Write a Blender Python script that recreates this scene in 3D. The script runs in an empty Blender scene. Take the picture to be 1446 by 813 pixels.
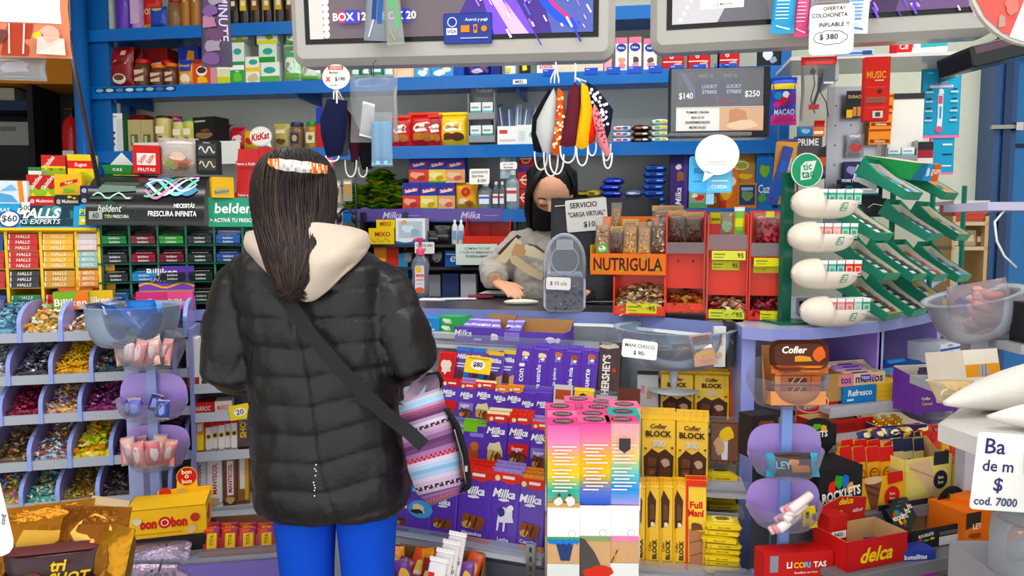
import bpy,bmesh,math,random
from mathutils import Vector,Matrix,noise
R=random.Random(7)
rad=math.radians
sc=bpy.context.scene
COL=sc.collection
F_PX,CAM_H,PITCH=1044.0,1.45,math.atan(82/1044.0)
CP,SP=math.cos(PITCH),math.sin(PITCH)
CAM=Vector((0,0,CAM_H))
def ray(px,py):
 xc,yc=(px-723)/F_PX,(406.5-py)/F_PX
 return Vector((xc,CP+yc*SP,-SP+yc*CP))
def PY(px,py,Y):
 d=ray(px,py);return CAM+d*(Y/d.y)
def PZ(px,py,z):
 d=ray(px,py);return CAM+d*((z-CAM_H)/d.z)
class Fr:
 """A vertical plane of the place: x runs along it, y away from the viewer, z up."""
 def __init__(s,px,Y,yaw):
  p=PY(px,324,Y);s.o=Vector((p.x,p.y,0));s.a=rad(yaw)
  s.M=Matrix.Translation(s.o)@Matrix.Rotation(s.a,4,'Z');s.I=s.M.inverted()
 def hit(s,px,py,d=0.0):
  c=s.I@CAM;v=s.I.to_3x3()@ray(px,py)
  p=c+v*((d-c.y)/v.y);return p
 def x(s,px,d=0.0,py=324):return s.hit(px,py,d).x
 def z(s,px,py,d=0.0):return s.hit(px,py,d).z
 def mat(s,x,d,z,yaw=0,tilt=0,roll=0):
  return s.M@Matrix.Translation((x,d,z))@Matrix.Rotation(rad(yaw),4,'Z')@Matrix.Rotation(rad(tilt),4,'X')@Matrix.Rotation(rad(roll),4,'Y')
 def slot(s,px0,px1,py,z0,d=0.0):
  pm=(px0+px1)/2
  ym=max(py,0)+8
  a,b=s.hit(px0,ym,d).x,s.hit(px1,ym,d).x
  return(a+b)/2,abs(b-a),s.hit(pm,py,d).z-z0
def T(x=0,y=0,z=0):return Matrix.Translation((x,y,z))
def RX(a):return Matrix.Rotation(rad(a),4,'X')
def RY(a):return Matrix.Rotation(rad(a),4,'Y')
def RZ(a):return Matrix.Rotation(rad(a),4,'Z')
def lin(c):return c/12.92 if c<=.04045 else((c+.055)/1.055)**2.4
def rgb(h):
 c=[lin(int(h[i:i+2],16)/255)for i in(0,2,4)];g=.3*c[0]+.55*c[1]+.15*c[2]
 return tuple(min(.9,max(.004,g+(x-g)*1.13))for x in c)
NAMES=dict(white='f2f2ee',black='17161a',purple='5c3d9e',dpurple='46308a',yellow='f2c81e',red='c3251f',orange='e8661c',blue='1d62b8',green='1f8a48',brown='5a2f1c',choc='4a281a',card='b89468',cream='e9dcc0',grey='9a9c9e',lgrey='c9cbcc',dgrey='4a4b50',pink='e58aa0',teal='1c8c86',tan='c79a62',skin='c99778',k='222222',kraft='a87f52',navy='20254e',lblue='6fb6e0',gold='b98a32',lilac='8d80c8',dred='7a1820')
MATS={}
def mat(key):
 if key in MATS:return MATS[key]
 c,_,fin=key.partition(':');fin=fin or 'p'
 col=rgb(NAMES.get(c,c))
 m=bpy.data.materials.new('mat_'+key.replace(':','_'));m.use_nodes=True
 nt=m.node_tree;N=nt.nodes;L=nt.links;b=N['Principled BSDF'];out=N['Material Output']
 S=lambda k,v:b.inputs[k].__setattr__('default_value',v)
 S('Base Color',(*col,1));S('Roughness',.6);S('Specular IOR Level',.25)
 def bump(scale,st,dist=.002,det=2):
  t=N.new('ShaderNodeTexCoord');n=N.new('ShaderNodeTexNoise');n.inputs['Scale'].default_value=scale;n.inputs['Detail'].default_value=det
  L.new(t.outputs['Object'],n.inputs['Vector'])
  bp=N.new('ShaderNodeBump');bp.inputs['Strength'].default_value=st;bp.inputs['Distance'].default_value=dist
  L.new(n.outputs['Fac'],bp.inputs['Height']);L.new(bp.outputs['Normal'],b.inputs['Normal']);return n
 def vary(n,amt):
  mx=N.new('ShaderNodeMix');mx.data_type='RGBA'
  mx.inputs[6].default_value=(*[x*(1-amt)for x in col],1);mx.inputs[7].default_value=(*[min(1,x*(1+amt))for x in col],1)
  L.new(n.outputs['Fac'],mx.inputs[0]);L.new(mx.outputs[2],b.inputs['Base Color'])
 if fin=='p':vary(bump(60,.05),.06)
 elif fin=='g':S('Roughness',.25);S('Coat Weight',.12);bump(14,.03)
 elif fin=='w':S('Roughness',.3);S('Specular IOR Level',.42);bump(45,.35,.004)
 elif fin=='f':S('Metallic',.75);S('Roughness',.3);bump(60,.6,.005)
 elif fin=='c':S('Roughness',.95);S('Specular IOR Level',.15);vary(bump(350,.25,.002),.12)
 elif fin=='k':S('Roughness',.95);S('Sheen Weight',.35);S('Specular IOR Level',.1);vary(bump(130,.5,.004,5),.2)
 elif fin=='j':S('Roughness',.4);S('Specular IOR Level',.4);bump(26,.30,.012,4)
 elif fin=='m':S('Metallic',1);S('Roughness',.35)
 elif fin=='s':S('Roughness',.5);S('Subsurface Weight',.12);S('Subsurface Radius',(.01,.004,.002));vary(bump(90,.05),.08)
 elif fin=='h':S('Roughness',.5);S('Specular IOR Level',.3)
 elif fin=='e':
  S('Emission Color',(*col,1));S('Emission Strength',.75);S('Roughness',.2)
 elif fin in('x','y','z'):
  tr=N.new('ShaderNodeBsdfTransparent');tr.inputs[0].default_value=(*[x**.35 for x in col],1)
  fr=N.new('ShaderNodeFresnel');fr.inputs[0].default_value=1.5
  S('Roughness',.12);S('Specular IOR Level',.8)
  mx=N.new('ShaderNodeMixShader');ad=N.new('ShaderNodeMath');ad.operation='MULTIPLY_ADD'
  ad.inputs[1].default_value=.9;ad.inputs[2].default_value={'x':.10,'y':.30,'z':.55}[fin];ad.use_clamp=True
  L.new(fr.outputs[0],ad.inputs[0]);L.new(ad.outputs[0],mx.inputs[0]);L.new(tr.outputs[0],mx.inputs[1]);L.new(b.outputs[0],mx.inputs[2]);L.new(mx.outputs[0],out.inputs[0])
  if fin!='z':bump(30,.15,.003)
  else:bump(40,.5,.006)
 MATS[key]=m;return m
GL={}
def glyphs(s,bold=0.0):
 k=(s,bold)
 if k not in GL:
  cu=bpy.data.curves.new('lettering','FONT');cu.body=s;cu.size=1;cu.resolution_u=2;cu.offset=bold;cu.fill_mode='FRONT'
  cu.space_line=.95;cu.align_x='CENTER'
  o=bpy.data.objects.new('lettering',cu);COL.objects.link(o)
  me=o.evaluated_get(bpy.context.evaluated_depsgraph_get()).to_mesh()
  V=[(v.co.x,v.co.y)for v in me.vertices];P=[tuple(p.vertices)for p in me.polygons]
  if V:
   x0,x1=min(v[0]for v in V),max(v[0]for v in V);y0,y1=min(v[1]for v in V),max(v[1]for v in V)
   V=[(x-(x0+x1)/2,y-(y0+y1)/2)for x,y in V]
  else:x0=x1=y0=y1=0
  COL.objects.unlink(o);bpy.data.objects.remove(o);bpy.data.curves.remove(cu)
  GL[k]=(V,P,max(x1-x0,1e-3),max(y1-y0,1e-3))
 return GL[k]
class MB:
 def __init__(s):s.v=[];s.f=[];s.m=[];s.sm=[];s.M=Matrix()
 def add(s,V,Fs,m,sm=False):
  k=len(s.v);M=s.M
  s.v+=[M@Vector(p)for p in V]
  for i,f in enumerate(Fs):
   s.f.append(tuple(k+j for j in f));s.m.append(m if isinstance(m,str)else m[i]);s.sm.append(sm)
  return s
 def at(s,M):s.M=M;return s
 def box(s,x0,y0,z0,x1,y1,z1,m,top=None,side=None,front=None):
  V=[(x,y,z)for z in(z0,z1)for y in(y0,y1)for x in(x0,x1)]
  Fs=[(0,2,3,1),(4,5,7,6),(0,1,5,4),(2,6,7,3),(0,4,6,2),(1,3,7,5)]
  return s.add(V,Fs,[m,top or m,front or m,m,side or m,side or m])
 def rp(s,w,h,d,r,m,y0=0.0,z0=0.0,ch=None,n=4,back=True,cx=0.0):
  """rounded-rectangle prism: front face at y0, base at z0, chamfered rim."""
  r=min(r,w/2*.99,h/2*.99);ch=r*.4 if ch is None else ch
  def ring(e,y):
   o=[]
   for cx_,cz_,a0 in((w/2-r,h-r,0),(-w/2+r,h-r,90),(-w/2+r,r,180),(w/2-r,r,270)):
    for i in range(n+1):
     a=rad(a0+90*i/n);o.append((cx+cx_+(r-e)*math.cos(a),y,z0+cz_+(r-e)*math.sin(a)))
   return o
  rs=[ring(ch,y0),ring(0,y0+ch),ring(0,y0+d-ch),ring(ch,y0+d)]
  k=len(rs[0]);V=sum(rs,[]);Fs=[tuple(range(k))]
  for j in range(3):
   for i in range(k):Fs.append((j*k+i,j*k+k+i,j*k+k+(i+1)%k,j*k+(i+1)%k))
  if back:Fs.append(tuple(3*k+i for i in reversed(range(k))))
  return s.add(V,Fs,m)
 def lathe(s,prof,m,n=20,sm=True,cap=True,sx=1,sy=1):
  """prof: (r, z[, material]) from the bottom up."""
  V=[];Fs=[];ms=[]
  for p in prof:
   for i in range(n):
    a=2*math.pi*i/n;V.append((p[0]*math.cos(a)*sx,p[0]*math.sin(a)*sy,p[1]))
  for j in range(len(prof)-1):
   mm=prof[j+1][2]if len(prof[j+1])>2 else m
   for i in range(n):Fs.append((j*n+i,j*n+(i+1)%n,j*n+n+(i+1)%n,j*n+n+i));ms.append(mm)
  s.add(V,Fs,ms,sm)
  if cap:
   k=(len(prof)-1)*n
   s.add(V[:n],[tuple(reversed(range(n)))],m);s.add(V[k:],[tuple(range(n))],ms[-1])
  return s
 def tube(s,pts,r,m,n=8,cyc=False,cap=True):
  pts=[Vector(p)for p in pts];rs=r if isinstance(r,(list,tuple))else[r]*len(pts)
  V=[];Fs=[];k=len(pts);up=None
  for i,p in enumerate(pts):
   t=(pts[(i+1)%k]-pts[i-1])if cyc else(pts[min(i+1,k-1)]-pts[max(i-1,0)])
   if t.length<1e-9:t=Vector((0,0,1))
   t.normalize()
   if up is None:up=t.orthogonal().normalized()
   up=(up-t*up.dot(t));up=up.normalized()if up.length>1e-6 else t.orthogonal().normalized()
   w=t.cross(up)
   for j in range(n):
    a=2*math.pi*j/n;V.append(tuple(p+(up*math.cos(a)+w*math.sin(a))*rs[i]))
  for i in range(k if cyc else k-1):
   for j in range(n):Fs.append((i*n+j,i*n+(j+1)%n,((i+1)%k)*n+(j+1)%n,((i+1)%k)*n+j))
  if not cyc and cap:Fs+=[tuple(reversed(range(n))),tuple((k-1)*n+j for j in range(n))]
  return s.add(V,Fs,m,True)
 def loft(s,rings,m,sm=True,cap=True):
  n=len(rings[0]);V=[tuple(p)for r in rings for p in r];Fs=[]
  for i in range(len(rings)-1):
   for j in range(n):Fs.append((i*n+j,i*n+(j+1)%n,(i+1)*n+(j+1)%n,(i+1)*n+j))
  if cap:Fs+=[tuple(reversed(range(n))),tuple((len(rings)-1)*n+j for j in range(n))]
  return s.add(V,Fs,m,sm)
 def ball(s,c,r,m,n=10,sq=(1,1,1)):
  V=[];Fs=[];h=n//2+1
  for i in range(h+1):
   t=math.pi*i/h
   for j in range(n):
    a=2*math.pi*j/n;V.append((c[0]+r*sq[0]*math.sin(t)*math.cos(a),c[1]+r*sq[1]*math.sin(t)*math.sin(a),c[2]-r*sq[2]*math.cos(t)))
  for i in range(h):
   for j in range(n):Fs.append((i*n+j,i*n+(j+1)%n,(i+1)*n+(j+1)%n,(i+1)*n+j))
  return s.add(V,Fs,m,True)
 def prism(s,pts,y0,y1,m,side=None):
  k=len(pts);V=[(x,y0,z)for x,z in pts]+[(x,y1,z)for x,z in pts]
  Fs=[tuple(range(k)),tuple(k+i for i in reversed(range(k)))]+[(i,k+i,k+(i+1)%k,(i+1)%k)for i in range(k)]
  return s.add(V,Fs,[m,m]+[side or m]*k)
 def slab(s,pts,z0,z1,m,top=None,side=None):
  k=len(pts);V=[(x,y,z0)for x,y in pts]+[(x,y,z1)for x,y in pts]
  Fs=[tuple(reversed(range(k))),tuple(range(k,2*k))]+[(i,(i+1)%k,k+(i+1)%k,k+i)for i in range(k)]
  return s.add(V,Fs,[m,top or m]+[side or m]*k)
 def art(s,items,W,H,surf=None,O=(0,0,0),U=(1,0,0),V=(0,0,1),eps=.0004,start=1):
  O,U,Vv=Vector(O),Vector(U),Vector(V);N=U.cross(Vv).normalized()
  curved=surf is not None
  if not curved:surf=lambda u,v:O+U*((u-.5)*W)+Vv*(v*H)
  for li,it in enumerate(items):
   e=N*(eps*(li+start));k=it[0]
   if k=='R':
    x0,y0,x1,y1,m=it[1:6];q=6 if curved else 1
    V_=[surf(x0+(x1-x0)*i/q,y0+(y1-y0)*j/q)+e for j in range(q+1)for i in range(q+1)]
    s.add(V_,[(j*(q+1)+i,j*(q+1)+i+1,(j+1)*(q+1)+i+1,(j+1)*(q+1)+i)for j in range(q)for i in range(q)],m)
   elif k in 'EC':
    cx,cy,rx,ry,m=it[1:6]
    if k=='C':ry=rx*W/H*ry
    n=18;rr=(.5,1)if curved else(1,)
    V_=[surf(cx,cy)+e]+[surf(cx+rx*q*math.cos(2*math.pi*i/n),cy+ry*q*math.sin(2*math.pi*i/n))+e for q in rr for i in range(n)]
    Fs=[(0,1+i,1+(i+1)%n)for i in range(n)]
    if curved:Fs+=[(1+i,1+n+i,1+n+(i+1)%n,1+(i+1)%n)for i in range(n)]
    s.add(V_,Fs,m)
   elif k=='P':
    s.add([surf(x,y)+e for x,y in it[1]],[tuple(range(len(it[1])))],it[2])
   elif k=='B':
    cx,cy,rx,ry,m=it[1:6];n=11;q0=random.Random(it[6]if len(it)>6 else int(cx*977+cy*571))
    V_=[surf(cx,cy)+e]
    for i in range(n):
     q=q0.uniform(.65,1.1);V_.append(surf(cx+rx*q*math.cos(2*math.pi*i/n),cy+ry*q*math.sin(2*math.pi*i/n))+e)
    s.add(V_,[(0,1+i,1+(i+1)%n)for i in range(n)],m)
   elif k=='L':
    pts=it[1];w=it[3]*W/2;m=it[2];V_=[]
    for i,(x,y)in enumerate(pts):
     a=pts[max(i-1,0)];c=pts[min(i+1,len(pts)-1)];dx,dy=(c[0]-a[0])*W,(c[1]-a[1])*H;l=math.hypot(dx,dy)or 1
     V_+=[surf(x-dy/l*w/W,y+dx/l*w/H)+e,surf(x+dy/l*w/W,y-dx/l*w/H)+e]
    s.add(V_,[(2*i,2*i+1,2*i+3,2*i+2)for i in range(len(pts)-1)],m)
   elif k=='T':
    o=it[6]if len(it)>6 else{}
    V2,P2,tw,th=glyphs(it[1],o.get('b',.012));sy=it[4]*H/th*1.0;sx=sy
    rot=rad(o.get('rot',0));lim=o.get('w',1.0)*(H if abs(abs(o.get('rot',0))-90)<30 else W)
    if rot and abs(abs(o.get('rot'))-90)<30:sy=it[4]*W/th;sx=sy
    if sx*tw>lim or o.get('fit'):sx=lim/tw
    cr,sr=math.cos(rot),math.sin(rot);sh=o.get('sh',0);V_=[]
    for x,y in V2:
     x,y=(x+sh*y)*sx,y*sy
     V_.append(surf(it[2]+(x*cr-y*sr)/W,it[3]+(x*sr+y*cr)/H)+e)
    s.add(V_,P2,it[5])
  return s
 def mesh(s,name):
  me=bpy.data.meshes.new(name);me.from_pydata([tuple(v)for v in s.v],[],s.f)
  ks=[]
  for k in s.m:
   if k not in ks:ks.append(k);me.materials.append(mat(k)if isinstance(k,str)else k)
  ix={k:i for i,k in enumerate(ks)}
  me.polygons.foreach_set('material_index',[ix[k]for k in s.m]);me.polygons.foreach_set('use_smooth',s.sm)
  me.update();return me
def tag(o,label=None,cat=None,group=None,kind=None):
 for k,v in(('label',label),('category',cat),('group',group),('kind',kind)):
  if v:o[k]=v
 return o
def link(name,data,M=None,parent=None):
 o=bpy.data.objects.new(name,data);COL.objects.link(o)
 if parent is not None:o.parent=parent
 if M is not None:o.matrix_local=M if parent is not None else M
 return o
ALL={}
def put(name,label,cat,M,body=None,parts=(),group=None,kind=None):
 """One top-level thing: a mesh (body) or an Empty, with parts [(name, MB[, [(subname, MB)], label])]."""
 o=link(name,body.mesh(name)if body else None,M)
 tag(o,label,cat,group,kind)
 for p in parts:
  c=link(p[0],p[1].mesh(p[0]),Matrix(),o)
  if len(p)>3 and p[3]:c['label']=p[3]
  for q in(p[2]if len(p)>2 and p[2]else()):link(q[0],q[1].mesh(q[0]),Matrix(),c)
 return o
def struct(name,mb,label=None,parent=None):
 o=link(name,mb.mesh(name),Matrix(),parent)
 if parent is None:o['kind']='structure'
 if label:o['label']=label
 return o
def copy_tree(o,M,label=None,group=None):
 r=o.copy();COL.objects.link(r);r.matrix_local=M
 if label:r['label']=label
 if group:r['group']=group
 for ch in list(o.children):
  c=ch.copy();COL.objects.link(c);c.parent=r
  for g in list(ch.children):
   d=g.copy();COL.objects.link(d);d.parent=c
 return r
ORD=['first','second','third','fourth','fifth','sixth','seventh','eighth','ninth','tenth','eleventh','twelfth','thirteenth','fourteenth']
def carton(w,d,h,m,art=(),top=None,side=None,mb=None,sideart=None,topart=None):
 mb=mb or MB();mb.box(-w/2,0,0,w/2,d,h,m,top,side)
 mb.art(art,w,h,U=(1,0,0),V=(0,0,1))
 if sideart:
  for q in(-1,1):mb.art(sideart,d,h,O=(q*w/2,d/2,0),U=(0,q,0))
 if topart:mb.art(topart,w,d,O=(0,0,h),U=(1,0,0),V=(0,1,0))
 return mb
def bag(w,h,t,m,art=(),crimp=.07,back=None,mb=None,nu=12,nv=14,sag=0.0,pw=.5,eps=.0009,seed=0,cm=None):
 """sealed pouch: bulging front and back, flat crimped ends; stands upright."""
 mb=mb or MB();q=random.Random(seed);ph=q.uniform(0,6)
 def th(u,v):
  a=max(0,1-abs(2*u-1)**2.6);vv=(v-crimp)/(1-2*crimp)
  if vv<=0 or vv>=1:return 0
  b=max(0,1-abs(2*vv-1)**3)
  return t/2*(a*b)**pw*(1+sag*(.5-vv))*(1+.06*math.sin(7*u+ph)*math.sin(9*v+ph*2))
 def pos(u,v,sg):
  e=1-.05*math.sin(math.pi*v)
  return Vector(((u-.5)*w*e+.006*w*math.sin(11*v+ph)*(1 if 0<v<1 else 0),t/2-sg*(th(u,v)+.0006),v*h))
 for sg,mm in((1,m),(-1,back or m)):
  V=[pos(i/nu,j/nv,sg)for j in range(nv+1)for i in range(nu+1)]
  Fs=[((j*(nu+1)+i,j*(nu+1)+i+1,(j+1)*(nu+1)+i+1,(j+1)*(nu+1)+i))[::sg]for j in range(nv)for i in range(nu)]
  ms=[(cm or mm)if(j<1 or j>=nv-1)else mm for j in range(nv)for i in range(nu)]
  mb.add(V,Fs,ms,True)
 mb.art(art,w,h,surf=lambda u,v:pos(u,v,1),eps=eps)
 return mb
def bar(w,h,t,m,art=(),cr=.07,flap=None,mb=None):
 """flow-wrapped chocolate tablet: flat slab with rounded edges and thin sealed fins top and bottom."""
 mb=mb or MB();c=cr*h
 mb.rp(w*.96,h-2*c,t,t*.45,m,z0=c,n=2)
 for z0,z1,zz in((0,c,0),(h-c,h,1)):
  k=10;V=[];
  for i in range(k+1):
   x=(i/k-.5)*w;V+=[(x,t*.3 if zz else t*.5,z0 if not zz else z0),(x,t*.35+(.0012 if i%2 else 0),z1)]
  mm=flap or m
  mb.add(V,[(2*i,2*i+2,2*i+3,2*i+1)for i in range(k)],mm)
  mb.add([(-w*.48,0 if zz else t*.5,z0),(w*.48,0 if zz else t*.5,z0),(w*.5,t*.35,z0+(c*.3 if zz else 0)),(-w*.5,t*.35,z0+(c*.3 if zz else 0))],[(0,1,2,3)],mm)
 mb.art(art,w*.96,h,eps=.0004)
 return mb
def jar(r,h,glass,lid,label=None,lidh=.16,fill=None):
 b=MB();z1=h*(1-lidh)
 b.lathe([(r*.9,0),(r,h*.05),(r,h*.18),(r*1.01,h*.2,label or glass),(r*1.01,h*.6,label or glass),(r,h*.62),(r*.98,z1*.94),(r*.8,z1)],glass,16)
 l=MB();l.lathe([(r*.86,z1),(r*.88,z1+.001),(r*.88,h*.985),(r*.82,h)],lid,16)
 return b,l
def tray(w,d,h,m,inner=None,hb=None,cut=.0,mb=None,art=(),t=.0015,slope=None):
 """open carton: front height h, back height hb; sloping sides, visible inside."""
 mb=mb or MB();hb=hb or h;i=inner or m
 mb.box(-w/2,0,0,w/2,d,t,i);mb.box(-w/2,0,0,w/2,t,h,m);mb.box(-w/2+t,t,t,w/2-t,t*1.3,h-t,i)
 mb.box(-w/2,d-t,0,w/2,d,hb,i)
 hs=slope or h
 for q in(-1,1):
  x=q*w/2;a,b_=(x,x-q*t)
  P=[(0,0),(d,0),(d,hb),(d*.6,hs),(0,h)]
  for xx,mm in((a,m),(b_,i)):
   Fs=[(0,1,2,3,4)]
   mb.add([(xx,y,z)for y,z in P],Fs if(q>0)==(xx==a)else[tuple(reversed(Fs[0]))],mm)
  mb.add([(a,d,hb),(b_,d,hb),(a,d*.6,hs),(b_,d*.6,hs),(a,0,h),(b_,0,h)],[(0,1,3,2),(2,3,5,4)],i)
 mb.art(art,w,h)
 return mb
def bowl(r0,r1,h,m,t=.003,n=28,foot=True):
 mb=MB();P=[]
 for i in range(9):
  a=i/8*math.pi/2;P.append((r0+(r1-r0)*math.sin(a)**.8,h*(1-math.cos(a))))
 Q=[(max(p[0]-t,.001),p[1]+t)for p in P]
 mb.lathe([(.002,0)]+P+[(r1+.012,h+.002),(r1+.012,h+.005),(r1-t,h+.004)]+list(reversed(Q))+[(.002,t)],m,n,cap=False)
 return mb
def heap_mesh(n,w,d,h,cols,s,seed,kind='pillow',mb=None,front=.4,y0=0):
 """a loose heap of wrapped sweets filling w x d, higher at the back."""
 q=random.Random(seed);mb=mb or MB()
 for k in range(n):
  x,y=q.uniform(-.5,.5)*w*.93,q.uniform(.02,.98)*d
  if k%4==0:y=q.uniform(-.002,.008)
  top=h*(front+(1-front)*(y/d))*(1-.35*abs(2*x/w)**3)
  z=max(s*.3,top*(.55+.47*q.random()**.5 if k%4 else q.random()))
  mb.M=T(x,y+y0,z)@Matrix.Rotation(q.uniform(0,6.3),4,'Z')@Matrix.Rotation(q.uniform(-.7,.7),4,'X')@Matrix.Rotation(q.uniform(-.7,.7),4,'Y')
  c=q.choice(cols);a,b_,cc=s*q.uniform(.8,1.15),s*.5,s*.32
  if kind=='pillow':
   V=[(-a,-b_*.7,0),(-a,b_*.7,0),(-a*.55,-b_*.3,0),(-a*.55,b_*.3,0),(0,-b_,0),(0,b_,0),(0,0,cc),(0,0,-cc),(a*.55,-b_*.3,0),(a*.55,b_*.3,0),(a,-b_*.7,0),(a,b_*.7,0)]
   Fs=[(0,2,3,1),(2,4,6),(2,6,3),(3,6,5),(2,7,4),(2,3,7),(3,5,7),(8,6,4),(8,9,6),(9,5,6),(8,4,7),(8,7,9),(9,7,5),(8,10,11,9)]
   mb.add(V,Fs,c)
  elif kind=='block':mb.box(-a*.7,-b_,-cc,a*.7,b_,cc,c)
  elif kind=='ball':mb.ball((0,0,0),s*.55,c,7)
  elif kind=='stick':mb.box(-a*1.6,-s*.16,-s*.1,a*1.6,s*.16,s*.1,c)
 mb.M=Matrix();g=8;V=[]
 for j in range(g+1):
  for i in range(g+1):
   x,y=(i/g-.5)*w*.96,j/g*d;V.append((x,y+y0,max(.002,h*(front+(1-front)*(y/d))*(1-.35*abs(2*x/w)**3)*.62)))
 mb.add(V,[(j*(g+1)+i,j*(g+1)+i+1,(j+1)*(g+1)+i+1,(j+1)*(g+1)+i)for j in range(g)for i in range(g)],cols[0])
 V2=V[:g+1]+[(v[0],v[1],0)for v in V[:g+1]]
 mb.add(V2,[(i+g+1,i+g+2,i+1,i)for i in range(g)],cols[0])
 return mb
EXPOSURE,WORLD,LAMP=-0.08,2.2,0.55
cam=bpy.data.cameras.new('camera');cam.sensor_width=36;cam.lens=36*F_PX/1446;cam.clip_start=.05
co=bpy.data.objects.new('camera',cam);COL.objects.link(co);co.location=CAM;co.rotation_euler=(math.pi/2-PITCH,0,0);sc.camera=co
vs=sc.view_settings;vs.view_transform='Standard';vs.look='None';vs.gamma=1;vs.use_curve_mapping=False;vs.exposure=EXPOSURE
w=bpy.data.worlds.new('World');sc.world=w;w.use_nodes=True
bg=w.node_tree.nodes['Background'];sky=w.node_tree.nodes.new('ShaderNodeTexSky');sky.sky_type='HOSEK_WILKIE';sky.turbidity=7;sky.ground_albedo=.5;sky.sun_direction=Vector((.5,-.2,.85)).normalized()
mxw=w.node_tree.nodes.new('ShaderNodeMix');mxw.data_type='RGBA';mxw.inputs[0].default_value=.8;mxw.inputs[7].default_value=(1,1,1,1)
w.node_tree.links.new(sky.outputs[0],mxw.inputs[6]);w.node_tree.links.new(mxw.outputs[2],bg.inputs[0]);bg.inputs[1].default_value=WORLD
def area(name,loc,size,power,rot=(0,0,0),col=(1,1,1)):
 l=bpy.data.lights.new(name,'AREA');l.shape='RECTANGLE';l.size,l.size_y=size;l.energy=power;l.color=col
 o=bpy.data.objects.new(name,l);COL.objects.link(o);o.location=loc;o.rotation_euler=rot;return o
for x,y,p in((-1.0,1.0,1),(.6,.9,1),(-1.1,2.35,.8),(.3,2.45,1),(1.5,2.0,.9)):area('ceiling_tube_light',(x,y,2.78),(1.2,.25),30*LAMP*p,(0,0,0),(1,.98,.95))
FB=Fr(145,3.55,-8.7)
FL=Fr(0,2.05,15)
FM=Fr(700,2.2,-20)
FQ=Fr(950,2.0,-10)
FR=Fr(1180,1.75,20)
b=MB();b.box(-4,-1.2,-.05,4,5.4,0,'a9a39b');struct('floor',b)
b=MB();b.box(-4,-.2,2.85,4,5.4,2.92,'e6e6e2');struct('ceiling',b)
xl,xr=FB.x(150,.32),FB.x(1405,.32)
b=MB().at(FB.M);b.box(xl-.05,.32,0,xr+.9,.40,2.85,'d9dccb');struct('wall_back',b)
b=MB();b.box(-3.3,5.2,0,3.9,5.3,2.85,'241d1b');struct('wall_far',b)  # dimness of the enclosed back room is put into this dark brown
b=MB();b.box(-3.3,-.2,0,-3.2,5.3,2.85,'bdb7ac');struct('wall_left',b)
b=MB();b.box(3.3,-.2,0,3.4,5.3,2.85,'d4d2c6');struct('wall_right',b)
x0,x1,x2=FB.x(1393,.2),FB.x(1424,.2),FB.x(1560,.2);zt=FB.z(1420,82,.2)
b=MB().at(FB.M);b.box(x0,.18,0,x1,.32,zt,'274a78:g');b.box(x0,.18,zt,x2+.1,.32,zt+.08,'2c3a52:g');b.box(x0+.03,.165,0,x0+.06,.18,zt,'1b3358:g')
st=struct('door_1',b)
b=MB().at(FB.M);b.box(x1,.22,0,x2,.28,zt,'2a6ea9:g');z5=FB.z(1440,205,.2);b.box(x1,.214,z5-.008,x2,.222,z5+.008,'1b2c48');struct('door_panel',b,parent=st)
b=MB().at(FB.M);z5=FB.z(1415,178,.16);b.box(FB.x(1392,.16),.15,z5-.012,FB.x(1436,.16),.17,z5+.004,'8f8f8c:m');b.box(FB.x(1426,.15),.14,z5-.02,FB.x(1436,.15),.18,z5+.012,'b8b8b4:m');struct('door_latch',b,parent=st)
BLU='1a66b0:g';U={}
SZ=[FB.z(420,29),FB.z(420,114),FB.z(420,209),FB.z(560,296)]
xa,xb=FB.x(126),FB.x(1112)
P=[]
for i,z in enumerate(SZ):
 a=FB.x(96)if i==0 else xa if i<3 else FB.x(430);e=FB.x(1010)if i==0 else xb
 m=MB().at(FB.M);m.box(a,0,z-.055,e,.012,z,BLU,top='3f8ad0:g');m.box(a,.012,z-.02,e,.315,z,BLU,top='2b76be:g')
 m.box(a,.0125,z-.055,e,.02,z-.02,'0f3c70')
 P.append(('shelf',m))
for px0,px1,z0 in((126,160,0),(1098,1112,.9)):
 m=MB().at(FB.M);m.box(FB.x(px0),.02,z0,FB.x(px1),.06,2.6,'1d5c9d:g');m.box(FB.x(px0),.26,z0,FB.x(px0)+.05,.31,2.6,BLU)
 if px0==126:m.box(FB.x(px0)-.005,-.01,0,FB.x(px0)+.085,.31,SZ[2]-.05,'18508c:g')
 P.append(('upright',m))
m=MB().at(FB.M);m.tube([(FB.x(132),-.035,0),(FB.x(132),-.035,2.6)],.034,'1c5ea6:g',16);P.append(('post',m))
for px,i in[(p,i)for p in(166,420,730)for i in(0,1)]:
 m=MB().at(FB.M);z=SZ[i+1]
 m.box(FB.x(px)-.006,.02,z-.07,FB.x(px)+.006,.3,z-.02,'14508f:g')
 P.append(('bracket',m))
m=MB().at(FB.M);a,e=FB.x(497),FB.x(709);m.box(a,-.003,SZ[3]-.05,e,.0,SZ[3]+.004,'5d4f96:g')
for u,t in((.28,'Milka'),(.8,'Milka')):m.art([('T',t,u,.5,.6,'c9c3e6',dict(sh=.3)),('R',u+.08,.42,u+.18,.5,'8e84bd')],e-a,SZ[3]+.0-(SZ[3]-.05),O=((a+e)/2,-.003,SZ[3]-.05))
P.append(('price_rail',m,None,'violet price rail with white script along the lowest shelf'))
put('wall_shelving','blue metal wall shelving along the back wall behind the counter','shelving',Matrix(),None,P)
CT=1.2
def ctr(px,py):p=PZ(px,py,CT);return(p.x,p.y)
fl0,fl1=FL.M@Vector((-.5,.145,0)),FL.M@Vector((FL.x(270)+.05,.145,0))
m1,m2,m3=ctr(560,434),ctr(860,441),ctr(1030,456)
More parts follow.
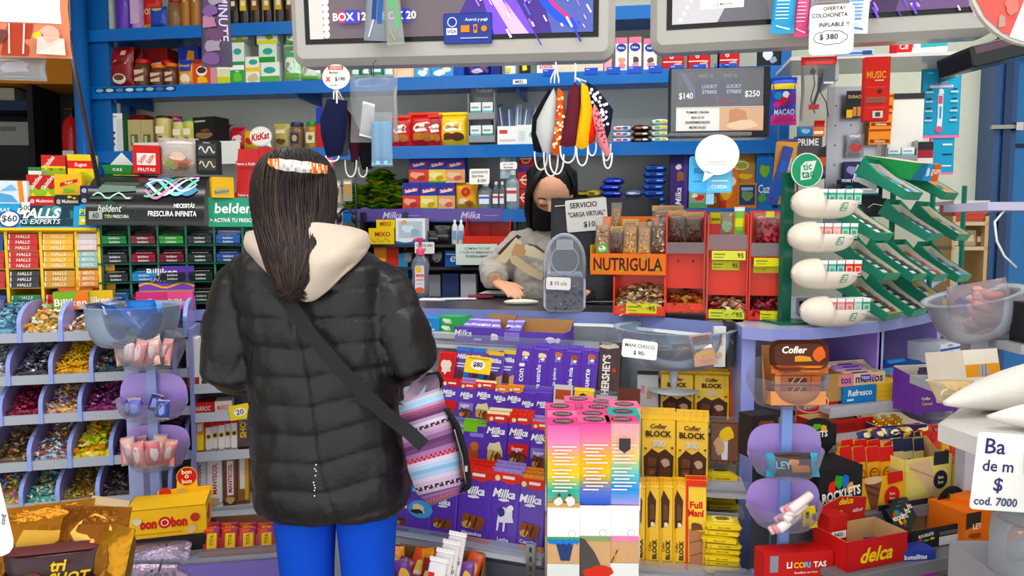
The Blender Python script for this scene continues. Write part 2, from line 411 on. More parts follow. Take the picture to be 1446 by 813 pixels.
front=[(fl0.x,fl0.y),(fl1.x,fl1.y),m1,m2,m3,(m3[0]+.05,m3[1]+.03),(m3[0]+.06,m3[1]+.1)]
back=[(m3[0]+.0,2.2),(m3[0]-.05,2.62),(.42,2.685),(.0,2.685),(-.3,2.80),(-1.2,2.62),(-1.75,2.3)]
b=MB();b.slab(front+back,CT-.035,CT,'7f86a8:g',top='6d7178:m',side='7f8cc0:g')
base=MB();ins=lambda pts,k:[(x,y+k)for x,y in pts]
base.slab(ins(front,.075)[:5]+[(x-.03,y-.03)for x,y in back],0,CT-.035,'c4cad0:g')
led=MB()
for i in range(2,4):
 p,q=Vector((*front[i],0)),Vector((*front[i+1],0));led.tube([(p.x,p.y+.05,CT-.045),(q.x,q.y+.05,CT-.045)],.006,'f4f6ff:e',6)
put('counter','long grey topped shop counter with pale lilac edge facing the customer','counter',Matrix(),None,[('worktop',b),('cabinet',base),('light_strip',led)])
ip=[ctr(1048,462),ctr(1090,465),ctr(1130,464),ctr(1185,460),ctr(1240,454),ctr(1300,444),ctr(1350,433),ctr(1385,421)]
ipts=ip+[(ip[-1][0]+.05,ip[-1][1]+.12),(1.2,2.85),(.75,2.7),(ip[0][0]+.04,ip[0][1]+.4)]
b=MB();b.slab(ipts,CT-.03,CT,'8f97c9:g',top='9aa0b4:g',side='8a93cc:g')
body=MB();body.slab([(x*1.0,y+.30)for x,y in ip[:-1]]+[(1.3,2.80),(.8,2.68)],0,CT-.03,'bfc3cc:g')
P=[('worktop',b),('back_panel',body)]
for px,py,fin,c in((1052,462,1,'8f97d4:g'),(1245,452,1,'a88ce0:g'),(1248,452,1,'a9b2ee:g'),(1330,436,1,'bca6ea:g')):
 p=ctr(px,py);m=MB();yb=p[1]+.34
 w_=.035 if px==1052 else.012
 m.slab([(p[0],p[1]+.02),(p[0]+w_,p[1]+.02),(p[0]+w_+(0 if px==1052 else-.09),yb),(p[0]+(0 if px==1052 else-.09),yb)],.45,CT-.03,c);P.append(('divider',m))
put('display_counter','curved lilac edged counter carrying the green mint racks','counter',Matrix(),None,P)
def zl(px,py,d=0):return FL.z(px,py,d)
rows=[zl(0,485)+.002,zl(0,544),zl(0,600),zl(0,666),zl(50,721)]
divs=[[-40,19,78,137,196,255],[-60,0,61,119,178,238],[-14,44,100,164,222],[-35,24,82,142,200,250],[-48,9,62,120,176,225]]
XA,XB=FL.x(-70),FL.x(262)
P=[]
m=MB().at(FL.M);m.box(XA,.17,rows[4]-.15,XB,.19,CT-.04,'a9aab0:g');P.append(('back_panel',m))
m=MB().at(FL.M);m.box(XB,-.02,rows[4]-.15,XB+.012,.19,CT-.04,'8a8fc0:g');P.append(('side_panel',m))
for i,z in enumerate(rows):
 m=MB().at(FL.M);m.box(XA,-.004,z,XB,.17,z+.006,'8e9298:g');m.box(XA,-.012,z,XB,-.002,z+.026,'a6abb4:g',top='c0c4cc:g');P.append(('shelf_rail',m))
 for px in divs[i]:
  m=MB().at(FL.M@T(FL.x(px,0),0,z+.02));k=8
  pr=[(-.016,-.02),(.17,-.02),(.17,.087),(.10,.087)]+[(.10-.116*math.sin(math.pi/2*j/k),.03+.057*math.cos(math.pi/2*j/k))for j in range(1,k+1)]
  n=len(pr);V=[(0,y,q)for y,q in pr]+[(.011,y,q)for y,q in pr]
  m.add(V,[tuple(reversed(range(n))),tuple(range(n,2*n))]+[(j,(j+1)%n,n+(j+1)%n,n+j)for j in range(n)],['8f86c2:g','9d92c8:g']+['8fa0dc:g']*n);P.append(('divider',m))
put('sweet_bin_rack','lilac sweet rack of scalloped bins in five tiers at the left of the counter','sweet rack',Matrix(),None,P)
SW={(0,0):('pale blue',['6f9fb8:w','86b4c8:w','4b7e98:w']),(0,1):('white, green and orange',['e9e2c8:w','7e9a5a:w','d99a4a:w','c8cfa6:w','c9883e:w']),(0,2):('beige and red',['d8cdb8:w','b8a684:w','9a4a3a:w','7a8a78:w']),(0,3):('brown',['7a5a48:w','a88a6a:w','5c4a48:w']),(1,0):('white and grey',['c8c8cc:w','8a8a90:w']),(1,1):('silver and black',['2c2c34:w','b8b8c0:f','4a4a58:w','e0e0e4:f','5c5468:w']),(1,2):('yellow',['e8b010:w','f0c024:w','d89a08:w','f4cc40:w']),(1,3):('dark green and red',['2e3a34:w','8a2a2a:w','5a8a6a:w','3a4a78:w','c8c0b8:w']),(1,4):('brown and orange',['6a4a38:w','b8763a:w']),(2,0):('crimson',['8a1a3a:w','5c1030:w','a83a58:w','c87a90:f','701838:w']),(2,1):('pink, yellow and blue',['d8a8a0:w','e8c848:w','6a6a98:w','c83a68:w','e8d8b8:w','8a7a98:w']),(2,2):('magenta and violet',['8a2a6a:w','b84a88:w','5a4a7a:w','c8a8c0:f','7a1a4a:w']),(2,3):('gold',['b8923a:w','8a6a2a:w','4a3a2a:w']),(3,0):('brown and green',['6a5238:w','3e4a34:w','a8906a:w','7a3a2a:w']),(3,1):('white, blue and red',['b8c8d8:w','5a8ab8:w','c84a3a:w','e8e4dc:w','d88a4a:w','48683a:w']),(3,2):('yellow, green and orange',['e8d048:w','a8c838:w','e8903a:w','f0e088:w']),(3,3):('dark blue and red',['2a3a7a:w','a82a3a:w','1c2450:w']),(3,4):('purple',['5a3a6a:w','8a6a98:w']),(4,0):('pastel',['e8c87a:w','c86a98:w','7ab86a:w','6a8ac8:w','e89a6a:w']),(4,1):('teal and white',['58a898:w','d8dcd0:w','3a7a78:w','c88a5a:w','8ac8b8:w']),(4,2):('gold and green',['b89048:w','5a6a3a:w','8a5a2a:w','d8c07a:f','9a9a6a:w']),(4,3):('dark',['3a3238:w','5a4a4a:w'])}
TN=['top','second','third','fourth','lowest']
for(i,j),(nm,cols)in SW.items():
 xs=[FL.x(p,0)for p in divs[i]]
 if j+1>=len(xs):continue
 w_=xs[j+1]-xs[j]-.012
 kind='stick' if(i,j)==(1,2)else 'block' if(i,j)in((3,2),(0,1))else 'pillow'
 mb=heap_mesh(190 if kind!='block' else 130,w_,.155,.105 if(i,j)not in((0,2),(4,2))else.075,cols,.011,i*9+j,kind,front=.48)
 put('loose_sweets',f'{nm} wrapped sweets heaped in the {TN[i]} tier of the scalloped bins','sweets',FL.mat(xs[j]+.011+w_/2,.005,rows[i]+.0065),mb,kind='stuff')
FK=FL;FL=Fr(0,2.20,15)
def box3(w,d,h,c,art=(),top=None,side=None):return carton(w,d,h,c,art,top,side)
zc=CT+.001
x0,x1=FL.x(-14),FL.x(139);zt=zl(60,322)
P=[]
m=MB().at(FL.M)
m.box(x0,.16,zc,x1,.17,zt,'d8b01c:g');P.append(('back_panel',m))
lev=[CT+.006]+[zl(60,y)for y in(405,378,353)]
cx=[FL.x(p)for p in(-40,8,57,107,139)]
for px in cx:
 m=MB().at(FL.M);m.box(px-.004,-.005,zc,px+.004,.165,zt,'f0c81e:g');P.append(('divider',m))
for z in lev:
 m=MB().at(FL.M);m.box(x0,0,z-.005,x1,.165,z,'c89a1a:g');P.append(('shelf',m))
m=MB().at(FL.M@T((x0+x1)/2,-.02,zt)@RX(-14));W=x1-x0;H=zl(60,289)-zt+.005
m.box(-W/2,0,0,W/2,.006,H,'2c8fc0:g');m.box(-W/2,-.006,-.008,W/2,.18,0,'e8c21c:g')
m.art([('R',.05,.1,.99,.9,'2596c4'),('R',.30,.08,.78,.92,'17323e'),('P',[(.34,.2),(.78,.4),(.78,.7),(.6,.95),(.5,.9)],'2f6f74'),('B',.7,.6,.06,.3,'123040',3),('B',.62,.7,.05,.2,'5a9a9c',5),('T','HALLS',.46,.6,.42,'f4f4f0',dict(sh=.25,b=.03)),('T','XS EXPERTS',.47,.26,.2,'d8e4e8',dict(sh=.2)),('E',.2,.36,.1,.36,'2b3f8a'),('E',.2,.36,.085,.3,'e4e6ea'),('T','$60',.2,.36,.3,'20222c'),('R',.3,.62,.38,1.05,'e8ecea'),('T','500',.34,.82,.2,'2a2a30'),('T','BARRAS',.1,.72,.16,'d8f0f4'),('R',.84,.12,.99,.48,'d8c83a'),('T','PRO',.92,.66,.24,'e8e060'),('C',.88,.3,.02,1,'f0ecc0'),('C',.95,.3,.02,1,'f0ecc0')],W,H,O=(0,0,0))
P.append(('header',m,None,'blue header sign with white block letters'))
put('lozenge_rack','yellow plastic lozenge rack with a blue header on the left of the counter','rack',Matrix(),None,P)
HC=[[('c02a28:w','red'),('c02a28:w','red'),('27262c:w','black'),('1d7a3e:w','green')],[('e8b418:w','yellow'),('e0b01c:w','yellow'),('c8962a:w','amber'),('c42a2a:w','red')],[('d8c8cc:w','pale pink'),('8fb8b4:w','pale teal'),('d88a2a:w','orange'),('d8701c:w','orange')]]
CN=['left','middle','right']
for c in range(-1,3):
 for r in range(4):
  col,nm=HC[max(c,0)][r]if c>=0 else[('243f8a:w','blue'),('b83030:w','red'),('b83030:w','red'),('1f3a8a:w','blue')][r]
  for k in range(3):
   a,e=cx[c+1],cx[c+2];w_=(e-a)*.86;z=lev[3-r]+k*.0165
   mb=carton(w_,.024,.016,col,[('T','HALLS' if c<2 else 'MENTA',.5,.5,.6,'f0ece4',dict(sh=.2,w=.6)),('R',.02,.1,.06,.9,'e8e4dc')],top=col)
   mb.rp(.001,.001,.001,.0004,col)
   for kk in(1,2):mb.box(-w_/2,.024*kk+.001*kk,0,w_/2,.024*(kk+1),.0158,col)if 0 else None
   put('lozenge_pack',f'{nm} lozenge pack, {["lower", "middle", "upper"][k]} in {["edge", "left", "middle", "right"][c+1]} column, {ORD[r]} tier of yellow rack','sweets',FL.mat((a+e)/2,-.012+.004*((k*7+r*3)%3),z,R.uniform(-2.5,2.5)),mb,group='lozenge packs in the yellow rack')
x0,x1=FL.x(138),FL.x(362);zt=zl(250,318);zb=CT+.001
P=[]
m=MB().at(FL.M);m.box(x0,.165,zb,x1,.175,zt,'14493a:g');P.append(('back_panel',m))
gx=[FL.x(p)for p in(142,182,222,262,302,342,380)];gl=[zl(250,y)for y in(344,370,396,426)]
for px in gx:
 m=MB().at(FL.M);m.box(px-.003,.0,zb,px+.003,.165,zt,'1f6a52:g');P.append(('divider',m))
for z in gl:
 m=MB().at(FL.M@T(0,0,z)@RX(12));m.box(x0,-.01,-.004,x1,.16,0,'1b5a46:g');P.append(('tray',m))
xh0,xh1=FL.x(128),FL.x(292);W=xh1-xh0;z0=zl(210,312,-.04);z1=zl(210,247,.12)
m=MB().at(FL.M@T((xh0+xh1)/2,0,0))
def dome(u,v):a=v*math.pi/2*.95;return Vector(((u-.5)*W,-.05+.2*(1-math.cos(a)),z0+(z1-z0)*math.sin(a)))
k=10;V=[dome(i,j/k)for j in range(k+1)for i in(0,1)]
m.add(V,[(2*j,2*j+1,2*j+3,2*j+2)for j in range(k)],'131416:g',True)
for i in(0,1):m.add([dome(i,j/k)for j in range(k+1)]+[((i-.5)*W,.15,z0)],[tuple(range(k+2))],'0e0f10:g')
m.box(-W/2,-.052,z0-.012,W/2,.16,z0,'2a2c2e:g')
swirl=lambda ph,a,c,w0:('L',[(.48+.44*t/20,.52+.2*math.sin(t/20*5.6+ph)*a+.12*t/20)for t in range(21)],c,w0)
m.art([('P',[(0,.01),(.38,.01),(.42,.12),(.38,.25),(.3,.18),(.2,.3),(.1,.24),(0,.3)],'1f3a2a'),('T','beldent',.2,.17,.1,'c8d0c8',dict(sh=.2)),('R',.03,.02,.14,.13,'9aa09a'),('T','60',.085,.075,.08,'26282a'),('T','TU FRESCURA',.27,.06,.045,'e8e8e0'),('T','TU',.175,.06,.045,'c8d82a'),('P',[(.02,.3),(.38,.3),(.42,.62),(.12,.62)],'2f3d36'),('P',[(.06,.4),(.4,.44),(.39,.54),(.1,.56)],'5a6f62'),('L',[(.05+.035*t,.36+.05*math.sin(t*1.3))for t in range(10)],'a8c8b0',.012),swirl(0,1,'4a7a98',.05),swirl(1.2,1,'7fb8d8',.03),swirl(2.6,.9,'d8e8f4',.022),swirl(3.4,1.1,'c87aa8',.02),swirl(.4,.8,'f0f4f8',.012),swirl(4.2,.9,'5ac888',.014),('T','NECESITÁS',.83,.22,.075,'f2f2f0',dict(b=.02)),('T','FRESCURA INFINITA',.73,.1,.075,'f2f2f0',dict(b=.02,w=.44)),('T','beldent',.62,.86,.08,'7a7d80',dict(sh=.25)),('T','INFINIT',.58,.76,.05,'6a6d70',dict(sh=.25)),('R',.14,.88,.36,.95,'b8b02a'),('T','NUEVOS',.25,.915,.045,'3a3a20')],W,z1-z0,surf=dome,eps=.0005)
P.append(('hood',m,None,'black curved hood printed with swirling light trails'))
m=MB();W2=FL.x(371)-FL.x(296);m.at(FL.M@T((FL.x(371)+FL.x(296))/2,-.02,zl(330,320))@RX(-8));H2=zl(330,279)-zl(330,320)
m.box(-W2/2,0,0,W2/2,.005,H2,'2b8f6c:g');m.art([('T','beldent',.52,.64,.36,'eef4f0',dict(b=.02,sh=.1,w=.8)),('T','> ACTIVÁ TU FRESCURA',.5,.24,.17,'eef4f0',dict(b=.02,w=.94))],W2,H2);P.append(('header',m,None,'green header card with white lettering'))
put('gum_rack','dark green chewing gum rack with a black curved hood on the counter','rack',Matrix(),None,P)
GC=[['1f7a3a:w','7a2a3a:w','3a9a3a:w','2c2e30:w','2a5aa8:w','1f7a4a:w'],['2a2c2e:w','8a2030:w','701a2a:w','24262a:w','2a4a90:w','2a2c30:w'],['26282a:w','3a8ac8:w','2a2c30:w','1f2a24:w','20302a:w','26282a:w'],['2f6a9a:w','7a1f38:w','302a4a:w','202a24:w','1f3a2a:w','26282a:w']]
GN={'1f7a3a:w':'green','7a2a3a:w':'maroon','3a9a3a:w':'bright green','2a5aa8:w':'blue','8a2030:w':'red','701a2a:w':'dark red','2a4a90:w':'dark blue','3a8ac8:w':'sky blue','2f6a9a:w':'blue','7a1f38:w':'maroon','302a4a:w':'violet'}
for r in range(4):
 for c in range(6):
  a,e=gx[c],gx[c+1];w_=(e-a)*.84;col=GC[r][c]
  for k in range(2):
   mb=carton(w_,.085,.0115,col,[('T','beldent',.5,.5,.62,'e8ece8',dict(w=.6,sh=.15))],topart=[('T','beldent',.5,.3,.2,'dfe6e0',dict(w=.7,sh=.15)),('R',0,.6,1,.72,'c8ccc8'),('L',[(.1+.08*t,.83+.06*math.sin(t*1.4))for t in range(11)],'d8e0dc',.04)])
   put('gum_pack',f'{GN.get(col, "black")} gum pack, {["lower", "upper"][k]} in {ORD[c]} slot, {ORD[r]} tier of green rack','gum',FL.mat((a+e)/2,-.008-.004*k,gl[r]+.001+k*.012,R.uniform(-4,4),12),mb,group='gum packs in the dark green rack')
def on(fr,name,label,cat,px0,px1,pyt,pyb,d,dep,col,art=(),yaw=0,group=None,top=None,side=None,topart=None,sideart=None,tilt=0):
 z0=fr.z((px0+px1)/2,pyb,d);x,w_,h=fr.slot(px0,px1,pyt,z0,d)
 return put(name,label,cat,fr.mat(x,d,z0,yaw,tilt),carton(w_,dep,h,col,art,top,side,topart=topart,sideart=sideart),group=group)
ske=[('P',[(0,0),(1,0),(1,.45),(.8,.3),(.6,.5),(.4,.28),(.2,.5),(0,.35)],'8ab82a'),('T','Skittles',.3,.66,.2,'f4f0e8',dict(rot=55,w=.7)),('T','Skittles',.7,.66,.2,'f4f0e8',dict(rot=55,w=.7)),('P',[(.1,0),(.2,.2),(.3,0)],'e8c83a'),('P',[(.6,0),(.7,.25),(.85,0)],'d8d03a')]
on(FL,'sweet_box','white and blue sweet box with orange stripe at the left end above the lozenge rack','box',-6,38,255,289,.0,.06,'d8e0e8',[('P',[(0,.1),(.7,.1),(.5,.4),(.1,.5)],'5aa0d0'),('P',[(.1,.55),(.7,.6),(.5,.85)],'7ab8dc'),('P',[(.75,0),(.9,0),(.85,1),(.7,1)],'e08a3a')])
on(FL,'sweet_box','red mint box with white lettering on the lozenge rack header','box',41,77,278,290,-.005,.05,'b8282a',[('T','@ Multimint',.5,.5,.5,'f4e8e4',dict(w=.9))])
on(FL,'sweet_box','black mint box with yellow specks on the lozenge rack header','box',78,112,275,290,-.005,.05,'26241f',[('T','@ Multimint',.5,.35,.45,'e8e8e0',dict(w=.9)),('B',.6,.8,.1,.12,'d8c83a'),('B',.8,.7,.08,.12,'c8b83a')])
for k,(y0,y1)in enumerate(((276,290),(262,276))):on(FL,'sweet_box',f'navy mint box, {["lower", "upper"][k]} of two by the blue post','box',113,140,y0,y1,-.0,.05,'1c2450',[('T','@ Mult',.5,.5,.45,'e8ecf4',dict(w=.9))],group='navy mint boxes')
on(FL,'sweet_box','red and green fruit sweet box with slanted white script, in front','box',37,80,247,277,.02,.05,'b42a28',ske)
on(FL,'sweet_box','red and green fruit sweet box standing on top of the others','box',58,92,219,250,.09,.05,'b8302a',ske[:2]+[('R',0,.4,1,.5,'d8d04a')])
on(FL,'sweet_box','green topped fruit sweet box behind the red and green one','box',40,66,236,262,.09,.04,'2f7a3a',[('R',0,.6,1,.8,'e8e8e0'),('R',0,.2,1,.4,'8ab83a')])
on(FL,'sweet_box','yellow chew box with a red script badge beside the red box','box',77,115,246,276,.02,.05,'e8b41c',[('B',.5,.5,.38,.22,'c8b03a'),('P',[(.2,.4),(.85,.65),(.85,.8),(.2,.58)],'c82a28'),('T','Sugus',.52,.6,.14,'f8f0e0',dict(rot=14)),('B',.5,.22,.3,.12,'7aa83a')],yaw=4)
on(FL,'sweet_box','tall yellow and red chew box standing at the back by the blue post','box',95,132,218,262,.08,.05,'e8c83a',[('R',0,.55,1,.8,'c8282a'),('T','Sugus',.5,.66,.15,'f8f4e8',dict(sh=.2)),('R',.1,.8,.75,1,'d8c02a'),('B',.6,.25,.3,.2,'a8b83a')])
zh=z1
m=MB();w_=.075;m.add([(-w_/2,0,0),(w_/2,0,0),(w_/2,.06,0),(-w_/2,.06,0),(-w_*.6,-.008,.03),(w_*.6,-.008,.03),(w_*.6,.065,.03),(-w_*.6,.065,.03)],[(0,1,5,4),(1,2,6,5),(2,3,7,6),(3,0,4,7),(0,3,2,1)],'1f7a3c:g');m.prism([(-.04,.03),(.04,.03),(0,.075)],.055,.058,'d8dcd8');m.art([('T','O.8.E',.5,.5,.3,'e8f0e8')],w_,.03,O=(0,-.004,0),U=(1,0,0),V=(0,-.25,1))
put('sweet_box','green open sweet carton with a white peaked back on the gum hood','box',FL.mat(FL.x(170,.12),.12,zh),m)
z0=zh
on(FL,'sweet_box','bright red sweet carton with white script panels on the gum hood','box',187,225,205,245,.1,.05,'c02a26',[('R',.15,.3,.85,.72,'e8e0d8'),('T','Skittles',.35,.52,.16,'c8282a',dict(rot=60,w=.4)),('T','Skittles',.65,.52,.16,'c8282a',dict(rot=60,w=.4)),('T','FRUTAS',.5,.14,.12,'f0e4dc')])
x,w_,h=FL.slot(223,281,199,zh-.01,.12)
bb=bag(w_,h,.05,'d8cfc8:y',[('B',.5,.38,.4,.3,'c8a888'),('B',.35,.3,.2,.16,'8a9a5a'),('B',.6,.35,.2,.2,'b86a5a'),('B',.5,.5,.25,.12,'d8b8a8'),('B',.62,.22,.16,.1,'7a5a4a')],seed=3)
put('sweet_bag','clear bag of mixed wrapped sweets on the gum hood beside the red carton','bag',FL.mat(x,.1,zh),bb)
on(FL,'gum_display_box','black tilted display carton with silver swirl gum packs on the hood','box',276,308,198,245,.1,.05,'1a1b1c',[('R',.1,.55,.9,.9,'3a3d3e'),('R',.1,.1,.9,.45,'3a3d3e'),('L',[(.15+.07*t,.72+.1*math.sin(t*1.2))for t in range(11)],'d8dcd8',.06),('L',[(.15+.07*t,.28+.1*math.sin(t*1.2))for t in range(11)],'d8c8a0',.06),('T','beldent',.5,.93,.05,'c8c8c8')],yaw=-6,side='2a2422')
for k,(a,e,yt,yb,d)in enumerate(((328,372,210,279,.02),(352,420,208,279,.12))):
 z0=FL.z(350,yb,d);x,w_,h=FL.slot(a,e,yt,z0,d);m=MB();w_*=.9
 m.loft([[(-w_*q,-y,z),(w_*q,-y,z),(w_*q,y+.03,z),(-w_*q,y+.03,z)]for q,y,z in((.5,.01,0),(.5,.01,h*.1),(.46,.0,h*.1),(.4,-.006,h*.62),(.44,.0,h*.62),(.44,.0,h*.75),(.4,-.004,h*.75),(.36,-.008,h))],'b8281e:g',False)
 m.art([('T','have a break',.5,.05,.055,'f4e8e4',dict(w=.9)),('T','have a KitKat',.5,.685,.055,'f4e8e4',dict(w=.85))],w_,h,O=(0,-.0125,0),start=1)
 put('wafer_dispenser',['glossy red tapered wafer dispenser with white slogan bands beside the gum hood','glossy red tapered wafer dispenser behind the customer, half hidden by her head'][k],'dispenser',FL.mat(x,d,z0,-4),m)
on(FL,'wafer_box','yellow carton with a grey label at the foot of the red dispenser','box',299,330,250,279,-.02,.05,'e0b020',[('R',.15,.12,.75,.5,'b8a868'),('T','Beldent',.45,.3,.16,'4a5a68',dict(rot=10))],yaw=14)
def header_box(fr,label,px0,px1,pyt,pym,pyb,d,col,hcol,art,hart,yaw=0,dep=.07,group=None,shape=None,name='display_box',inner='card'):
 z0=fr.z((px0+px1)/2,pyb,d);x,w_,h=fr.slot(px0,px1,pyt,z0,d);hf=fr.z((px0+px1)/2,pym,d)-z0
 m=tray(w_,dep,hf,col,inner,slope=hf);
 c=MB();shape=shape or[(-.5,0),(.5,0),(.5,.9),(.42,1),(-.42,1),(-.5,.9)]
 c.prism([(a*w_,hf*.6+b_*(h-hf*.6))for a,b_ in shape],dep,dep+.0015,hcol,inner);c.art(hart,w_,h-hf,O=(0,dep,hf));m.art(art,w_,hf)
 return put(name,label,'display box',fr.mat(x,d,z0,yaw),None,[('tray',m),('header',c)],group=group)
bk=[('T','Billiken',.5,.42,.42,'f4f0f4',dict(b=.02)),('R',0,0,1,.12,'d8882a')]
header_box(FL,'yellow and orange sweet display box with a cartoonless fruit header on the counter edge'.replace('cartoonless ',''),108,157,371,410,433,-.05,'e0b83a:p','f0b428',bk,[('R',0,.8,.9,1,'e87828'),('T','Billiken',.45,.84,.2,'f8f4f0',dict(b=.02)),('B',.5,.4,.4,.3,'e8781c'),('B',.3,.3,.2,.2,'7a9a2a'),('B',.7,.5,.2,.15,'c8501c')],yaw=6)
header_box(FL,'lime green and orange sweet display box at the counter edge',74,123,392,412,437,-.075,'7aa83a:p','e8781c',[('T','Billiken',.5,.4,.42,'f4f4ec',dict(b=.02)),('P',[(.5,0),(1,0),(1,1),(.7,1)],'e87a20'),('T','Billiken',.5,.4,.42,'f4f4ec',dict(b=.02))],[('B',.7,.5,.3,.4,'f0a028')],yaw=4)
header_box(FL,'pink and purple sweet display box with a violet header above the blue bowl',191,271,377,412,440,-.075,'d0407a:p','5a3a98',[('R',.55,0,1,1,'e05a88'),('T','Billiken',.24,.45,.36,'f8f0f4',dict(b=.02,w=.44)),('T','Billiken',.77,.45,.36,'f8f0f4',dict(b=.02,w=.42)),('R',0,0,1,.1,'6a2a6a')],[('R',.0,.0,1,.35,'7a4ab8'),('T','Billiken',.42,.75,.3,'f0ecf8',dict(b=.02,w=.6)),('T','UVA!',.35,.45,.2,'e878a8'),('L',[(.1*t,.2+.1*math.sin(t))for t in range(11)],'e8a83a',.04)],yaw=4,shape=[(-.1,0),(.5,0),(.5,1),(-.1,1)])
FM_ROWS=dict(a=(0.0,486),b=(-.10,551),c=(-.20,604),d=(-.32,668),e=(-.44,771))
FMZ={k:(d,FM.z(700,y,d))for k,(d,y)in FM_ROWS.items()}
FQ_ROWS=dict(p=(0.0,596),q=(-.15,684),r=(-.32,803))
FQZ={k:(d,FQ.z(955,y,d))for k,(d,y)in FQ_ROWS.items()}
P=[]
ks='abcde'
for i,k in enumerate(ks):
 d,z=FMZ[k];x0=FM.x(540 if k in 'de' else 585,d);x1=FM.x({'a':862,'b':880,'c':870,'d':790,'e':772}[k],d)
 m=MB().at(FM.M);m.box(x0,d-.03,z-.012,x1,d+.16,z,'b9bdc4:g',top='a9adb6:g');m.box(x0,d-.034,z-.014,x1,d-.029,z+.004,'c9ccd2:g');m.box(x0,d+.07 if i else d+.1,z-.2,x1,d+.075 if i else d+.105,z-.012,'8a7fa8:g' if 0 else '9296a2:g')
 P.append(('shelf',m))
 m=MB().at(FM.M);m.box(x0,d-.0365,z+.0,x1,d-.0345,z+.03,'dfe2ea:x');P.append(('clear_lip',m))
for i,k in enumerate('pqr'):
 d,z=FQZ[k];x0=FQ.x(893,d);x1=FQ.x(1062,d)
 m=MB().at(FQ.M);m.box(x0,d-.03,z-.012,x1,d+.12,z,'b9bdc4:g');m.box(x0,d-.034,z-.016,x1,d-.029,z+.004,'c9ccd2:g');m.box(x0,d+.11,z-.2,x1,d+.115,z+.1,'a4a8b2:g');P.append(('shelf',m))
 m=MB().at(FQ.M);m.box(x0,d-.0365,z,x1,d-.0345,z+.03,'dfe2ea:x');P.append(('clear_lip',m))
for fr,px,y0,y1 in((FM,750,768,830),(FQ,897,780,830)):
 d=-.50 if fr is FM else-.37;m=MB().at(fr.M);x=fr.x(px,d);z0,z1=fr.z(px,y1,d),fr.z(px,y0,d)
 m.box(x-.011,d,z0-.1,x+.011,d+.006,z1,'a8acb0:m');
 for j in range(4):m.box(x-.003,d-.0006,z1-.02-.022*j,x+.003,d,z1-.008-.022*j,'3a3c40')
 P.append(('slotted_upright',m))
m=MB();p0=FM.M@Vector((FM.x(545,-.44),-.38,0));p1=FM.M@Vector((FM.x(775,-.44),-.38,0));p2=FQ.M@Vector((FQ.x(897,-.32),-.25,0));p3=FQ.M@Vector((FQ.x(1062,-.3),-.25,0))
m.slab([(p0.x,p0.y),(p1.x,p1.y),(p2.x,p2.y),(p3.x,p3.y),(p3.x,p3.y+.06),(p0.x,p0.y+.14)],0,.62,'9498a4:g');P.append(('plinth',m))
m=MB();zb_=.585
m.slab([(p0.x,p0.y-.16),(p1.x+.02,p1.y-.12),(p2.x,p2.y-.10),(p3.x,p3.y-.16),(p3.x,p3.y),(p2.x,p2.y),(p1.x,p1.y),(p0.x,p0.y)],zb_-.02,zb_,'b4b8be:g',top='9a9ea6:g');P.append(('base_shelf',m))
for fr,px0,px1 in((FM,600,790),(FQ,900,1060)):
 m=MB().at(fr.M);m.box(fr.x(px0,.1),.10,.5,fr.x(px1,.1),.11,FMZ['a'][1]if fr is FM else.98,'c2c8d0:g');P.append(('back_panel',m))
put('stepped_display','grey stepped chocolate display with clear lips below the counter','display',Matrix(),None,P)
PU='5a3aa6:w'
def choc(fr,zz,label,px0,px1,pyt,col,art,yaw=0,tilt=-14,dd=0,t=.010,flap=None,group=None,name='chocolate_bar',cat='chocolate',n=1,dy=.014,rise=.006):
 d,z0=zz;d+=dd;x,w_,h=fr.slot(px0,px1,pyt,z0,d);h=max(.03,h/math.cos(rad(tilt)));mb=bar(w_*.97,h,t,col,art,flap=flap)
 o=put(name,label if n==1 else label+', foremost',cat,fr.mat(x,d,z0+.001,yaw,tilt),mb,group=group)
 for k in range(1,n):copy_tree(o,fr.mat(x+R.uniform(-.003,.003),d+dy*k,z0+.001+rise*k,yaw+R.uniform(-2,2),tilt),label+f', {ORD[k]} deep',group)
 return o
def mk(cap,pic,txt=None,band=None,cream=False):
 a=[('P',[(0,.8),(.3,.84),(.7,.8),(1,.85),(1,.95),(0,.95)],cap),('C',.22,.87,.09,1,'e8d8b0'),('R',.4,.87,.8,.91,'f0e4e0')]if cap else[]
 a+=[('T','Milka',.5,.68,.115,'f6f4fa',dict(sh=.25,b=.03,w=.88)),('B',.5,.6,.22,.025,'e8e6f4',4)]
 if cream:a+=[('B',.5,.34,.46,.2,'d8d0a8',7)]
 if band:a+=[('R',.08,.32,.95,.5,band)]
 a+=[('B',.5,.28,.36,.12,pic,2),('B',.66,.24,.2,.08,'7a4426',5),('B',.32,.23,.16,.06,'c89858',6),('L',[(.35,.2),(.45,.34)],'3c2014',.05),('L',[(.55,.2),(.65,.34)],'3c2014',.05)]
 if txt:a+=[('T',txt,.5,.12 if not band else.41,.05 if not band else.09,'f4f0f8',dict(w=.75))]
 return a
b_,c_,d_,e_=FMZ['b'],FMZ['c'],FMZ['d'],FMZ['e']
choc(FM,b_,'red heart chocolate pack by the customer sleeve',612,640,498,'c42a2a:w',[('B',.5,.55,.34,.2,'f0dcd4',3),('E',.38,.62,.2,.13,'f0dcd4'),('E',.62,.62,.2,.13,'f0dcd4'),('P',[(.19,.58),(.81,.58),(.5,.32)],'f0dcd4')],-10)
